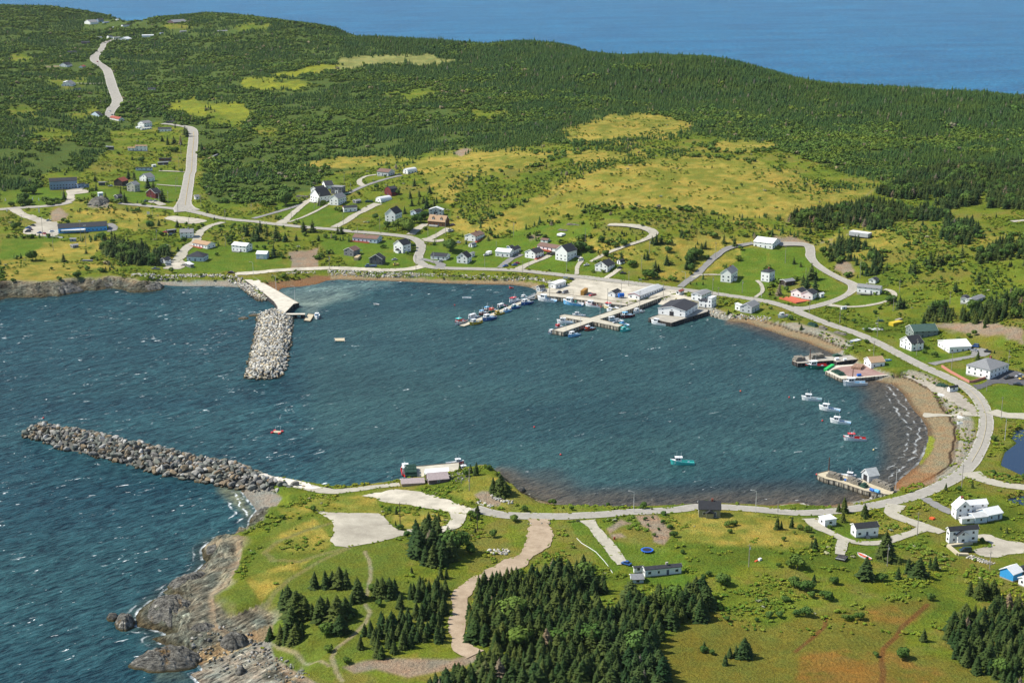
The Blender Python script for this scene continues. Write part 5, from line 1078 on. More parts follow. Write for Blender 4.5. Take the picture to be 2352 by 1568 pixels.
wharf('wharf', 'wharf', 'near wooden wharf with grey shed and blue barrels', 'c4', [(165,550),(430,485),(760,590),(1130,700),(1220,690),(1480,700),(1990,960),(1920,1060),(1680,1030),(1300,965),(620,735),(370,682),(190,605)], 2.2, M_WDECK, M_TIM)
wharf('wharf', 'wharf', 'small concrete dock beside the purple brown boat shed', 'c6', [(418,312),(660,298),(1000,265),(1342,232),(1355,425),(1200,500),(750,490),(505,552),(430,540)], 2.2, M_CDECK, M_TIM)
wharf('slipway', 'slipway', 'low broken grey slipway holding four small skiffs', (3,2), [(110,1500),(330,1482),(415,1550),(200,1562)], .9, M_GDECK, M_DTIM, False, False)
wharf('deck_platform', 'deck', 'large orange red deck in front of the pair of white cottages', (3,1), [(100,1172),(215,1155),(300,1172),(400,1192),(262,1222)], 5.2, DECKR, DECKR, False, False, 3.5) if False else None
g = PG(*zip(*RP(3,1,102,1175,212,1158,300,1180,398,1195,258,1222))); zz = g[:, 2].max() + .35
e = empty('deck_platform', (0, 0, 0)); tag(e, 'large orange red deck in front of the pair of white cottages', 'deck'); prism('deck', None, g[:, 2].min() - .6, zz, DECKR, DECKR, e, world=[(a, b) for a, b, c in g])
# gangway from the quay down to the floating dock
e = empty('gangway', (0, 0, 0)); tag(e, 'grey truss gangway sloping from the quay corner to the floating dock', 'gangway')
a = Vector((*map(float, P2W(*R('c1', 0, 1100, 392), .8)), .8)); b_ = Vector((*map(float, P2W(*R('c1', 0, 1222, 330), 2.9)), 2.95))
mgg = mat('galvanised steel', (.45, .46, .47), .4, .5, metal=.3); sd_ = (b_ - a).cross(Vector((0, 0, 1))).normalized() * .9
MB().bar(a, b_, .35).out('walkway', mgg, e)
for s in (-1, 1):
    tb = MB(); tb.bar(a + sd_ * s + Vector((0, 0, 1.2)), b_ + sd_ * s + Vector((0, 0, 1.2)), .09); tb.bar(a + sd_ * s, b_ + sd_ * s, .09)
    for k in range(8):
        p, q = a.lerp(b_, k / 8) + sd_ * s, a.lerp(b_, (k + 1) / 8) + sd_ * s; tb.bar(p, q + Vector((0, 0, 1.2)), .06)
    tb.out('truss', mgg, e)
wharf('canopy', 'awning', 'white fascia awning along the front of the blue school', (0,1), [(560,548),(782,541),(790,520),(560,527)], float(PG(*zip(R(0,1,560,578)))[0][2]) + 3.2, WM['w'], WM['w'], False, False, float(PG(*zip(R(0,1,560,578)))[0][2]) + 2.3)
# stores standing on the docks
def block(code, poly, z0, z1, top, side, name, cat, label):
    e = empty(name, (0, 0, 0)); tag(e, label, cat); prism('cover', [R(code, 0, *p) if isinstance(code, str) else R(*code, *p) for p in poly], z0, z1, top, side, e); return e
block('c6', [(705,350),(1150,318),(1165,405),(690,432)], 2.2, 4.4, RM['w'], WM['w'], 'covered_store', 'shed', 'white flat covered store on the small concrete dock')
block('c3', [(1510,168),(1640,140),(1700,172),(1560,198)], 2.0, 3.6, M_WDECK, M_DTIM, 'crib', 'timber crib', 'old timber crib on the gravel beside the north wharf')
block('c4', [(1120,655),(1195,662),(1198,690),(1128,690)], 2.2, 3.2, RM['w'], WM['w'], 'fish_box', 'box', 'white insulated box left of the grey gabled wharf shed')
# ------------------------------------------------------------------ lobster trap stacks and barrels
M_TRAP = sitematerial('weathered trap laths', (.22, .20, .17), (.42, .38, .31), scale=2.5); M_TRAPG = sitematerial('green wire traps', (.03, .085, .065), (.08, .16, .12), scale=2.5)
def trapmesh():
    m = MB()
    for y in (-.28, .28):
        for z in (.05, .22, .36): m.box(-.5, .5, y - .03, y + .03, z - .025, z + .025)
    for k in range(5):
        a = math.pi * (k + .5) / 5; m.box(-.5, .5, .28 * math.cos(a) - .035, .28 * math.cos(a) + .035, .28 + .2 * math.sin(a) - .02, .28 + .2 * math.sin(a) + .02)
    m.box(-.46, .46, -.25, .25, .06, .3)
    me = bpy.data.meshes.new('trap'); me.from_pydata(m.v, [], m.f); return me
TRM = {}
for k_, mm in (('w', M_TRAP), ('g', M_TRAPG)): TRM[k_] = trapmesh(); TRM[k_].materials.append(mm)
def trapstack(code, a, b, z, rows_, lay_, kind_, label, sc_=1.35, single=True):
    if z is None: pa = pg(*R(*code, *a)) if not isinstance(code, str) else pg(*R(code, 0, *a)); pb = pg(*R(*code, *b)) if not isinstance(code, str) else pg(*R(code, 0, *b))
    else:
        f = lambda p: Vector((*map(float, P2W(*(R(code, 0, *p) if isinstance(code, str) else R(*code, *p)), z)), z)); pa, pb = f(a), f(b)
    e = empty('trap_stack', pa); tag(e, label, 'lobster traps', 'stacks of lobster traps'); d = (pb - pa); L = d.length; d.normalize(); nn = Vector((-d.y, d.x, 0))
    n = max(2, int(L / (.62 * sc_))); ang = math.atan2(nn.y, nn.x)
    mb_v, mb_f = [], []; base = TRM[kind_]
    for k in range(n):
        for r_ in range(rows_):
            for l in range(max(1, lay_ - (k % 5 == 0) - (k in (0, n - 1)))):
                off = d * (k * .62 * sc_ + random.uniform(-.05, .05)) + nn * (r_ * 1.05 * sc_ + random.uniform(-.12, .12)); off.z = l * .48 * sc_
                if single:
                    o = bpy.data.objects.new('trap', base); link(o); o.parent = e; o.location = off; o.scale = (sc_,) * 3; o.rotation_euler = (0, 0, ang + random.uniform(-.08, .08))
                else:
                    M = Matrix.Translation(off) @ Matrix.Rotation(ang + random.uniform(-.08, .08), 4, 'Z') @ Matrix.Scale(sc_, 4); o0 = len(mb_v)
                    mb_v += [tuple(M @ v.co) for v in base.vertices]; mb_f += [tuple(o0 + i for i in p.vertices) for p in base.polygons]
    if not single:
        o = meshobj('traps', mb_v, mb_f, M_TRAP if kind_ == 'w' else M_TRAPG, e); tag(o, kind='stuff')
    EXC.append((pa.x, pa.y, 3)); EXC.append((pb.x, pb.y, 3)); return e
trapstack('c4', (410,620), (735,710), 2.2, 2, 4, 'w', 'outermost trap stack on the near wooden wharf')
trapstack('c4', (880,735), (1180,850), 2.2, 2, 4, 'w', 'middle trap stack in front of the grey gabled wharf shed')
trapstack('c4', (1190,850), (1320,900), 2.2, 2, 3, 'g', 'short green trap stack beside the blue barrels')
trapstack('c4', (1470,790), (1930,965), 2.2, 2, 4, 'w', 'landward trap stack between the grey gabled shed and the street lamp')
trapstack('c3', (200,392), (400,372), 2.3, 3, 4, 'w', 'trap stack on the outer end of the northern beach wharf')
trapstack('c3', (490,350), (740,325), 2.3, 3, 4, 'w', 'trap stack right of the white boat cabin on the northern beach wharf')
trapstack('c3', (900,305), (1080,292), 2.3, 2, 2, 'g', 'dark green trap heap at the landward end of the north wharf', single=False)
trapstack('c3', (870,580), (1040,665), 2.2, 3, 2, 'g', 'dark wire traps along the edge of the reddish wharf', single=False)
trapstack((3,1), (370,1415), (450,1440), None, 2, 3, 'g', 'dark green trap stack left of the pale one by the road', single=False)
trapstack((3,1), (465,1450), (540,1465), None, 2, 3, 'w', 'pale trap stack between road and beach', single=False)
trapstack((3,1), (610,1490), (715,1515), None, 2, 2, 'w', 'low grey trap row between road and beach', single=False)
trapstack((3,2), (1548,405), (1640,425), None, 3, 2, 'g', 'dark green trap rolls beside the small black roofed beach shed', single=False)
trapstack((2,1), (505,498), (675,500), None, 2, 2, 'w', 'long trap row on the hillside above the white caravan', single=False)
trapstack((2,1), (428,550), (520,555), None, 2, 2, 'w', 'shorter trap row on the hillside above the white caravan', single=False)
trapstack((1,1), (1003,292), (1080,292), None, 2, 3, 'g', 'dark green net bundles left of the white tunnel shed', single=False)
trapstack((1,1), (810,232), (885,212), None, 2, 3, 'g', 'green net bundles beside the big flat roofed garage', single=False)
trapstack((1,1), (370,245), (485,250), None, 2, 3, 'w', 'grey gear pile left of the tall gabled knoll house', single=False)
trapstack((3,1), (1000,1385), (1080,1388), None, 2, 2, 'g', 'dark gear pile right of the fork in the meadow', single=False)
trapstack('c6', (530,505), (505,335), 2.2, 4, 4, 'g', 'tall dark green trap stack on the small concrete dock', single=False)
def drum(code, a, b, r, z, m_, label, name='barrel', cat='barrel'):
    f = lambda p: Vector((*map(float, P2W(*(R(code, 0, *p) if isinstance(code, str) else R(*code, *p)), z)), z)); p, q = f(a), f(b)
    e = empty(name, p); tag(e, label, cat); ax = (q - p); up = Vector((0, 0, r))
    MB().bar(up, ax + up, r, 14).out('drum', m_, e)
    d = ax.normalized()
    for t in (.05, .5, .95): MB().bar(ax * t + up - d * .08, ax * t + up + d * .08, r * 1.06, 14).out('hoop', m_, e)
BLU = mat('blue plastic', (.02, .14, .52), .4); LBL = mat('light blue plastic', (.12, .42, .75), .4)
drum('c4', (1415,950), (1510,985), .75, 2.2, BLU, 'darker blue barrel lying on the near wharf'); drum('c4', (1530,985), (1630,1020), .85, 2.2, LBL, 'lighter blue barrel at the shore end of the near wharf')
drum('c4', (815,720), (880,735), .6, 2.2, BLU, 'blue barrel between the two outer trap stacks'); drum('c3', (1330,668), (1400,664), .8, 2.2, BLU, 'blue drum beside the pole on the reddish wharf')
drum('c2', (990,368), (1055,362), 1.5, 3.1, BLU, 'big blue tank right of the black roofed harbour shed', 'tank', 'tank'); drum((1,1), (945,755), (980,755), 1.1, 5, mat('green plastic', (.05, .16, .12), .5), 'dark green tank beside the weathered barn', 'tank', 'tank')
drum('c3', (925,372), (985,368), .9, 2.3, WM['w'], 'white drum on the corner of the northern beach wharf'); drum('c3', (1080,380), (1130,378), .8, 2.3, WM['w'], 'smaller white drum right of the other on the north wharf')
# ------------------------------------------------------------------ boats
def paint(n, c): return mat('boat paint ' + n, c, .35, .5, .08)
BC = {'w': paint('white', (.80, .81, .80)), 'b': paint('blue', (.03, .13, .38)), 'lb': paint('light blue', (.18, .50, .80)), 'y': paint('yellow', (.60, .40, .03)), 'r': paint('red', (.62, .035, .03)), 'o': paint('orange red', (.72, .10, .03)),
      't': paint('turquoise', (.08, .58, .52)), 'g': paint('green', (.02, .22, .15)), 'm': paint('maroon', (.16, .03, .04)), 'br': paint('brown red', (.30, .06, .03)), 'k': paint('black', (.03, .03, .035)), 'gr': paint('grey', (.38, .38, .36)), 'cr': paint('cream', (.75, .60, .28)), 'te': paint('teal', (.03, .34, .38))}
def boat(code, bow, stern, hull, cabin, deck, label, roof=None, mast=True, z=0.0, kind='lobster', Lmin=0, land=False, cab=(.20, .46), group=None):
    cv = lambda p: R(code, 0, *p) if isinstance(code, str) else R(*code, *p)
    if land: A, B = pg(*cv(bow)), pg(*cv(stern)); z = (A.z + B.z) / 2 + .1; A.z = B.z = z
    else: A = Vector((*map(float, P2W(*cv(bow), z)), z)); B = Vector((*map(float, P2W(*cv(stern), z)), z))
    L = max((A - B).length, Lmin); 
    if kind == 'lobster': L = min(max(L, 9.0), 20)
    mid = (A + B) / 2; d = (A - B).normalized(); e = empty('fishing_boat' if kind == 'lobster' else 'skiff', mid, math.atan2(d.y, d.x))
    tag(e, label, 'fishing boat' if kind == 'lobster' else 'small boat', group)
    Bm = L * (.33 if kind == 'lobster' else .36); k_ = L / 11.5; H0 = (1.35 if kind == 'lobster' else .55 * 12 / L * .38 + .25) * (k_ if kind == 'lobster' else 1); K = 13; st = []
    for i in range(K):
        t = i / (K - 1); x = L / 2 - L * t; wdt = Bm / 2 * min(1, (t * 2.6) ** .62) * (1 - .12 * max(0, t - .6) / .4) + .02
        sh = H0 * (1 + (.95 if kind == 'lobster' else .5) * (1 - t) ** 2.2); st.append((x, wdt, sh))
    V, F = [], []
    for x, w_, h in st:
        rk = (x / (L / 2)) if x > 0 else 0; V += [(x - .5 * k_ * rk, -w_ * .72, -.35), (x, -w_, h), (x, w_, h), (x - .5 * k_ * rk, w_ * .72, -.35), (x, -w_ * .88, h), (x, w_ * .88, h), (x, -w_ * .86, h - .55 * H0), (x, w_ * .86, h - .55 * H0)]
    for i in range(K - 1):
        a, b = i * 8, (i + 1) * 8; F += [(a, a + 1, b + 1, b), (a + 2, a + 3, b + 3, b + 2), (a + 3, a, b, b + 3)]
    b = (K - 1) * 8; F += [(b, b + 1, b + 6, b + 7, b + 2, b + 3)]
    hb = meshobj('hull', V, F, BC[hull], e); 
    G2 = []
    for i in range(K - 1):
        a, b = i * 8, (i + 1) * 8; G2 += [(a + 1, a + 4, b + 4, b + 1), (a + 5, a + 2, b + 2, b + 5), (a + 4, a + 6, b + 6, b + 4), (a + 7, a + 5, b + 5, b + 7)]
    gw = meshobj('gunwale', V, G2, BC[deck if deck in 'rt' else hull if hull in 'y' else 'w'], e)
    D = []
    for i in range(K - 1): a, b = i * 8, (i + 1) * 8; D.append((a + 6, a + 7, b + 7, b + 6))
    meshobj('deck', V, D, mat('deck ' + deck, tuple(c * .8 for c in BC[deck].diffuse_color[:3]), .6), e)
    if kind == 'lobster':
        # foredeck, wheelhouse with windows, roof, mast
        fd = [(L / 2 - .15, 0, st[0][2] + .05)] ; i1 = int(cab[0] * (K - 1)) + 1
        V2 = []; 
        for i in range(0, i1 + 1): V2 += [(st[i][0], -st[i][1] * .9, st[i][2] + .03), (st[i][0], 0, st[i][2] + .22 * k_), (st[i][0], st[i][1] * .9, st[i][2] + .03)]
        meshobj('foredeck', V2, [f for i in range(i1) for f in ((3*i, 3*i+3, 3*i+4, 3*i+1), (3*i+1, 3*i+4, 3*i+5, 3*i+2))], BC['w' if cabin != 'o' else 'o'], e)
        x1, x0 = L / 2 - L * cab[0], L / 2 - L * cab[1]; w_ = Bm * .33; zb, zt = H0 * .55, H0 + 2.15 * k_
        c = MB().add([(x0, -w_, zb), (x1 + .3 * k_, -w_ * .9, zb), (x1 + .3 * k_, w_ * .9, zb), (x0, w_, zb), (x0, -w_ * .94, zt), (x1 - .25 * k_, -w_ * .82, zt), (x1 - .25 * k_, w_ * .82, zt), (x0, w_ * .94, zt)], [(4,5,6,7),(0,1,5,4),(1,2,6,5),(2,3,7,6),(3,0,4,7)]).out('wheelhouse', BC[cabin], e)
        MB().box(x0 - .5 * k_, x1 + .15 * k_, -w_ * 1.06, w_ * 1.06, zt, zt + .14).out('roof', BC[roof or 'w'], c)
        zw0, zw1 = zt - 1.05 * k_, zt - .3 * k_
        for s in (-1, 1):
            for q in (.2, .58):
                xa = x0 + (x1 - x0) * q; MB().box(xa, xa + .28 * (x1 - x0), s * w_ * .93 - .06, s * w_ * .93 + .06, zw0, zw1).out('window', GLS, c)
        for q in (-.55, .08): MB().box(x1 - .16 * k_, x1 + .06 * k_, w_ * .82 * q, w_ * .82 * (q + .47), zw0, zw1).out('window', GLS, c)
        if mast:
            MB().bar((x0 + .3, 0, zt), (x0 + .1, 0, zt + 2.6 * k_), (.07, .04), 5).out('mast', BC['w'], e)
            MB().bar((x1 - .6, .5, zt), (x1 - .9, .5, zt + 3.4 * k_), (.035, .02), 4).out('antenna', BC['w'], e)
            MB().box(x0 + .8, x0 + 1.5, -.35, .35, zt + .14, zt + .5).out('radar', BC['w'], e)
        if mast == 'big':
            for xx, hh_ in ((x0 - .8, 8), (x0 - 3, 6), (x0 - 1.8, 5)): MB().bar((xx, 0, H0), (xx, 0, H0 + hh_), (.12, .07), 6).out('mast', mat('mast wood', (.22, .14, .08), .8), e)
            MB().box(x0 - 3.4, x0 - 2.2, -.8, .8, H0 * .5, H0 + 1.6).out('winch', BC['g'], e)
        MB().box(-L * .30, -L * .22, -.6 * k_, .5 * k_, H0 * .45, H0 * .45 + .7).out('fish_crate', mat('crate grey blue', (.30, .40, .50), .6), e)
    else:
        for q in (.05, -.2): MB().box(L * q, L * q + .25, -Bm * .42, Bm * .42, H0 * .55, H0 * .6 + .05).out('thwart', BC['gr'], e)
    return e
B_ = boat
B_('c1', (328,744), (488,702), 'y', 'w', 'w', 'yellow hulled white cabin boat, outermost on the near side of the floating dock')
B_('c1', (500,690), (675,642), 'b', 'w', 'lb', 'dark blue hulled boat second from the outer end of the floating dock')
B_('c1', (660,612), (785,580), 'y', 'y', 'w', 'ochre hulled boat with yellow cabin on the near side of the floating dock', roof='y')
B_('c1', (785,578), (880,543), 'lb', 'w', 'lb', 'light blue and white boat right of the ochre one at the floating dock')
B_('c1', (888,528), (1005,494), 'b', 'te', 'lb', 'blue boat with teal cabin at the floating dock')
B_('c1', (1020,478), (1168,434), 'b', 'w', 'w', 'blue hulled boat nearest the gangway at the floating dock')
B_('c1', (130,742), (285,690), 'w', 'r', 'r', 'white boat with red cabin and turquoise roof at the outer dock end', roof='t')
B_('c1', (318,668), (450,628), 'w', 'w', 'w', 'all white boat on the far side of the floating dock', cab=(.1, .6))
B_('c1', (450,612), (575,575), 'br', 'w', 'w', 'brown hulled boat with pale blue roof at the floating dock', roof='lb')
B_('c1', (520,566), (640,528), 'gr', 'w', 'r', 'boat with sky blue roof beside the orange red one', roof='lb')
B_('c1', (585,582), (705,545), 'g', 'o', 'o', 'green hulled boat with orange red cabin at the floating dock', roof='o')
B_('c1', (705,522), (830,488), 'g', 'w', 'r', 'green hulled boat with long white cabin at the floating dock', cab=(.1, .55))
B_('c1', (868,450), (1012,408), 'w', 'w', 'w', 'white boat with red cabin roof at the floating dock', roof='r', cab=(.1, .5))
B_('c1', (1018,398), (1120,368), 'te', 'w', 'te', 'teal hulled boat with white cabin by the gangway')
B_('c1', (1130,410), (1218,385), 'k', 'k', 'gr', 'black open boat under the gangway', kind='skiff')
B_('c1', (1243,402), (1490,434), 'w', 'w', 'lb', 'long white boat moored first along the timber quay')
B_('c1', (1585,450), (1850,482), 'lb', 'w', 'w', 'light blue trawler with three masts along the timber quay', mast='big')
B_('c1', (1882,476), (2098,506), 'w', 'w', 'r', 'white boat with dark red gear right of the blue trawler')
B_('c1', (2122,502), (2330,540), 'cr', 'w', 'w', 'cream yellow hulled boat in the corner of quay and wharf', roof='r')
B_('c2', (845,556), (960,575), 'w', 'w', 'w', 'white boat pressed against the far side of the long wharf', mast=False)
B_('c1', (1502,714), (1740,724), 'w', 'w', 'lb', 'white boat with blue stripe beside the short plank arm')
B_('c1', (1475,800), (1590,762), 'w', 'r', 'w', 'small red cabin boat hidden behind the wharf end', roof='r')
B_('c1', (1400,862), (1500,838), 'w', 'w', 'r', 'white and red boat stern peeping past the wharf end', mast=False)
B_('c1', (1650,908), (1806,868), 'lb', 'w', 'lb', 'pale blue and white boat at the near side of the wharf end')
B_('c1', (1870,824), (2008,788), 'br', 'o', 'lb', 'brown hulled boat with orange cabin in the wharf elbow', roof='w')
B_('c2', (1182,588), (1322,556), 'w', 'w', 'w', 'white boat alone at the inner side of the long wharf')
B_('c2', (1015,652), (1188,612), 'm', 'w', 'lb', 'maroon hulled boat with white cabin at the long wharf', roof='lb')
B_('c2', (842,692), (1005,670), 'w', 'w', 'w', 'white boat lying behind the right wharf arm', cab=(.1, .5))
B_('c2', (990,722), (1110,752), 'te', 'lb', 'lb', 'teal boat with light blue cabin at the tip of the right arm')
B_('c2', (1008,834), (1138,802), 't', 't', 't', 'turquoise boat at the near corner of the right arm', roof='t')
B_('c2', (1425,714), (1635,746), 'w', 'w', 'y', 'slim white boat with yellow deck under the fish plant platform')
B_('c1', (1765,622), (1835,622), 'w', 'w', 'w', 'white boat just showing behind the short plank arm', mast=True)
B_('c1', (232,378), (352,380), 'w', 'w', 'w', 'small white motorboat moored alone off the floating dock', kind='skiff')
B_('c1', (860,246), (922,248), 'r', 'r', 'br', 'tiny red skiff afloat near the inner shore', kind='skiff')
B_((1,1), (1080,1230), (1128,1236), 'gr', 'gr', 'gr', 'grey skiff moored in the middle of the inner bay', kind='skiff')
B_((1,1), (560,1368), (562,1330), 'w', 'lb', 'w', 'white and blue boat right of the square floating platform', Lmin=8)
B_((1,1), (2325,1080), (2360,1080), 'r', 'r', 'br', 'dark red skiff close to the stony shore', kind='skiff')
B_('c3', (372,535), (790,498), 'g', 'w', 'r', 'green hulled boat with white and red cabin at the northern beach wharf')
B_('c3', (1062,842), (1500,818), 'w', 'w', 'lb', 'white boat under the concrete edge of the reddish wharf')
B_('c3', (300,1098), (680,1122), 'w', 'w', 'te', 'northernmost white boat at anchor, with flag staff')
B_('c3', (622,1272), (1010,1325), 'w', 'w', 'lb', 'second white boat at anchor with red ring on its cabin')
B_('c3', (825,1512), (1208,1556), 'w', 'w', 'lb', 'third white boat at anchor with light blue deck')
B_((3,2), (690,905), (902,908), 'w', 'w', 'r', 'white boat with red roof and rails at anchor off the beach', roof='r')
B_((2,2), (1452,1126), (1676,1127), 't', 'w', 't', 'turquoise boat with white cabin at anchor alone in the bay')
B_('c4', (1048,668), (690,612), 'w', 'w', 'w', 'white boat behind the near wooden wharf, bow to the shore')
B_('c6', (325,345), (352,528), 'w', 'w', 'r', 'white boat with red stern stripe left of the small concrete dock', cab=(.3, .75), Lmin=10)
B_('c6', (1385,262), (1160,275), 'r', 'w', 'w', 'red hulled boat with white cabin behind the small concrete dock')
B_('c6', (1395,392), (1560,372), 'w', 'w', 'w', 'white boat between the small concrete dock and the shore spruces')
B_((3,1), (88,1352), (200,1335), 'w', 'w', 'o', 'small white cabin boat hauled out beside the bay road', land=True, Lmin=9, mast=False)
B_((3,1), (862,1462), (1062,1458), 'w', 'w', 'w', 'long white hull laid up on the grass', land=True, kind='skiff')
B_((3,2), (750,12), (845,-18), 'lb', 'w', 'w', 'blue and white skiff hauled up beside the road', land=True, kind='skiff')
B_((3,2), (1557,500), (1628,502), 'w', 'w', 'w', 'white skiff on the gravel above the wrack line', land=True, kind='skiff')
B_((3,2), (1735,706), (1797,704), 'w', 'w', 'w', 'white skiff just below the concrete ramp', land=True, kind='skiff')
B_((3,2), (1732,768), (1792,750), 'w', 'w', 'w', 'white skiff second below the concrete ramp', land=True, kind='skiff')
B_((3,2), (1070,184), (1130,172), 'lb', 'w', 'lb', 'light blue skiff upturned behind the tan roofed wharf shed', land=True, kind='skiff')
for q, (x, c, w_) in enumerate(((195,'lb','leftmost pale blue'), (245,'w','second white'), (290,'gr','third grey'), (360,'w','rightmost white'))):
    B_((3,2), (x, 1520), (x + 38, 1548), c, 'w', c, f'{w_} skiff on the broken slipway', kind='skiff', z=.95)
B_((3,3), (820,385), (935,440), 'w', 'w', 'o', 'white open boat on the grass beside the big spruce', land=True, kind='skiff')
for q, (x, y, w_) in enumerate(((388,512,'left'), (422,520,'middle'), (462,522,'right'))):
    B_((0,0), (x, y), (x + 48 if q != 1 else x + 30, y), 'w', 'w', 'w', f'{w_} one of the three white hulls in the far clearing', land=True, kind='skiff')
# buoys
for code, x, y, c, l in (((2,2),205,790,'r','red mooring buoy in mid bay, farther of the two red ones'), ((2,2),447,1043,'r','red mooring buoy in mid bay, nearer of the two red ones'), ((2,2),2100,460,'o','orange buoy left of the anchored boats'), ((3,2),195,517,'r','outer red buoy left of the northernmost anchored boat'),
    ((3,2),240,520,'w','white buoy left of the northernmost anchored boat'), ((3,2),500,732,'r','red buoy left of the third anchored boat'), ((3,2),970,1000,'cr','pale buoy off the red roofed anchored boat'), ((3,2),447,1225,'r','big red float at the tip of the near wooden wharf'), ((1,1),1826,1238,'r','red buoy left of the floating dock'), ((0,2),400,706,'r','red channel buoy beyond the near breakwater head')):
    p = Vector((*map(float, P2W(*R(*code, x, y))), 0)); o = meshobj('mooring_buoy', [(0, 0, -.3)] + [(.55 * math.cos(a), .55 * math.sin(a), .2) for a in np.linspace(0, 2 * math.pi, 9)[:-1]] + [(.4 * math.cos(a), .4 * math.sin(a), .6) for a in np.linspace(0, 2 * math.pi, 9)[:-1]] + [(0, 0, .9)],
        [(0, 1 + (k + 1) % 8, 1 + k) for k in range(8)] + [(1 + k, 1 + (k + 1) % 8, 9 + (k + 1) % 8, 9 + k) for k in range(8)] + [(9 + k, 9 + (k + 1) % 8, 17) for k in range(8)], BC[c], None, True)
    o.location = p; tag(o, l, 'buoy', 'mooring buoys')
def raft(code, poly, label, floats):
    cv = [R(*code, *p) for p in poly]; e = empty('raft', (0, 0, 0)); tag(e, label, 'raft'); o, g = prism('deck', cv, .1, .55, M_WDECK, M_TIM, e)
    for a, b in g:
        f = MB().bar((a, b, -.2), (a, b, .75), .75 if floats else .4, 10).out('float', BC['r'] if floats else BC['gr'], e)
    if floats:
        for k in (0, 1): MB().bar((*(Vector(g[k]) * .5 + Vector(g[k + 1]) * .5), .5), (*(Vector(g[k]) * .5 + Vector(g[k + 1]) * .5), 4.0), .05).out('marker_pole', BC['w'], e)
raft((1,2), [(148,832),(215,840),(240,822),(172,815)], 'pale raft with four bright red floats in the harbour mouth', True)
raft((1,1), [(722,1538),(728,1562),(816,1562),(812,1536)], 'square grey raft moored off the rubble breakwater', False)
# ------------------------------------------------------------------ stones
def rockmesh(seed, sub, name='stone'):
    bm = bmesh.new(); bmesh.ops.create_icosphere(bm, subdivisions=sub, radius=1); r = random.Random(seed)
    pl = [(Vector((r.gauss(0, 1), r.gauss(0, 1), r.gauss(0, 1))).normalized(), r.uniform(.42, .8)) for _ in range(13)]
    sc_ = Vector((r.uniform(.85, 1.3), r.uniform(.7, 1.0), r.uniform(.55, .85)))
    for v in bm.verts:
        p = v.co.copy()
        for n_, d in pl:
            k = p.dot(n_)
            if k > d: p -= n_ * (k - d)
        v.co = Vector((p.x * sc_.x, p.y * sc_.y, p.z * sc_.z)) * r.uniform(.96, 1.04)
    me = bpy.data.meshes.new(name); bm.to_mesh(me); bm.free(); return me
def stonemat(name, island, tones):
    m, t, b = nodes(name, .9, .15); ge = N(t, 'ShaderNodeNewGeometry')
    if island: f = ge.outputs['Random Per Island']
    else: f = N(t, 'ShaderNodeObjectInfo').outputs['Random']
    cr = N(t, 'ShaderNodeValToRGB'); cr.color_ramp.interpolation = 'CONSTANT'
    els = cr.color_ramp.elements
    for k, c in enumerate(tones):
        e = els[k] if k < 2 else els.new(k / len(tones)); e.position = k / len(tones); e.color = (*c, 1)
    t.links.new(f, cr.inputs[0])
    g = noise_fac(t, 1.6, 5, ge.outputs['Position'], .3, .7, .65); c = mixc(t, 1.0, cr.outputs[0], mixc(t, g, (.72, .72, .72), (1.2, 1.2, 1.2)), 'MULTIPLY')
    sp = N(t, 'ShaderNodeSeparateXYZ'); t.links.new(ge.outputs['Position'], sp.inputs[0])
    w = N(t, 'ShaderNodeMapRange'); w.inputs[1].default_value = .4; w.inputs[2].default_value = 1.3; t.links.new(sp.outputs[2], w.inputs[0])
    c = mixc(t, w.outputs[0], (.07, .055, .028), c); t.links.new(c, b.inputs['Base Color']); return m
TON = [tuple(x * .62 for x in c) for c in [(.36,.36,.32), (.28,.29,.24), (.46,.42,.34), (.22,.23,.19), (.34,.26,.17), (.55,.52,.46), (.30,.32,.27), (.40,.31,.20), (.26,.25,.23), (.70,.68,.62)]]
TON2 = [(.55,.52,.45), (.42,.40,.35), (.62,.60,.53), (.33,.31,.27), (.50,.41,.27), (.66,.62,.52), (.46,.45,.41), (.30,.27,.22), (.56,.48,.33), (.38,.37,.34)]
MS = {a: (stonemat('armour stone ' + a, False, t_), stonemat('armour stone fill ' + a, True, t_)) for a, t_ in (('dark', TON), ('pale', TON2))}
RK = {}
for a in MS:
    RK[a] = [rockmesh(k, 2) for k in range(6)]
    for m_ in RK[a]: m_.materials.append(MS[a][0])
SMALL = []
for k in range(8):
    m_ = rockmesh(50 + k, 1); SMALL.append((np.array([v.co[:] for v in m_.vertices]), [tuple(p.vertices) for p in m_.polygons]))
    bpy.data.meshes.remove(m_)
def rotm(r):
    a, b, c = [r.uniform(0, 6.28) for _ in range(3)]; return np.array((Matrix.Rotation(a, 3, 'Z') @ Matrix.Rotation(b * .15, 3, 'X')))
def fillstones(name, pts, m_, parent, seed=3):
    r = random.Random(seed); V = []; F = []; o = 0
    for x, y, z, s in pts:
        v, f = SMALL[r.randrange(8)]; v = (v * s) @ rotm(r).T + (x, y, z); V.append(v); F += [tuple(i + o for i in q) for q in f]; o += len(v)
    ob = meshobj(name, np.vstack(V), F, m_, parent); tag(ob, kind='stuff'); return ob
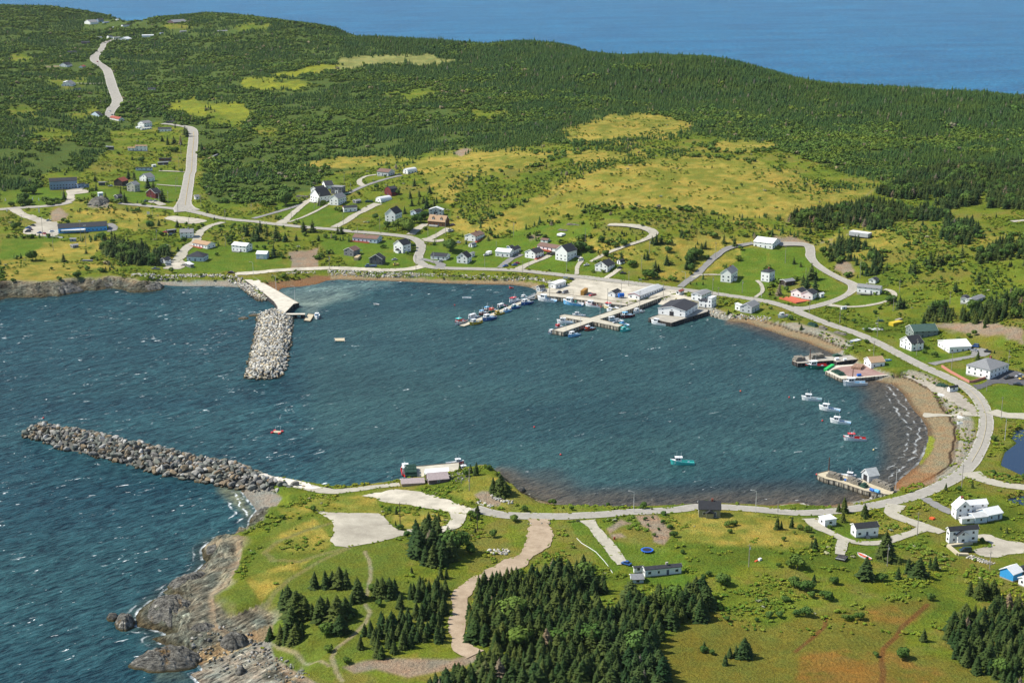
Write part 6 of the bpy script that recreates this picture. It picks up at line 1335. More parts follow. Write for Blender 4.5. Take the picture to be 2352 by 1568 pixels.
def mound(label, outline, crest, slope, size, tone, nbig=300, name='breakwater', cat='breakwater', base=None, flat=.0):
    """rubble breakwater: sloped core, armour stones as parts, the small fill joined"""
    g = [tuple(map(float, P2W(u, v, 0))) for u, v in outline]; e = empty(name, (0, 0, 0)); tag(e, label, cat)
    ga = np.array(g); x0, y0 = ga.min(0) - 2; x1, y1 = ga.max(0) + 2
    st = 1.2; X, Y = np.meshgrid(np.arange(x0, x1, st), np.arange(y0, y1, st))
    def hh(X, Y):
        d = segdist(X, Y, g); i = inpoly(X, Y, g); d = np.where(i, d, -d)
        return np.minimum(d * slope, crest + .4 * (fbm(X, Y, 7, 5, 2) - .5)) - .1
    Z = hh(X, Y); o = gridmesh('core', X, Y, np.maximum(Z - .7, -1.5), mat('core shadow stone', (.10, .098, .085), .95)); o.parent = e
    r = random.Random(11); pts = []
    dd = size * .88
    for yy in np.arange(y0, y1, dd):
        for xx in np.arange(x0, x1, dd): pts.append((xx + r.uniform(-.4, .4) * dd, yy + r.uniform(-.4, .4) * dd))
    P = np.array(pts); d = segdist(P[:, 0], P[:, 1], g); i = inpoly(P[:, 0], P[:, 1], g) | (d < .6); P = P[i]; z = hh(P[:, 0], P[:, 1])
    s = np.array([size * .5 * r.uniform(.72, 1.35) for _ in P]); app = s / P[:, 1]; od = np.argsort(-app)
    for k in od[:nbig]:
        ob = bpy.data.objects.new('stone', RK[tone][r.randrange(6)]); link(ob); ob.parent = e; ob.location = (P[k, 0], P[k, 1], z[k] + s[k] * .28)
        ob.rotation_euler = (r.uniform(-.3, .3), r.uniform(-.3, .3), r.uniform(0, 6.28)); ob.scale = (s[k] * 1.22,) * 3
    rest = [(P[k, 0], P[k, 1], z[k] + s[k] * .28, s[k] * 1.22) for k in od[nbig:]]
    q = [(x + r.uniform(-1, 1), y + r.uniform(-1, 1), zz + .05, .35 * size * r.uniform(.5, 1)) for (x, y), zz in zip(P, z) for _ in range(1)]
    fillstones('rubble', rest + q, MS[tone][1], e); 
    YARDS.append(g); return e
c5 = lambda *xy: [R('c5', 0, xy[k], xy[k + 1]) for k in range(0, len(xy), 2)]
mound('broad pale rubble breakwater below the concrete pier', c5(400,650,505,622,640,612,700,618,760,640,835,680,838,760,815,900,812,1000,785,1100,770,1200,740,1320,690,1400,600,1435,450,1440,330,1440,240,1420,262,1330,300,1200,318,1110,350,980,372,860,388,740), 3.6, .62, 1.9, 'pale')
BW2 = [R(0,2,*p) for p in [(210,870),(215,845),(300,800),(360,775),(420,772),(520,800),(640,825),(740,830),(940,870),(1080,915),(1260,945),(1440,985),(1620,1030),(1800,1080),(2000,1110),(2200,1135),(2351,1200),(2352,1395),(2200,1365),(2000,1325),(1850,1290),(1650,1265),(1450,1225),(1250,1160),(1050,1105),(850,1060),(720,1020),(640,1015),(560,990),(440,945),(330,905),(250,890)]]
BW2 = BW2[:16] + [(588,1084),(600,1096),(622,1104),(650,1112),(690,1120),(728,1130),(742,1138),(720,1142),(690,1138),(650,1136),(620,1134),(590,1134)] + [R(0,2,2200,1365)] + BW2[19:]
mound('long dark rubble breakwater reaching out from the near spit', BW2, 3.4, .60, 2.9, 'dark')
def riprap(label, strip, width, size, tone, n, name='rock_revetment', parts=0, zoff=.0):
    p = PG([a for a, b in strip], [b for a, b in strip]); q = resample(p[:, :2], 1.0); r = random.Random(n); e = empty(name, (0, 0, 0)); tag(e, label, 'rock wall')
    dr = np.gradient(q, axis=0); dr /= np.linalg.norm(dr, axis=1)[:, None]; S = []
    for _ in range(n):
        k = r.randrange(len(q)); w_ = r.uniform(-.5, .5) * width; x = q[k, 0] - dr[k, 1] * w_; y = q[k, 1] + dr[k, 0] * w_; s = size * .5 * r.uniform(.55, 1.3); S.append((x, y, float(HT(x, y)) + s * .3 + zoff, s))
    S.sort(key=lambda t: -t[3])
    for x, y, z, s in S[:parts]:
        ob = bpy.data.objects.new('stone', RK[tone][r.randrange(6)]); link(ob); ob.parent = e; ob.location = (x, y, z); ob.rotation_euler = (r.uniform(-.3, .3), 0, r.uniform(0, 6.28)); ob.scale = (s,) * 3
    if S[parts:]: fillstones('rubble', S[parts:], MS[tone][1], e, n)
    return e
riprap('pale stone revetment along the seaward flank of the concrete pier', c5(90,200,150,225,220,270,300,330,380,400,450,470,520,560,560,600), 8.5, 2.0, 'pale', 520, parts=110, zoff=.2)
riprap('pale boulder wall above the western cove beach', RP(0,1,1210,960,1400,968,1600,970,1850,965,2050,968,2130,985), 7, 1.9, 'pale', 360, parts=60)
riprap('pale boulder wall below the shore road in the inner bay', RP(1,1,660,935,800,940,1000,948,1200,955,1400,960,1500,955), 8, 1.7, 'pale', 420, parts=60)
riprap('sparse boulder line east of the inner bay wall', RP(1,1,1500,955,1750,962,2000,975,2200,985,2351,992), 6, 1.3, 'pale', 260)
riprap('short boulder row at the stream mouth by the pier', RP(1,1,270,945,400,940,540,938), 4, 1.6, 'pale', 80)
riprap('tumbled stones between inner shore and harbour yard', RP(2,1,0,990,150,990,300,1010,360,1030), 8, 1.5, 'pale', 200)
riprap('stone shore below the grey shingled shed', RP(2,1,1790,1300,1900,1330,2050,1340,2200,1350,2351,1375), 7, 1.5, 'pale', 260, parts=30)
riprap('brown boulders along the near wooden wharf', [R('c4',0,*p) for p in [(750,850),(850,900),(1000,930),(1150,1000),(1300,1060),(1480,1120),(1640,1090)]], 7, 2.0, 'dark', 170, parts=60)
riprap('pale boulders edging the gravel lot below the sand pit', [R('c6',0,*p) for p in [(1700,985),(1760,1010),(1850,1035),(1950,1065)]], 2.5, 1.5, 'pale', 26, parts=20)
riprap('boulder line on the shore side of the sand pit', [R('c6',0,*p) for p in [(1950,880),(2030,900),(2120,945),(2230,975),(2340,985)]], 3, 1.6, 'pale', 40, parts=30)
riprap('rubble around the landward side of the small concrete dock', [R('c6',0,*p) for p in [(1180,560),(1280,480),(1350,430),(1480,560),(1300,600)]], 6, 1.2, 'dark', 90)
riprap('row of barrier stones across the top of the dirt road', RP(2,3,150,108,250,108,345,106), .8, 1.4, 'dark', 9, parts=9)
riprap('heap of white stones beside the dirt road', RP(1,3,2160,370,2240,360,2310,370), 6, 1.5, 'pale', 70, 'stone_heap', parts=30)
riprap('pinkish stone pile beside the wooden ramp and gravel lot', RP(3,3,1850,410,1950,440,2060,475), 4, 1.0, 'pale', 200, 'stone_heap', parts=40)
riprap('scattered boulders at the foot of the grassy cliff', RP(0,3,1950,1080,2050,1200,2150,1300,2300,1380), 22, 1.5, 'dark', 120, 'scattered_boulders', parts=60)
riprap('scattered boulders below the clifftop path corner', RP(1,3,0,1300,100,1370,220,1450,380,1540), 10, 1.4, 'dark', 110, 'scattered_boulders', parts=60)
# rock outcrops
mro, t, b = nodes('outcrop rock', .85, .2); ge = N(t, 'ShaderNodeNewGeometry')
mp = N(t, 'ShaderNodeMapping'); mp.inputs['Rotation'].default_value = (.4, .2, .9); mp.inputs['Scale'].default_value = (.3, 1.4, 1); t.links.new(ge.outputs['Position'], mp.inputs[0])
f = noise_fac(t, .6, 8, mp.outputs[0], .38, .62, .72); g_ = noise_fac(t, .16, 4, ge.outputs['Position'], .60, .72); c = mixc(t, f, (.05, .048, .042), (.37, .35, .30)); c = mixc(t, g_, c, (.33, .20, .07))
sp = N(t, 'ShaderNodeSeparateXYZ'); t.links.new(ge.outputs['Position'], sp.inputs[0]); w = N(t, 'ShaderNodeMapRange'); w.inputs[1].default_value = .3; w.inputs[2].default_value = 1.2; t.links.new(sp.outputs[2], w.inputs[0])
c = mixc(t, w.outputs[0], (.10, .078, .030), c); t.links.new(c, b.inputs['Base Color']); bp = N(t, 'ShaderNodeBump', Strength=1.0, Distance=.9); t.links.new(f, bp.inputs['Height']); t.links.new(bp.outputs[0], b.inputs['Normal'])
def outcrop(u, v, ru, rv, hgt, rot, label, seed, z0=0.0, name='rock_outcrop'):
    x, y = map(float, P2W(u, v, z0)); s = SCL(u, v, z0); a = ru / s; b_ = rv / s / math.sin(math.atan2(CAMH, y)); b_ = min(b_, a * 1.6); n = 90
    T_, P_2 = np.meshgrid(np.linspace(0, 2 * np.pi, n, endpoint=False), np.linspace(0, 1, 44)); r_ = P_2 ** .9
    X = np.cos(T_) * r_ * a; Y = np.sin(T_) * r_ * b_; c_, s_ = math.cos(rot), math.sin(rot)
    wob = .72 + .5 * fbm(np.cos(T_) * 3 + seed * 9, np.sin(T_) * 3, 1.6, seed, 3); X = X * wob; Y = Y * wob
    X, Y = X * c_ - Y * s_ + x, X * s_ + Y * c_ + y
    rid = 1 - np.abs(2 * fbm(X + Y * .7, Y - X * .5, 8, seed + 5, 5, .6) - 1); rid2 = 1 - np.abs(2 * fbm(X * 1.0 + Y * .9, (Y - X) * .35, 4.0, seed + 9, 4, .6) - 1); Z = z0 + hgt * (1 - r_ ** 2.6) * (.25 + .75 * rid + .42 * rid2) - .9 * r_ ** 3
    V = np.stack([X, Y, Z], -1).reshape(-1, 3); F = [(k * n + i, k * n + (i + 1) % n, (k + 1) * n + (i + 1) % n, (k + 1) * n + i) for k in range(43) for i in range(n)]
    o = meshobj(name, V, [q[::-1] for q in F], mro, None, False); 
    o.data.update()
    if o.data.polygons[len(F) // 2].normal.z < 0: o.data.flip_normals()
    tag(o, label, 'rock'); EXC.append((x, y, a)); return o
outcrop(392, 1408, 62, 32, 5.0, .2, 'largest grey rock dome on the headland, stained orange at its top', 3, .4)
outcrop(287, 1432, 26, 20, 3.4, .3, 'brown sea rock just off the big dome', 5); outcrop(259, 1420, 15, 9, 1.8, .1, 'outermost small brown sea rock off the headland', 8)
outcrop(383, 1520, 92, 27, 4.2, .22, 'long whaleback rock with orange lichen in the lower cove', 11); outcrop(505, 1262, 44, 21, 3.4, .35, 'dark rock knob north of the headland cliffs', 13, .3)
outcrop(440, 1338, 60, 15, 3.2, .62, 'slanting dark rock ribs below the grassy cliff', 17, .4); outcrop(500, 1310, 45, 16, 3.4, .7, 'pale layered rock slope below the grassy cliff', 19, .8); outcrop(470, 1462, 52, 17, 4.0, -.1, 'craggy dark rocks between the two rock domes', 23, .5)
outcrop(540, 1480, 40, 18, 3.5, -.5, 'dark crag against the grassy cliff edge', 29, 1.2); outcrop(552, 1545, 14, 14, 2.2, 0, 'small dark rock on the grey cove sand', 31, .8)
outcrop(350, 662, 30, 8, 3.5, .05, 'golden brown rock knob at the west end of the cove beach', 37); outcrop(140, 668, 55, 9, 4.6, -.1, 'pale cliff rock below the dry ball field', 41, .3); outcrop(60, 668, 45, 10, 4.4, .0, 'pale shore rock at the left edge of the far shore', 43, .3)
outcrop(230, 655, 50, 9, 4.2, .15, 'jagged pale rocks under the shrubby far bank', 47, .3); outcrop(4, 675, 18, 9, 5.0, .1, 'dark rock corner at the far left shore', 53); outcrop(560, 731, 16, 4, .9, .1, 'weedy rocks awash beside the rubble breakwater', 59); outcrop(585, 724, 20, 4, .8, .0, 'second patch of weedy rocks touching the rubble breakwater', 61)
outcrop(228, 463, 26, 10, 3.6, .1, 'grey rock knoll above the blue school', 67, 13.5); outcrop(610, 1183, 34, 14, 2.6, -.2, 'pale rock shelf below the cove beach', 71, .4); outcrop(1196, 1128, 12, 7, 1.6, -.5, 'dark shore stones below the bay side spruces', 73)
# ------------------------------------------------------------------ cars
CARP = {}
def carpaint(c):
    k = tuple(c)
    if k not in CARP: m, t, b = nodes('car paint', .3, .6); b.inputs['Base Color'].default_value = (*c, 1); b.inputs['Coat Weight'].default_value = .4; CARP[k] = m
    return CARP[k]
TYRE = mat('tyre rubber', (.02, .02, .02), .9); 
CCOL = {'k': (.012, .012, .015), 's': (.42, .43, .44), 'w': (.75, .75, .74), 'r': (.45, .015, .02), 'm': (.12, .012, .03), 'b': (.03, .10, .32), 'g': (.22, .23, .25), 'y': (.65, .45, .05), 'n': (.02, .05, .06), 'be': (.5, .45, .36)}
CNAME = {'k': 'black', 's': 'silver', 'w': 'white', 'r': 'red', 'm': 'maroon', 'b': 'blue', 'g': 'dark grey', 'y': 'yellow', 'n': 'dark teal', 'be': 'beige'}
def car(code, p, q, c, kind='sedan', label=None, z=None):
    cv = lambda p: R(code, 0, *p) if isinstance(code, str) else R(*code, *p)
    if z is None: A, B = pg(*cv(p)), pg(*cv(q))
    else: A = Vector((*map(float, P2W(*cv(p), z)), z)); B = Vector((*map(float, P2W(*cv(q), z)), z))
    d = A - B; L = min(max(d.length, 4.3), {'pickup': 6.2, 'truck': 11, 'van': 5.2}.get(kind, 5.0)); d.normalize(); m_ = (A + B) / 2
    yaw = math.atan2(d.y, d.x); e = empty('parked_car' if kind in ('sedan', 'van') else 'pickup_truck' if kind == 'pickup' else 'truck', (m_.x, m_.y, m_.z + .22), yaw)
    e.rotation_euler = (0, -math.atan2(d.z, math.hypot(d.x, d.y)), yaw) if abs(d.z) < .3 else (0, 0, yaw)
    col = 'van' if kind == 'van' else 'pickup' if kind == 'pickup' else 'car'
    tag(e, label or nearlabel(f'{CNAME[c]} parked {col if kind != "truck" else "truck"}', m_.x, m_.y), 'car' if kind in ('sedan', 'van') else 'truck')
    w = .92; M = carpaint(CCOL[c]); h = {'van': 1.95, 'pickup': 1.85, 'sedan': 1.5, 'truck': 2.3}[kind]; bh = h * .55
    pr = [(-.5, .28), (-.5, bh * .95), (-.40, bh), (.22, bh), (.47, bh * .82), (.5, bh * .5), (.5, .28)]
    def loft(pts, wd, name, mt, par):
        n = len(pts); V = [(x * L, -wd * (1 if z_ < bh * .9 else .93), z_) for x, z_ in pts] + [(x * L, wd * (1 if z_ < bh * .9 else .93), z_) for x, z_ in pts]
        return meshobj(name, V, [tuple(range(n)), tuple(range(2 * n - 1, n - 1, -1))] + [(k, n + k, n + (k + 1) % n, (k + 1) % n) for k in range(n)], mt, par)
    bo = loft(pr, w, 'body', M, e)
    cb = {'sedan': ((-.38, -.22, .08, .26)), 'van': ((-.49, -.44, .18, .34)), 'pickup': ((-.08, -.04, .16, .27)), 'truck': ((.12, .14, .34, .40))}[kind]
    gl = MB(); V = [(cb[0] * L, -w * .9, bh - .02), (cb[3] * L, -w * .9, bh - .02), (cb[3] * L, w * .9, bh - .02), (cb[0] * L, w * .9, bh - .02), (cb[1] * L, -w * .74, h - .05), (cb[2] * L, -w * .74, h - .05), (cb[2] * L, w * .74, h - .05), (cb[1] * L, w * .74, h - .05)]
    gl.add(V, [(4,5,6,7),(0,1,5,4),(1,2,6,5),(2,3,7,6),(3,0,4,7)]); gl.out('windows', GLS, e)
    MB().box((cb[1] - .005) * L, (cb[2] + .005) * L, -w * .77, w * .77, h - .06, h).out('roof', M, bo)
    if kind == 'pickup': MB().box(-.48 * L, -.11 * L, -w * .8, w * .8, bh - .02, bh + .02).out('cargo_bed', mat('bed liner', (.04, .04, .045), .8), e)
    if kind == 'truck': MB().box(-.5 * L, .1 * L, -w * 1.05, w * 1.05, .9, 1.15).out('flatbed', mat('flatbed', (.2, .17, .14), .8), e)
    for x in (-.31, .31):
        for s in (-1, 1): MB().bar((x * L, s * (w - .2), .12), (x * L, s * (w + .02), .12), .34, 10).out('wheel', TYRE, e)
    EXC.append((m_.x, m_.y, 3)); return e
C01, C11, C21, C32, C33, C00 = (0,1), (1,1), (2,1), (3,2), (3,3), (0,0)
for a in [(C01,(465,462),(430,466),'s','sedan','silver car alone on the gravel above the blue school'),(C01,(270,508),(330,512),'k','sedan','black car farthest back in the school car park row'),(C01,(230,535),(290,526),'b','sedan','light blue car second in the school car park row'),(C01,(245,546),(310,550),'m','sedan','maroon car third in the school car park row'),
 (C01,(218,568),(295,564),'k','van','black van nearest in the school car park row'),(C01,(348,577),(380,577),'b','sedan','small blue car between school row and floodlight'),(C01,(392,582),(420,586),'r','sedan','red car beside the floodlight by the school'),(C01,(455,566),(492,562),'w','sedan','white car nearest the school entrance'),
 (C01,(1325,288),(1358,284),'k','pickup'),(C01,(1367,284),(1402,282),'s'),(C01,(1408,288),(1440,284),'s','sedan','rightmost silver car of the three before the dark red barn'),(C01,(990,148),(1042,146),'s'),(C01,(1048,280),(1078,276),'k'),(C01,(1525,876),(1570,872),'s','van'),(C01,(1390,908),(1470,910),'g','pickup'),
 (C01,(1662,874),(1708,876),'be'),(C01,(2082,942),(2158,942),'m','sedan','maroon car on the shore road at the head of the pier'),(C01,(1470,590),(1510,600),'y','sedan'),(C01,(1545,600),(1588,600),'n','van'),(C01,(1498,568),(1540,572),'r','sedan'),
 (C11,(645,268),(690,262),'g'),(C11,(1290,45),(1335,42),'k'),(C11,(1785,508),(1824,502),'m'),(C11,(1000,886),(1110,884),'b','truck','blue flatbed truck in front of the dark weathered barn'),(C11,(1255,825),(1290,822),'s'),(C11,(1265,872),(1308,868),'y','truck','yellow brown tractor truck right of the dark weathered barn'),
 (C11,(1675,840),(1716,834),'s'),(C11,(1835,664),(1877,668),'s'),(C11,(1762,568),(1812,558),'s','truck'),(C11,(2098,784),(2132,780),'w','pickup'),(C11,(2275,884),(2310,878),'b'),(C11,(188,1306),(234,1302),'r','pickup','red pickup parked at the top of the rubble breakwater'),
 (C21,(2,874),(46,870),'b','sedan','blue car on the grass by the paved drive, nearer the road'),(C21,(12,856),(74,856),'r','sedan','red car on the grass by the paved drive'),(C21,(35,774),(76,768),'k'),(C21,(312,774),(350,768),'k'),(C21,(355,778),(394,772),'k','van','black van against the tall white house'),(C21,(618,832),(650,824),'w','van'),
 (C21,(663,876),(706,870),'w'),(C21,(968,903),(1008,897),'k'),(C21,(988,946),(1050,950),'k','pickup'),(C21,(510,1000),(574,1006),'k','sedan','black car at the entrance of the gravel harbour yard'),(C21,(412,1130),(455,1120),'k','sedan','black car on the quay, left of the grey one'),(C21,(466,1132),(512,1120),'g','van','grey van on the quay beside the black car'),(C21,(712,1156),(768,1142),'r','pickup','red pickup in the middle of the harbour yard'),
 (C32,(2170,350),(2252,335),'k','pickup','black pickup beside the grey hipped roof house'),(C32,(2275,330),(2345,322),'s'),(C32,(2310,352),(2370,345),'y'),(C32,(2245,396),(2342,408),'k','sedan','black car lowest on the dark asphalt'),(C32,(1885,50),(1930,54),'b','van'),(C32,(1870,88),(1918,94),'s'),(C32,(1985,98),(2050,102),'k','pickup'),
 (C33,(1745,366),(1882,362),'n','van','dark minivan boxed in by the wooden ramp'),((2,3),(1020,474),(1080,490),'b','sedan','blue car at the end of the two track drive'),(C00,(886,570),(904,578),'r','van','red van alone on the far winding road'),(C00,(1000,1032),(1020,1026),'w','sedan','white car on the lower far road'),(C00,(1022,1064),(1042,1060),'k')]: car(*a)
car('c2', (912,718), (1000,708), 's', 'sedan', 'silver white car parked on the right wharf arm', z=2.72)
car('c1', (1295,300), (1365,292), 'g', 'pickup', 'grey pickup beside the small shed at the quay corner', z=2.98)
# ------------------------------------------------------------------ poles and lamps
M_POLE = mat('weathered pole wood', (.34, .31, .26), .9, .1, .3, 1); M_POLED = mat('dark pole wood', (.07, .055, .045), .9); M_ALU = mat('lamp post metal', (.62, .62, .60), .4, .5)
def pole(code, x, yb, yt, kind='p', z=None, label=None):
    u, v = R(*code, x, yb); g = pg(u, v) if z is None else Vector((*map(float, P2W(u, v, z)), z)); s = SCL(u, v, g.z)
    h = min(max((yb - yt) / 4 / (s * .93), 5), 17); e = empty({'p': 'utility_pole', 'd': 'utility_pole', 'l': 'street_lamp', 'f': 'floodlight_pole', 'm': 'mast_pole'}[kind], g)
    pre = {'p': 'grey wooden utility pole', 'd': 'dark wooden utility pole', 'l': 'curved arm street lamp', 'f': 'tall floodlight pole', 'm': 'brown mooring mast'}[kind]
    tag(e, label or nearlabel(pre, g.x, g.y), {'l': 'street lamp', 'f': 'floodlight', 'm': 'mast'}.get(kind, 'utility pole')); r = {'p': .15, 'd': .16, 'l': .12, 'f': .15, 'm': .26}[kind]
    M = {'p': M_POLE, 'd': M_POLED, 'l': M_ALU, 'f': M_POLE, 'm': mat('mast rust', (.13, .06, .045), .9)}[kind]
    MB().bar((0, 0, -.8), (0, 0, h), (r * 1.25, r * .8), 8).out('post', M, e)
    if kind in 'pd' and h > 7 and s > 1.5:
        MB().box(-.9, .9, -.06, .06, h - .8, h - .65).out('crossarm', M, e)
        MB().bar((.3, 0, h - 2.4), (.3, 0, h - 1.5), .26, 8).out('transformer', mat('transformer grey', (.45, .47, .48), .5), e) if (int(x) % 3 == 0) else None
    if kind == 'l':
        MB().bar((0, 0, h), (-1.1, 0, h + .5), .07).bar((-1.1, 0, h + .5), (-2.0, 0, h + .6), .07).out('arm', M, e); MB().box(-2.7, -1.9, -.16, .16, h + .5, h + .7).out('lamp_head', M, e)
    if kind == 'f':
        for q in (-.7, 0, .7): MB().box(q - .25, q + .25, -.2, .2, h - .1, h + .35).out('lamp_head', M_ALU, e)
    return e
PL = [(C01,'p',(68,385,350),(200,475,405),(575,285,165),(587,272,170),(1618,195,75),(1630,130,60),(1545,300,190),(1440,640,540),(1635,385,310),(1848,340,225),(2070,480,365),(2072,697,600),(2310,400,305),(1400,412,375),(1735,490,440)),
 (C01,'f',(395,620,428),(490,735,575),(745,650,475),(790,690,515)),(C01,'l',(1460,300,215),(1568,780,692),(2327,960,850)),
 (C11,'p',(325,440,335),(802,495,388),(870,200,115),(812,125,25),(1082,110,65),(1138,540,425),(585,330,210),(537,360,300),(932,572,530),(1580,610,505),(1655,660,560),(1742,590,450),(1563,720,655),(1632,850,750),(1470,915,780),(675,920,790),(2102,890,770),(2208,705,650)),
 (C21,'p',(98,940,835),(155,905,820),(502,935,840),(673,680,540),(1263,760,640),(1190,920,780),(1072,1062,930),(1870,805,665),(1842,1150,980),(1892,1222,1075),(1390,1155,1045),(2115,1120,1010),(1003,1140,1035),(15,600,480)),(C21,'l',(1590,1060,940),(2292,1165,1040)),
 ((3,1),'p',(158,850,700),(845,985,820),(1207,1120,1010),(1150,1290,1165),(1670,1228,1112),(658,1405,1260),(380,1310,1195),(1003,1525,1350),(150,1080,1010),(348,955,910)),
 (C32,'p',(968,165,0),(1365,125,-20),(1685,265,90),(2210,190,80),(2008,455,365),(2140,710,510),(1778,1345,1130),(90,1568,1460)),(C32,'l',(2175,905,710),(1172,1370,1160)),(C32,'m',(558,1190,1065)),
 (C33,'p',(1370,215,0),(1095,495,292),(2035,520,355)),((2,3),'p',(2175,500,290)),((1,3),'d',(1325,130,-90),(2033,165,-10)),((1,2),'p',(1960,1370,1160)),((2,2),'l',(1118,1568,1385),(2238,1568,1377)),
 (C00,'p',(1665,1450,1290),(1675,1290,1200),(1645,1540,1450),(1325,1105,1045),(1575,1135,1065),(1690,1190,1150),(1855,1210,1165),(970,960,905),(990,890,840),(935,690,640),(905,620,580),(795,520,470),(878,480,430),(838,485,450),(1112,350,300),(1237,350,300),(1350,250,195),(1597,305,240),(1715,300,250),(1808,290,250),(1888,280,255),(1235,220,190),(1078,770,740),(1125,880,850))]
for code, kind, *ps in PL:
    for x, yb, yt in ps: pole(code, x, yb, yt, kind)
pole(C11, 185, 1100, 975, 'l', 2.9, 'street lamp half way along the concrete pier'); pole(C11, 358, 1215, 1070, 'l', 2.9, 'street lamp at the outer corner of the concrete pier')
for (x, yb, yt, l) in ((1172,1290,1110,'pole on the landward end of the long wharf'), (808,1360,1262,'lamp post at the crossing of the wharf arms'), (630,1418,1310,'lamp post half way to the wharf end'), (495,1470,1365,'lamp post near the wharf end'), (1000,1310,1205,'lamp post where the long wharf leaves the quay')):
    pole(C21, x, yb, yt, 'l' if x < 1100 else 'p', 2.7, l)
for (x, yb, yt, l) in ((345,1180,1040,'pole on the quay behind the long white boat'), (878,1215,1085,'pole on the quay behind the cream yellow boat')): pole(C21, x, yb, yt, 'p', 2.9, l)
pole(C32, 385, 190, 72, 'm', 2.3, 'brown mast above the green hulled boat'); pole(C32, 778, 330, 255, 'm', 2.2, 'thin brown pole beside the blue drum')
# ------------------------------------------------------------------ other things
e = empty('trampoline', pg(*R(2,3,1241,362))); tag(e, 'round trampoline with bright blue pad on the lawn', 'trampoline'); rr = 2.55
def ring(r0, r1, z, n=36): return [(r * math.cos(2*math.pi*k/n), r * math.sin(2*math.pi*k/n), z) for r in (r0, r1) for k in range(n)], [(k, (k+1) % n, n + (k+1) % n, n + k) for k in range(n)]
V, F = ring(rr, rr * .76, .95); V2, F2 = ring(rr, rr, .80); V2 = V2[:36] + V[:36]; MB().add(V, F).add(V2, [(k, (k+1) % 36, 36 + (k+1) % 36, 36 + k) for k in range(36)]).out('pad', mat('pad blue', (.02, .13, .62), .4), e)
meshobj('jumping_mat', [(rr * .76 * math.cos(2*math.pi*k/36), rr * .76 * math.sin(2*math.pi*k/36), .93) for k in range(36)], [tuple(range(36))], mat('mat black', (.02, .025, .04), .7), e)
for k in range(6): a = k * math.pi / 3; MB().bar((rr * .95 * math.cos(a), rr * .95 * math.sin(a), -.3), (rr * .95 * math.cos(a), rr * .95 * math.sin(a), .82), .05).out('leg', M_ALU, e)
def blockpx(code, A, C, B, hpx, m_, name, cat, label, top=None, dep=None, zb=None, wheels=False, lift=0):
    o, a_, La, b_, Lb = frame3(*code, A, C, B, dep, zb); u, v = R(*code, *C); h = hpx / (4 * SCL(u, v, o.z) * .94); e = empty(name, (o.x, o.y, o.z + lift)); tag(e, label, cat)
    a2, b2 = a_ * La, b_ * Lb; q = [(0, 0), tuple(b2), tuple(a2 + b2), tuple(a2)]; z0 = .9 if wheels else -.4
    oo, g = prism('body', None, z0, h, top or m_, m_, e, world=q)
    if wheels:
        for f in (.12, .2, .85):
            p = b2 * f; MB().bar((p.x, p.y, .45), (p.x + a2.x, p.y + a2.y, .45), .5, 10).out('axle', TYRE, e)
        MB().box(-.1, .1, -.1, .1, 0, 1).out('landing_leg', TYRE, e)
    EXC.append((o.x, o.y, 4)); return e
blockpx((3,1), (742,604), (916,628), (926,612), 46, WM['al'], 'semi_trailer', 'trailer', 'long grey freight trailer parked in the grass', RM['w'], wheels=True)
blockpx((2,1), (412,606), (455,613), (480,602), 26, WM['w'], 'caravan', 'caravan', 'white caravan on the hillside meadow', wheels=True)
blockpx((1,1), (2116,775), (2140,780), (2168,770), 32, WM['w'], 'camper', 'camper', 'white camper beside the pale roofed bungalow', wheels=True)
blockpx((3,3), (618,440), (705,458), (716,420), 24, WM['w'], 'utility_trailer', 'trailer', 'low white utility trailer with dark crate on the near grass', M_DTIM, wheels=True)
blockpx((2,1), (632,1135), (660,1140), (698,1112), 34, mat('rusty brown crates', (.36, .19, .04), .8), 'crate_stack', 'crates', 'stack of brown fish crates on the quay', zb=2.95)
blockpx((3,1), (1080,1425), (1150,1430), (1240,1410), 28, mat('yellow gear', (.62, .46, .03), .7), 'gear_pile', 'gear pile', 'bright yellow gear pile on the grass')
blockpx((3,1), (1150,1390), (1190,1392), (1235,1380), 22, M_TRAP, 'gear_pile', 'gear pile', 'grey gear pile behind the bright yellow one')
blockpx((1,1), (905,820), (935,826), (965,800), 26, mat('split firewood', (.55, .42, .26), .9, .1, .4, 4), 'wood_pile', 'wood pile', 'pale firewood pile beside the weathered barn')
blockpx((2,3), (932,248), (938,252), (950,250), 22, mat('rusty barrel', (.28, .04, .02), .8), 'barrel', 'barrel', 'single rusty red barrel on the grass'); blockpx((2,3), (2222,455), (2240,458), (2262,446), 8, mat('orange sheet', (.6, .10, .03), .7), 'scrap_sheet', 'scrap', 'orange scrap sheet in the meadow'); blockpx((2,3), (2262,440), (2275,448), (2296,438), 18, WM['w'], 'chest', 'chest', 'white chest beside the orange scrap sheet')
blockpx((3,3), (1480,60), (1515,72), (1545,66), 14, mat('orange buoys', (.7, .12, .03), .6), 'buoy_heap', 'buoys', 'heap of orange buoys beside the large white house')
blockpx('c3 0'.split() and (3,2), (765,250), (850,262), (905,235), 22, mat('mixed gear', (.35, .22, .15), .8, .2, .8, 1.5), 'gear_heap', 'gear pile', 'mixed red and yellow gear heap left of the tan roofed wharf shed', zb=2.25)
blockpx((3,2), (505,280), (540,270), (610,225), 16, mat('green netting', (.03, .50, .12), .8), 'net_heap', 'net', 'bright green netting on the outer corner of the reddish wharf', zb=2.2)
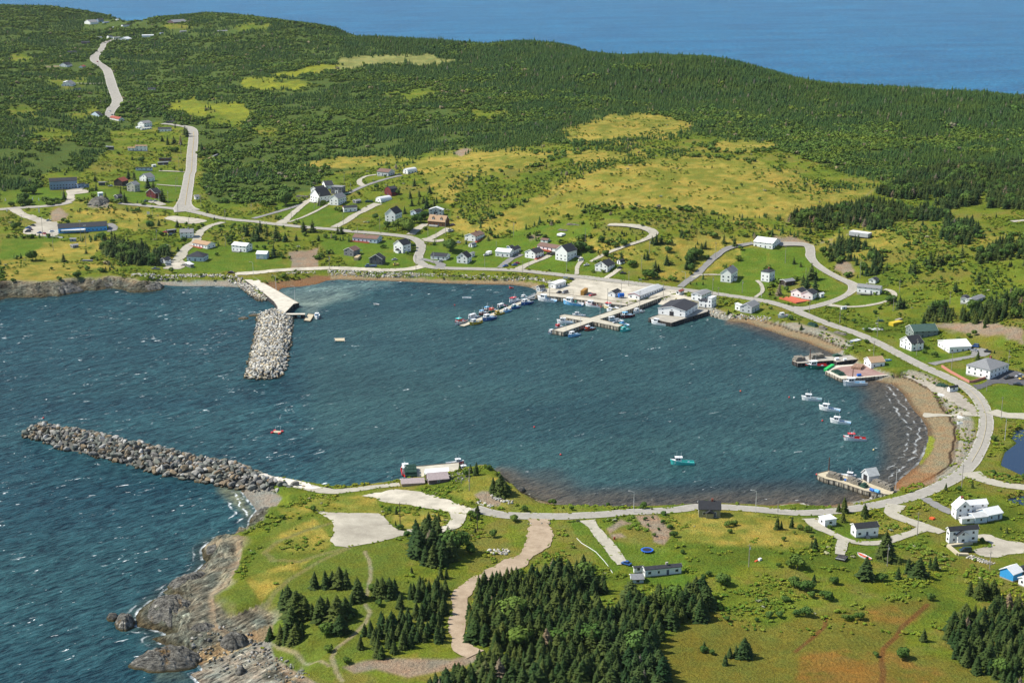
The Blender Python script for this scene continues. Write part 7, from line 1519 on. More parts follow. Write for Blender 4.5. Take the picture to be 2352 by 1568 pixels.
# ramp of boards round the minivan, garden wall, signs
def railwalk(code, pts, w_, h, m_, name, cat, label, zoff=.3):
    p = PG(*zip(*[R(*code, *a) for a in pts])); e = empty(name, (0, 0, 0)); tag(e, label, cat)
    for k in range(len(p) - 1):
        a, b = Vector(p[k]), Vector(p[k + 1]); d = (b - a).normalized(); nn = Vector((-d.y, d.x, 0)) * w_ / 2; V = [a + nn, b + nn, b - nn, a - nn]; V = [v_ - Vector((0, 0, .5)) for v_ in V] + [v_ + Vector((0, 0, h)) for v_ in V]
        bo = meshobj('segment', V, [(0,1,2,3),(4,7,6,5),(0,4,5,1),(1,5,6,2),(2,6,7,3),(3,7,4,0)], m_, e); bx = bmesh.new(); bx.from_mesh(bo.data); bmesh.ops.recalc_face_normals(bx, faces=bx.faces); bx.to_mesh(bo.data); bx.free()
railwalk((3,3), [(1870,290),(1700,312),(1655,318),(1745,395),(1840,398)], 1.5, 1.0, M_WDECK, 'ramp', 'ramp', 'grey wooden wheelchair ramp wrapped round the dark minivan')
railwalk((3,2), [(1595,236),(1680,290),(1770,340),(1850,382),(1880,380),(1995,345)], .4, 1.5, mat('pink brick', (.52, .22, .17), .9, .1, .2, 3), 'garden_wall', 'wall', 'pink garden wall below the grey hipped roof house')
railwalk((2,3), [(595,240),(640,285),(700,320),(770,365),(840,440),(880,490),(925,560)], .07, .25, WM['w'], 'low_fence', 'fence', 'thin white boundary line along the mown strip')
railwalk((0,1), [(415,612),(500,615),(575,620)], .15, 1.1, WM['w'], 'low_fence', 'fence', 'low white fence between school car park and ball field')
railwalk((2,3), [(840,1568-1568+0),(1000,-2)], .3, .5, M_TIM, 'guard_rail', 'rail', 'low timber rail beside the shore road') if False else None
def sign(code, x, y, w_, h_, hp, c, label):
    g = pg(*R(*code, x, y)); s = SCL(*R(*code, x, y), g.z); W_, H_ = w_ / 4 / s, h_ / 4 / s; e = empty('sign', g); tag(e, label, 'sign'); z1 = hp / 4 / s
    MB().box(-W_ / 2, W_ / 2, -.06, .06, z1 - H_, z1).out('board', mat('board ' + c, {'w': (.7,.7,.68), 'g': (.35,.37,.36), 'k': (.08,.08,.08)}[c], .6), e)
    for q in (-.4, .4): MB().bar((W_ * q, .1, -.4), (W_ * q, .1, z1), .07).out('post', M_POLE, e)
sign((2,1), 490, 1000, 42, 22, 30, 'w', 'wide pale sign at the entrance of the harbour yard'); sign((2,1), 1177, 1012, 28, 16, 20, 'g', 'grey sign on the verge above the harbour yard'); sign((0,1), 1363, 408, 26, 24, 32, 'w', 'white scoreboard on the dry field behind the school'); sign((0,1), 360, 388, 10, 40, 44, 'w', 'leaning white panel by the school lane'); sign((2,3), 607, 90, 34, 14, 22, 'k', 'mailbox board at the top of the mown strip')
for x, y, n_ in ((50,280,'leftmost'), (300,270,'middle'), (357,278,'rightmost'), (65,380,'roadside')):
    g = pg(*R(0,1,x,y)); e = empty('memorial_stone', g); tag(e, f'{n_} small white memorial stone left of the slate blue house', 'memorial', 'white memorial stones'); MB().box(-.5, .5, -.25, .25, -.3, 1.0).out('plinth', WM['w'], e); MB().box(-.25, .25, -.12, .12, 1.0, 2.6).out('stele', WM['w'], e)
# ------------------------------------------------------------------ plants
def leafmat(name, a, b_, odd=None, spread=.35):
    m, t, b = nodes(name, .85, .12); oi = N(t, 'ShaderNodeObjectInfo'); ge = N(t, 'ShaderNodeNewGeometry')
    c = mixc(t, oi.outputs['Random'], a, b_)
    if odd:
        g = N(t, 'ShaderNodeMapRange'); g.inputs[1].default_value = .982; g.inputs[2].default_value = .986; t.links.new(oi.outputs['Random'], g.inputs[0]); c = mixc(t, g.outputs[0], c, odd)
    f = noise_fac(t, 1.3, 3, ge.outputs['Position'], .3, .7); c = mixc(t, 1.0, c, mixc(t, f, (1 - spread,) * 3, (1 + spread,) * 3), 'MULTIPLY')
    g2 = noise_fac(t, .02, 3, ge.outputs['Position'], .35, .65); c = mixc(t, 1.0, c, mixc(t, g2, (.86, .95, 1.05), (1.22, 1.08, .85)), 'MULTIPLY')
    t.links.new(c, b.inputs['Base Color']); return m
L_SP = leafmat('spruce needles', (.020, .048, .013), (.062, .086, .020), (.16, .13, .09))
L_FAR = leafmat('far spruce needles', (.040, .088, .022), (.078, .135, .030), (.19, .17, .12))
L_BU = leafmat('broad leaves', (.050, .105, .020), (.095, .155, .030))
L_SC = leafmat('scrub leaves', (.078, .142, .022), (.135, .192, .032), (.24, .21, .12))
L_LOW = leafmat('low herb leaves', (.115, .205, .020), (.235, .255, .032), (.34, .34, .20))
BARK = mat('bark', (.12, .09, .07), .95)
def conifer(seed, lev, nb, fine=2, rad=.24):
    """spruce of unit height: whorls of drooping boughs round a stem, ragged outline"""
    r = random.Random(seed); V, F = [], []
    lean = (r.uniform(-.02, .02), r.uniform(-.02, .02)); lop = r.uniform(0, 6.28); lo = r.uniform(.0, .22)
    for l in range(lev):
        q = l / (lev - 1); z = .05 + .93 * q ** .92; R0 = rad * (1 - q) ** .78 * r.uniform(.82, 1.15) + .012
        for k in range(nb if q < .75 else max(4, nb - 3)):
            a = 6.283 * (k + .5 * (l % 2)) / nb + r.uniform(-.28, .28); ln = R0 * r.uniform(.72, 1.22) * (1 - lo * (math.cos(a - lop) > .3)); dr = ln * r.uniform(.22, .5)
            ca, sa = math.cos(a), math.sin(a); w = ln * r.uniform(.26, .40); cx, cy = lean[0] * z, lean[1] * z
            p0 = (cx, cy, z + .03); p1 = (cx + ca * ln * .55 - sa * w, cy + sa * ln * .55 + ca * w, z - dr * .45); p2 = (cx + ca * ln, cy + sa * ln, z - dr * .8); p3 = (cx + ca * ln * .55 + sa * w, cy + sa * ln * .55 - ca * w, z - dr * .45)
            o = len(V); V += [p0, p1, p2, p3, (cx + ca * ln * .5, cy + sa * ln * .5, z - dr * .05)]; F += [(o, o + 1, o + 4), (o + 1, o + 2, o + 4), (o + 2, o + 3, o + 4), (o + 3, o, o + 4)]
            if fine > 1:
                for s in (-1, 1):
                    a2 = a + s * r.uniform(.25, .5); l2 = ln * r.uniform(.6, .9); o = len(V)
                    V += [(cx + ca * ln * .25, cy + sa * ln * .25, z - dr * .1), (cx + math.cos(a2) * l2, cy + math.sin(a2) * l2, z - dr * r.uniform(.5, 1.0)), (cx + math.cos(a2 + s * .25) * l2 * .7, cy + math.sin(a2 + s * .25) * l2 * .7, z - dr * .9)]; F.append((o, o + 1, o + 2))
    o = len(V); n = 6
    V += [(rad * .45 * math.cos(k), rad * .45 * math.sin(k), .04) for k in np.linspace(0, 6.283, n + 1)[:-1]] + [(0, 0, .93)]; F += [(o + k, o + (k + 1) % n, o + n) for k in range(n)]
    V += [(0, 0, .97), (.008, 0, .93), (-.005, .006, .93), (0, 0, 1.02)]; o = len(V) - 4; F += [(o + 1, o + 2, o + 3), (o, o + 1, o + 3)]
    return V, F
def bushgeo(seed, n, flat=.8, leaf=.16):
    """rounded broadleaf crown of unit height made of leaf clumps in uneven lobes"""
    r = random.Random(seed); V, F = [], []; lobes = [(Vector((r.uniform(-.28, .28), r.uniform(-.28, .28), r.uniform(.35, .68))), r.uniform(.22, .34)) for _ in range(7)]
    for k in range(n):
        c, R0 = lobes[k % 7]; d = Vector((r.gauss(0, 1), r.gauss(0, 1), r.gauss(.25, 1))).normalized(); p = c + d * R0 * r.uniform(.75, 1.08); p.z = max(p.z * flat / .8, .03)
        x = d.orthogonal().normalized(); x.rotate(Matrix.Rotation(r.uniform(0, 6.28), 3, d)); y = d.cross(x); s = leaf * r.uniform(.5, 1.1); d2 = d * s * r.uniform(-.3, .5); o = len(V)
        V += [tuple(p + x * s), tuple(p + y * s * .8 + d2), tuple(p - x * s), tuple(p - y * s * .8 - d2 * .4)]; F += [(o, o + 1, o + 2), (o, o + 2, o + 3)]
    for c, R0 in lobes:
        o = len(V); q = R0 * .78; V += [tuple(c + Vector(v) * q) for v in ((1,0,0),(0,1,0),(-1,0,0),(0,-1,0),(0,0,1),(0,0,-1))]; F += [tuple(o + i for i in f) for f in ((0,1,4),(1,2,4),(2,3,4),(3,0,4),(1,0,5),(2,1,5),(3,2,5),(0,3,5))]
    return V, F
def mkmesh(name, vf, m_): me = bpy.data.meshes.new(name); me.from_pydata(vf[0], [], vf[1]); me.materials.append(m_); me.update(); return me
CR = [mkmesh('spruce crown', conifer(k, 19, 12, rad=.30), L_SP) for k in range(6)] + [mkmesh('spruce crown', conifer(20 + k, 17, 10, rad=.38), L_SP) for k in range(3)]
CRM = [mkmesh('spruce crown far', conifer(40 + k, 9, 8, 1, .32), L_SP) for k in range(5)]
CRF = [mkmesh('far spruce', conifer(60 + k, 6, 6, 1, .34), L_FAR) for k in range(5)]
BUN = [mkmesh('bush crown', bushgeo(k, 800, .8, .085), L_BU) for k in range(4)]
SCF = [mkmesh('far scrub', bushgeo(30 + k, 60, .8, .26), L_SC) for k in range(5)]
LOW = [mkmesh('low clump', bushgeo(70 + k, 34, .8, .3), L_LOW) for k in range(4)]
trunkm = MB().bar((0, 0, -.08), (0, 0, .85), (.022, .006), 7); TRU = bpy.data.meshes.new('trunk'); TRU.from_pydata(trunkm.v, [], trunkm.f); TRU.materials.append(BARK)
tb = MB().bar((0, 0, -.08), (.02, 0, .4), (.04, .02), 6)
for a in range(5): tb.bar((.02, 0, .3), (.3 * math.cos(a * 1.26), .3 * math.sin(a * 1.26), .6), (.018, .008), 4)
TRB = bpy.data.meshes.new('trunk bush'); TRB.from_pydata(tb.v, [], tb.f); TRB.materials.append(BARK)
def scatter(name, P, H, meshes, label=None, cat=None, wide=(.85, 1.2), seed=1, kind='stuff'):
    """one object: geometry-node instances of plant meshes on given points"""
    n = len(P); rg = np.random.default_rng(seed); me = bpy.data.meshes.new(name); me.vertices.add(n); me.vertices.foreach_set('co', np.asarray(P, np.float32).ravel())
    w = rg.uniform(*wide, n); S = np.c_[H * w, H * w, H]
    a = me.attributes.new('scl', 'FLOAT_VECTOR', 'POINT'); a.data.foreach_set('vector', S.astype(np.float32).ravel())
    a = me.attributes.new('rot', 'FLOAT_VECTOR', 'POINT'); a.data.foreach_set('vector', np.c_[rg.uniform(-.05, .05, n), rg.uniform(-.05, .05, n), rg.uniform(0, 6.283, n)].astype(np.float32).ravel())
    a = me.attributes.new('var', 'INT', 'POINT'); a.data.foreach_set('value', rg.integers(0, len(meshes), n).astype(np.int32))
    o = link(bpy.data.objects.new(name, me)); tag(o, label, cat, None, kind)
    src = bpy.data.collections.new('source ' + name)
    for k, m_ in enumerate(meshes): src.objects.link(bpy.data.objects.new(f'{name}_source_{k}', m_))
    ng = bpy.data.node_groups.new('scatter ' + name, 'GeometryNodeTree'); ng.interface.new_socket('Geometry', in_out='INPUT', socket_type='NodeSocketGeometry'); ng.interface.new_socket('Geometry', in_out='OUTPUT', socket_type='NodeSocketGeometry')
    gi, go = ng.nodes.new('NodeGroupInput'), ng.nodes.new('NodeGroupOutput'); ci = ng.nodes.new('GeometryNodeCollectionInfo'); ci.inputs[0].default_value = src; ci.inputs['Separate Children'].default_value = True; ci.inputs['Reset Children'].default_value = True
    ip = ng.nodes.new('GeometryNodeInstanceOnPoints'); ip.inputs['Pick Instance'].default_value = True
    def na(nm, ty): q = ng.nodes.new('GeometryNodeInputNamedAttribute'); q.data_type = ty; q.inputs[0].default_value = nm; return q.outputs[0]
    L = ng.links.new; L(gi.outputs[0], ip.inputs['Points']); L(ci.outputs[0], ip.inputs['Instance']); L(na('var', 'INT'), ip.inputs['Instance Index']); L(na('rot', 'FLOAT_VECTOR'), ip.inputs['Rotation']); L(na('scl', 'FLOAT_VECTOR'), ip.inputs['Scale']); L(ip.outputs[0], go.inputs[0])
    o.modifiers.new('scatter', 'NODES').node_group = ng; return o
def gi_(X, Y):
    i = np.clip(np.searchsorted(TY, Y), 0, len(TY) - 1); j = np.clip(np.round((X / Y - TXF[0]) / (TXF[1] - TXF[0])).astype(int), 0, len(TXF) - 1); return i * len(TXF) + j
OPEN = np.zeros(len(gx))
for k in CLS: OPEN = np.maximum(OPEN, CLS[k])
def cls(k, id_): return CLS[k][id_] if k in CLS else 0
ENC = np.array(EXC); RD = [(np.asarray(c), w_) for c, w_ in ROADPTS]
# occupancy on the terrain grid: roads, yards, buildings
OCC = np.zeros(len(gx), bool)
for c, w_ in RD:
    st = max(1, len(c) // 400)
    for k in range(0, len(c), st):
        i0 = np.searchsorted(TY, c[k, 1] - w_[k] - 1.5); i1 = np.searchsorted(TY, c[k, 1] + w_[k] + 1.5) + 1; r_ = w_[k] + 1.3
        j0 = int((( c[k, 0] - r_) / c[k, 1] - TXF[0]) / (TXF[1] - TXF[0])); j1 = int(((c[k, 0] + r_) / c[k, 1] - TXF[0]) / (TXF[1] - TXF[0])) + 2
        if j1 < 0 or j0 > len(TXF): continue
        j0 = max(j0, 0); sub = (GX[i0:i1, j0:j1] - c[k, 0]) ** 2 + (GY[i0:i1, j0:j1] - c[k, 1]) ** 2 < r_ ** 2
        O2 = OCC.reshape(GX.shape)[i0:i1, j0:j1]; O2 |= sub
for q in YARDS:
    q_ = np.array(q); m = (gx > q_[:, 0].min()) & (gx < q_[:, 0].max()) & (gy > q_[:, 1].min()) & (gy < q_[:, 1].max()); OCC[m] |= inpoly(gx[m], gy[m], q)
for x, y, r_ in EXC:
    m = np.abs(gy - y) < r_ * 1.3; mi = np.where(m)[0]; OCC[mi[(gx[mi] - x) ** 2 + (gy[mi] - y) ** 2 < (r_ * 1.0) ** 2]] = True
FAREX = [RP(0,0,400,600,850,560,860,640,420,640), RP(0,0,780,180,1360,180,1400,270,760,270)]
WOODS = [ # name, spacing, height, polygon
('near', 3.3, (5.5, 9), [(1058,1362),(1100,1340),(1140,1328),(1190,1322),(1260,1312),(1290,1300),(1322,1285),(1345,1290),(1372,1338),(1410,1345),(1440,1350),(1475,1358),(1560,1372),(1605,1352),(1632,1392),(1622,1428),(1530,1446),(1510,1480),(1520,1510),(1528,1560),(1500,1640),(975,1640),(970,1585),(1030,1560),(1092,1560),(1100,1510),(1072,1480),(1070,1430),(1070,1400)], 'spruce in the big near wood', 'spruces of the big near wood'),
('near', 3.3, (5, 8), [(872,1400),(915,1380),(960,1350),(1030,1352),(1038,1380),(1032,1440),(1018,1480),(950,1495),(905,1505),(860,1515),(815,1512),(812,1488),(870,1450)], 'spruce in the grove left of the dirt road', 'spruces of the grove left of the dirt road'),
('near', 3.6, (7, 11), [(938,1272),(962,1240),(985,1215),(1000,1220),(1015,1250),(1046,1262),(1044,1300),(1012,1302),(965,1295)], 'spruce in the clump behind the gravel loop', 'spruces of the clump behind the gravel loop'),
('near', 3.3, (5.5, 8.5), [(2165,1470),(2190,1430),(2235,1415),(2262,1420),(2300,1388),(2352,1385),(2420,1400),(2420,1640),(2330,1600),(2290,1560),(2230,1540),(2190,1515)], 'spruce in the wood at the near right edge', 'spruces of the wood at the right edge'),
('mid', 3.6, (5, 9), [(228,572),(262,560),(300,565),(340,570),(388,580),(388,600),(360,612),(300,610),(245,592)], 'spruce in the dark grove by the shore bungalows', 'spruces of the grove by the shore bungalows'),
('mid', 3.5, (5, 7.5), [(1805,515),(1830,490),(1880,480),(1970,470),(2000,460),(2060,465),(2120,475),(2180,492),(2192,508),(2130,508),(2060,508),(2040,528),(2010,528),(1970,516),(1930,525),(1880,535),(1860,542),(1825,530)], None, None),
('mid', 3.8, (6, 9), [(2010,445),(2050,425),(2085,402),(2160,385),(2285,380),(2282,400),(2262,430),(2240,470),(2200,478),(2170,482),(2130,462),(2050,456)], None, None),
('mid', 3.8, (6, 9), [(2270,478),(2262,450),(2290,400),(2300,375),(2420,370),(2420,490),(2330,482)], None, None),
('mid', 4.0, (5, 8.5), [(1892,602),(1905,565),(1930,552),(1980,560),(2000,575),(2020,590),(2045,612),(2030,628),(1990,636),(1975,620),(1955,600),(1920,598),(1900,608)], None, None),
('mid', 4.2, (5, 8), [(2158,545),(2170,515),(2230,505),(2250,530),(2230,562),(2180,565)], None, None),('mid', 4.2, (5, 8.5), [(2235,595),(2270,570),(2300,555),(2420,555),(2420,605),(2320,616),(2250,610)], None, None),
('mid', 4.4, (5, 8.5), [(2118,745),(2130,712),(2170,706),(2200,722),(2240,710),(2300,688),(2420,690),(2420,735),(2330,735),(2260,748),(2200,740)], None, None),
('mid', 3.6, (5, 8), [(1575,620),(1580,600),(1600,560),(1600,600)], None, None)]
SCRUB = [[(1050,505),(1050,445),(1130,425),(1250,402),(1350,368),(1450,352),(1540,337),(1605,345),(1530,362),(1430,378),(1350,398),(1280,422),(1200,448),(1150,478),(1100,512)],
 [(1395,492),(1500,480),(1600,486),(1700,502),(1772,522),(1765,548),(1650,538),(1520,532),(1440,522)],[(1320,472),(1420,460),(1445,480),(1345,492)],[(1370,540),(1400,525),(1470,530),(1485,560),(1430,575),(1375,570)],
 [(1030,405),(1100,400),(1150,410),(1060,450),(1040,440)],[(2040,575),(2130,545),(2230,580),(2320,640),(2352,700),(2240,700),(2150,640),(2080,620)],[(1760,420),(1900,410),(1980,430),(1890,445),(1800,440)],[(1250,330),(1400,325),(1500,300),(1600,310),(1540,335),(1400,350)],
 [(1900,610),(1960,620),(1990,640),(1930,632)],[(2080,560),(2130,520),(2150,560),(2110,590)],[(470,520),(560,515),(640,525),(600,555),(500,560)],[(615,520),(660,525),(640,560),(600,555)],RP(0,1,640,380,900,340,1040,340,1050,400,800,420,680,400),RP(0,1,620,980,760,920,900,880,1000,880,1180,950,1150,985,1000,960,850,990,650,1005)]
TREES = [] # x, y, z, h, wide, kind, label, group, apparent size
def addtree(x, y, h, kind, label=None, group=None, wide=1.0):
    z = float(HT(x, y)); TREES.append([x, y, z, h, wide, kind, label, group, h * FPX / y])
rt = random.Random(4)
for nm, sp, (h0, h1), poly, lab, grp in WOODS:
    g = PG([p[0] for p in poly], [min(p[1], 1566) if False else p[1] for p in poly])[:, :2] if max(p[1] for p in poly) < 1567 else np.array([P2W(a, b, 10) for a, b in poly])
    x0, y0 = g.min(0); x1, y1 = g.max(0); pl = [tuple(p) for p in g]
    X, Y = np.meshgrid(np.arange(x0, x1, sp), np.arange(y0, y1, sp * 1.1)); X = X.ravel() + RNG.uniform(-.45, .45, X.size) * sp; Y = Y.ravel() + RNG.uniform(-.45, .45, Y.size) * sp
    k = inpoly(X, Y, pl) & (fbm(X, Y, 13, 6, 2) > .30); X, Y = X[k], Y[k]; oc = OCC[gi_(X, Y)]
    for x, y, o_ in zip(X, Y, oc):
        if o_: continue
        u_, v_ = W2P(x, y, 8.); pu = (u_ - min(p[0] for p in poly)) / (min(2352, max(p[0] for p in poly)) - min(p[0] for p in poly)); pv = (v_ - min(p[1] for p in poly)) / (min(1568, max(p[1] for p in poly)) - min(p[1] for p in poly))
        if lab: lab_ = lab + ', ' + ('rearmost', 'rear', 'middle', 'near', 'front')[int(min(max(pv, 0), .99) * 5)] + ' ' + ('far left', 'left', 'left of centre', 'centre', 'right of centre', 'right', 'far right')[int(min(max(pu, 0), .99) * 7)]
        else: lab_ = None
        addtree(float(x), float(y), rt.uniform(h0, h1) * (.8 + .4 * float(vnoise(np.array(x), np.array(y), 22, 3))), 's' if rt.random() > (.012 if nm == 'near' else .06) else 'b', lab_, grp, rt.uniform(.95, 1.55) if nm == 'near' else rt.uniform(.9, 1.3))
IT = [((0,1),'s',(885,185,75),(965,280,90),(1110,242,90),(1145,295,100),(1360,162,110),(1410,177,90),(1495,285,125),(590,270,100),(875,102,70),(1180,78,90),(1230,82,80),(360,72,50),(1630,522,80),(1720,552,45),(1460,507,70),(1062,674,110),(585,838,85),(790,762,50),(1637,742,55),(1905,390,50),(2270,602,120),(2330,632,120),(2240,560,80)),
((0,1),'b',(430,308,70),(505,302,55),(105,330,50),(190,325,75),(225,300,95),(265,315,60),(300,217,80),(240,217,70),(130,545,70),(170,517,45),(1390,527,70),(930,635,70),(720,270,26),(770,268,26),(305,825,95),(478,912,30),(1575,938,50),(2110,670,50),(1995,780,30),(700,985,60),(550,1005,35),(125,1028,40),(1480,600,40),(1690,650,45),(2130,630,40)),
((1,1),'s',(40,560,110),(15,642,140),(185,640,170),(100,600,90),(270,650,90),(370,642,70),(575,647,70),(440,562,110),(520,566,120),(750,582,80),(785,582,80),(165,792,130),(705,766,50),(525,690,40),(1455,142,80),(1210,172,55),(1275,182,65),(1595,212,80),(1430,325,75),(1365,397,75),(1570,345,110),(1640,345,100),(1420,255,80),(1500,240,70),(1780,562,45),(2070,482,70),(2130,420,60),(1660,300,70),(1540,300,70),(1230,380,1)),
((1,1),'b',(275,320,125),(1095,447,55),(1032,640,60),(1110,167,50),(1205,515,55),(1310,540,100),(1400,562,120),(1360,520,90),(1480,482,90),(1545,452,80),(1785,742,120),(1390,682,60),(1430,712,50),(1155,712,35),(1185,712,35),(720,630,40),(640,620,40),(450,600,35),(605,795,40),(75,720,40),(1240,465,30),(1300,220,50)),
((2,1),'s',(760,528,70),(1325,677,110),(1290,670,80),(1370,670,80),(1945,667,90),(2045,692,100),(1775,717,85),(1740,715,60),(1705,676,35),(1420,862,105),(1315,927,110),(1345,920,70),(1005,822,85),(1245,815,90),(1215,810,60),(1640,1045,30),(1695,1045,25),(1755,1048,35),(1425,682,30),(1560,597,70),(1030,600,40),(560,575,24)),
((2,1),'b',(600,747,100),(555,745,70),(640,740,80),(705,747,65),(850,787,60),(1650,922,70),(1675,802,100),(1720,790,70),(1260,992,90),(1300,985,60),(1440,747,55),(300,627,45),(820,657,60),(870,682,50),(940,702,50),(1030,692,55),(340,922,18),(1790,812,40),(1640,955,30),(510,920,16),(745,935,26),(835,938,28)),
((3,1),'s',(240,857,65),(300,882,55),(400,1002,170),(350,1102,150),(430,1112,150),(320,1052,110),(440,1000,90),(98,1147,125),(1785,792,115),(1935,1037,110),(2020,1037,75),(1720,1117,100),(1340,1137,40),(1210,1267,130),(1250,1260,90),(1340,942,130),(1310,935,90),(1495,872,130),(1560,868,120),(1600,852,90),(1450,860,80),(2095,432,45),(2280,1257,70),(1500,1332,140),(1590,1332,110),(1460,1335,70),(1990,1440,75),(1770,1362,60),(505,615,35),(2120,977,40),(1480,642,35),(1420,502,50),(1500,587,60),(1400,572,60),(820,982,35),(1640,1360,60),(1710,820,60)),
((3,1),'b',(505,757,60),(170,1112,50),(1130,1222,80),(1485,922,60),(1640,820,50),(980,1140,28),(1210,1330,30),(1600,930,40),(1900,1510,50),(1850,1530,40)),
((3,2),'s',(1925,172,90),(700,1572,150),(650,1566,90),(890,1606,130)),((3,2),'b',(1530,142,55),(1440,110,40)),
((3,3),'s',(690,90,110),(890,60,60),(1080,432,280),(1040,420,160),(905,612,220),(1195,612,120),(1205,477,80),(1290,562,150),(1330,560,120),(1385,602,200),(1530,532,150),(1490,520,110),(1850,760,150),(1950,792,210),(2060,792,190),(2110,802,120),(2000,780,150),(1430,1182,130),(80,157,130),(215,142,110),(120,150,80),(430,347,120),(400,340,90)),
((3,3),'b',(270,522,130),(570,152,40),(150,262,40),(370,182,60),(350,722,100),(280,702,80),(250,680,90),(165,822,60),(255,952,60),(340,952,90),(100,962,60),(20,970,60),(720,992,60),(850,982,70),(770,990,50),(540,802,90),(400,780,60),(990,1322,50),(1240,1342,100),(1968,277,45),(300,160,50),(240,200,30),(400,240,40)),
((2,3),'b',(1930,662,110),(1800,582,50),(1760,600,40),(1765,1282,60),(1835,1302,50),(1680,760,120),(1840,820,60),(1385,102,40),(1225,72,35),(1250,127,30),(1305,222,35),(1450,152,45),(1990,132,60),(2040,120,50),(2000,190,40),(2250,1000,40),(1970,1000,50),(2330,820,40),(1460,210,30),(1350,165,30),(1570,380,40),(1290,60,30)),
((2,3),'s',(2130,1332,200),(2000,1332,110),(1960,1402,110),(2180,1302,110),(2060,1330,120),(1765,1262,90),(1760,970,110),(1690,940,140)),
((1,3),'s',(540,692,160),(645,692,170),(700,672,150),(770,682,200),(830,692,180),(930,802,220),(965,780,140),(1120,772,180),(1165,777,200),(1230,777,190),(1280,742,150),(1320,882,150),(1510,722,150),(1430,562,70),(300,872,220),(250,840,150),(380,962,260),(420,952,230),(450,962,210),(330,1102,250),(280,1192,170),(230,1192,180),(130,1162,130),(360,1192,190),(420,1150,150),(520,972,150),(600,982,230),(560,972,160),(660,932,170),(740,1002,260),(690,1002,160),(820,952,190),(780,1112,190),(880,842,110),(1490,162,70),(1680,80,80),(1970,77,60),(1060,1142,170),(1000,1130,120),(1160,1100,180),(1200,1110,160),(1250,1080,190),(1700,610,130),(1750,600,100)),
((1,3),'b',(660,1292,80),(650,1112,110),(1060,740,90),(910,940,60),(860,990,60),(1975,382,90),(1040,350,1),(840,1380,60),(1130,860,60)),
((1,2),'s',(2020,1227,125),(2240,1402,200),(2180,1402,170),(2290,1422,150),(2035,1582,90)),((1,2),'b',(1930,1237,60),(2300,1380,70)),((2,2),'s',(1285,1545,40)),((0,0),'s',(1200,498,65),(1080,510,60),(1180,495,55),(1300,440,30),(850,505,35),(1855,1385,70),(1700,1240,90),(1720,1260,90),(1660,1330,90),(1600,1320,80),(1540,1330,90),(1490,1300,60),(1215,1470,45),(1610,1175,40),(850,612,35)),((0,0),'b',(1870,1450,50),(1610,1400,50),(1250,1100,30),(1300,1490,50),(1570,1395,45))]
for code, kd, *L_ in IT:
    uv = [R(*code, x, y) for x, y, h in L_]; g = PG([a for a, b in uv], [b for a, b in uv])
    for (x, y, h), p, (u, v) in zip(L_, g, uv):
        if h < 10: continue
        hm = min(max(h / 4 / (SCL(u, v, p[2]) * .93), 1.2), 14); addtree(float(p[0]), float(p[1]), hm, kd, None, None, rt.uniform(1.2, 1.6) if kd == 's' else rt.uniform(1.0, 1.3))
# scattered shrubs and young spruces over the meadows and fields
X = []; Y = []
for y in rows(520, 2300, .0045, .0032):
    n = int(.84 * y / 5.2); X.append(np.linspace(-.42 * y, .42 * y, n) + RNG.uniform(-2.5, 2.5, n)); Y.append(np.full(n, y) + RNG.uniform(-2, 2, n))
X = np.concatenate(X); Y = np.concatenate(Y); id_ = gi_(X, Y); gzz = GZ.ravel()[id_]
nn = fbm(X, Y, 38, 61, 3); n5 = fbm(X, Y, 12, 62, 2)
den = .075 * sstep(.46, .64, nn) * cls('meadow', id_) + .004 * cls('dry', id_) * (.4 + sstep(.5, .65, nn) * 2.2) + .02 * cls('bog', id_) * sstep(.45, .6, nn) + .02 * cls('yellow', id_)
den *= np.where(Y > 900, 1.5, 1)
U, V_ = W2P(X, Y, gzz)
inS = np.zeros(len(X), bool)
for q in SCRUB: inS |= inpoly(U + (n5 - .5) * 16, V_ + (nn - .5) * 14, q)
den = np.where(inS, .72 * sstep(.30, .42, nn * .5 + n5 * .5), den)
ok = (RNG.random(len(X)) < den) & ~OCC[id_] & (gzz > 1.6) & (cls('lawn', id_) < .3) & (ROCKM[id_] < .3) & (cls('dirt', id_) < .3)
ms = ok & inS; mm = ok & ~inS
for x, y in zip(X[mm], Y[mm]):
    kd = 's' if rt.random() < .35 else 'b'; addtree(float(x), float(y), rt.uniform(1.3, 3.6) if kd == 'b' else rt.uniform(1.6, 4.5), kd, None, None, rt.uniform(1.0, 1.4))
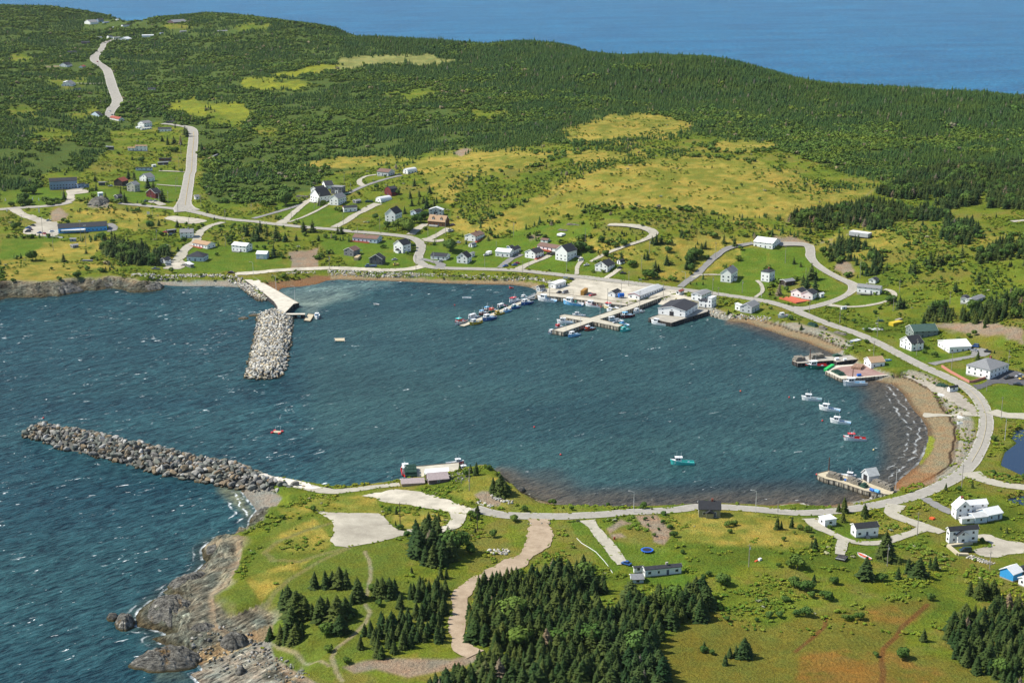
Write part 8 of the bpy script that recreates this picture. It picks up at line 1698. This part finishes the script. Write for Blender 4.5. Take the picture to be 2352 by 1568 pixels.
# choose the 300 that show largest of each kind; the rest of a kind joins one stuff object
inview = lambda t: -5 < W2P(t[0], t[1], t[2] + t[3] * .5)[0] < 2357 and W2P(t[0], t[1], t[2] + t[3])[1] < 1568
for kd, nm, cat, crowns, tr, pre in (('s', 'spruce_tree', 'spruce tree', CR, TRU, 'dark spruce'), ('b', 'leafy_bush', 'bush', BUN, TRB, 'green leafy bush')):
    L_ = sorted([t for t in TREES if t[5] == kd], key=lambda t: -t[8] * (1 if inview(t) else .01)); big, rest = L_[:300], L_[300:]
    for q, (x, y, z, h, wd, _, lab, grp, ap) in enumerate(big):
        e = empty(nm, (x, y, z - .05), rt.uniform(0, 6.28)); e.scale = (h * wd, h * wd, h)
        if kd == 's': size = 'tall' if h > 8.5 else ('young' if h < 4 else '')
        else: size = 'large' if h > 5 else ('low' if h < 2 else '')
        tag(e, (f"{'tall' if h > 8 else 'low' if h < 5.5 else 'broad' if wd > 1.3 else 'slim' if wd < 1.1 else 'dark'} {lab}" if kd == 's' else lab.replace('spruce', 'leafy tree')) if lab else nearlabel((size + ' ' + pre).strip(), x, y), cat, (grp if kd == 's' else grp + ' (broadleaf)') if grp else None)
        cm = crowns[rt.randrange(6) if (wd < 1.1 or kd == 'b') and kd == 's' else rt.randrange(len(crowns))]
        if ap > 17:
            for n_, m_ in (('crown', cm), ('trunk', tr)): o = bpy.data.objects.new(n_, m_); link(o); o.parent = e
        else: o = bpy.data.objects.new('crown', cm); link(o); o.parent = e
    P = np.array([t[:3] for t in rest]); Hh = np.array([t[3] * (1 if kd == 's' else 1) for t in rest])
    near = P[:, 1] < 950
    if near.sum(): scatter('spruce_wood' if kd == 's' else 'bushes_near', P[near] - (0, 0, .05), Hh[near], CR[:6] if kd == 's' else BUN, f'further {cat}s of the near woods and meadows', cat + 's', seed=5)
    scatter('spruce_groves' if kd == 's' else 'shrubbery', P[~near] - (0, 0, .05), Hh[~near], CRM if kd == 's' else SCF, f'small {cat}s scattered over the village slopes', cat + 's', (1.0, 1.4), seed=6)
P = np.c_[X[ms], Y[ms], gzz[ms]]; isS = fbm(P[:, 0], P[:, 1], 30, 81, 2) + RNG.uniform(-.2, .2, len(P)) > .62
scatter('scrub', P[~isS], RNG.uniform(1.1, 2.4, (~isS).sum()), SCF, 'green scrub belts across the dry hillside', 'scrub', (1.1, 1.7), seed=8)
scatter('young_spruces', P[isS], RNG.uniform(1.6, 3.6, isS.sum()), CRM, 'young spruces in the scrub belts of the hillside', 'young spruces', (1.0, 1.4), seed=9)
# the forest over the far hills
X = []; Y = []; y = 1000.
while y < 4300:
    k = 2.65 + (y - 1000) * .0011; n = int(.86 * y / k); X.append(np.linspace(-.43 * y, .43 * y, n) + RNG.uniform(-.5, .5, n) * k); Y.append(np.full(n, y) + RNG.uniform(-.5, .5, n) * k); y += k
X = np.concatenate(X); Y = np.concatenate(Y); id_ = gi_(X, Y); gzz = GZ.ravel()[id_]; U, V_ = W2P(X, Y, gzz)
op = OPEN[id_]; nn = fbm(X, Y, 120, 91, 4); n6 = fbm(X, Y, 34, 92, 3); n7 = fbm(X, Y, 11, 95, 2)
dk = sstep(260, 120, V_ - (U - 1100) * .10) * sstep(500, 1100, U)           # older spruce wood towards the ridge on the right
lf = sstep(1400, 700, U) * .11; gap = sstep(.30 + lf, .40 + lf, n6 * .55 + n7 * .45 + dk * .12)
ok = (RNG.random(len(X)) < (1 - op) * .90 * gap) & ~OCC[id_] & (gzz > 5)
for q in FAREX: ok &= ~(inpoly(U, V_, q) & (n6 > .4))
X, Y, gzz, U, V_, nn, n6, dk, n7 = (a[ok] for a in (X, Y, gzz, U, V_, nn, n6, dk, n7))
con = nn * .6 + n6 * .4 + dk * .22 + RNG.uniform(-.09, .09, len(X)) > .50
big_ = 1 + .45 * dk + .25 * sstep(2000, 3200, Y)
H1 = RNG.uniform(2.6, 5.4, len(X)) * big_ * (.75 + .5 * n6); H1 = np.where(RNG.random(len(X)) < .02, H1 * 1.5, H1)
P = np.c_[X, Y, gzz - .1]
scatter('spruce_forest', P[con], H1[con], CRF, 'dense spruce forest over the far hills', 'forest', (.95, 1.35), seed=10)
scatter('mixed_scrub_forest', P[~con], (H1 * .72)[~con], SCF, 'light green mixed scrub wood over the far hills', 'forest', (1.15, 1.8), seed=11)
# low clumps of herbs and grass tussocks over the nearer meadows
X = []; Y = []; y = 500.
while y < 1900:
    k = 1.5 + (y - 500) * .0017; n = int(.84 * y / k); X.append(np.linspace(-.42 * y, .42 * y, n) + RNG.uniform(-.5, .5, n) * k); Y.append(np.full(n, y) + RNG.uniform(-.5, .5, n) * k); y += k
X = np.concatenate(X); Y = np.concatenate(Y); id_ = gi_(X, Y); gzz = GZ.ravel()[id_]
nn = fbm(X, Y, 17, 31, 3); n8 = fbm(X, Y, 5, 33, 2)
den = cls('meadow', id_) * sstep(.47, .62, nn * .7 + n8 * .3) * .75 + cls('bog', id_) * .16 * sstep(.4, .6, nn) + cls('dry', id_) * sstep(.50, .62, nn) * .26
# keep the dry part of the meadow open
ok = (RNG.random(len(X)) < den) & ~OCC[id_] & (gzz > 1.3) & (cls('lawn', id_) < .25) & (ROCKM[id_] < .2) & (cls('dirt', id_) < .3) & (cls('rust', id_) < .5)
P = np.c_[X[ok], Y[ok], gzz[ok] - .1]; scatter('undergrowth', P, RNG.uniform(.5, 1.25, len(P)) * (1 + .3 * (P[:, 1] > 1000)), LOW, 'knee high herbs and tussocks over the meadows', 'undergrowth', (1.3, 2.2), seed=12)
V_ = []
for c, w_ in ROADPTS:
    for k in range(0, len(c) - 1):
        if c[k, 1] > 1350 or w_[k] < .9: continue
        d = c[k + 1] - c[k]; d /= np.hypot(*d) + 1e-9
        for s_ in (-1, 1):
            if rt.random() < .5: q = c[k] + np.array((-d[1], d[0])) * s_ * (w_[k] + rt.uniform(-.9, .5)); V_.append(q)
for q in YARDS:
    for k in range(len(q)):
        if q[k][1] < 1350 and rt.random() < .6: V_.append(np.array(q[k]) + np.array((rt.uniform(-1, 1), rt.uniform(-1, 1))))
V_ = np.array(V_); i_ = gi_(V_[:, 0], V_[:, 1]); z_ = HT(V_[:, 0], V_[:, 1]); k = (z_ > 1.8) & (cls('dirt', i_) < .5) & (np.maximum(cls('meadow', i_), np.maximum(cls('turf', i_), np.maximum(cls('dry', i_), cls('lawn', i_)))) > .3)
scatter('verge_weeds', np.c_[V_[k], z_[k] - .05], RNG.uniform(.25, .6, k.sum()), LOW, 'grass and weeds fraying the edges of roads and lots', 'weeds', (1.6, 2.8), seed=14)
print('TREES', len(TREES), 'forest', len(gzz), 'undergrowth', len(P))

# ------------------------------------------------------------------ thin air between the camera and the far hills
hz = bpy.data.materials.new('haze'); hz.use_nodes = True; t = hz.node_tree; t.nodes.clear(); pv = t.nodes.new('ShaderNodeVolumePrincipled'); pv.inputs['Color'].default_value = (.80, .90, 1.0, 1); pv.inputs['Density'].default_value = 1.3e-5; pv.inputs['Anisotropy'].default_value = .2
mo = t.nodes.new('ShaderNodeOutputMaterial'); t.links.new(pv.outputs[0], mo.inputs['Volume'])
V, F = box_vf(-9000, 9000, -300, 9000, -6, 262); o = meshobj('haze', V, F, hz); tag(o, kind='stuff')
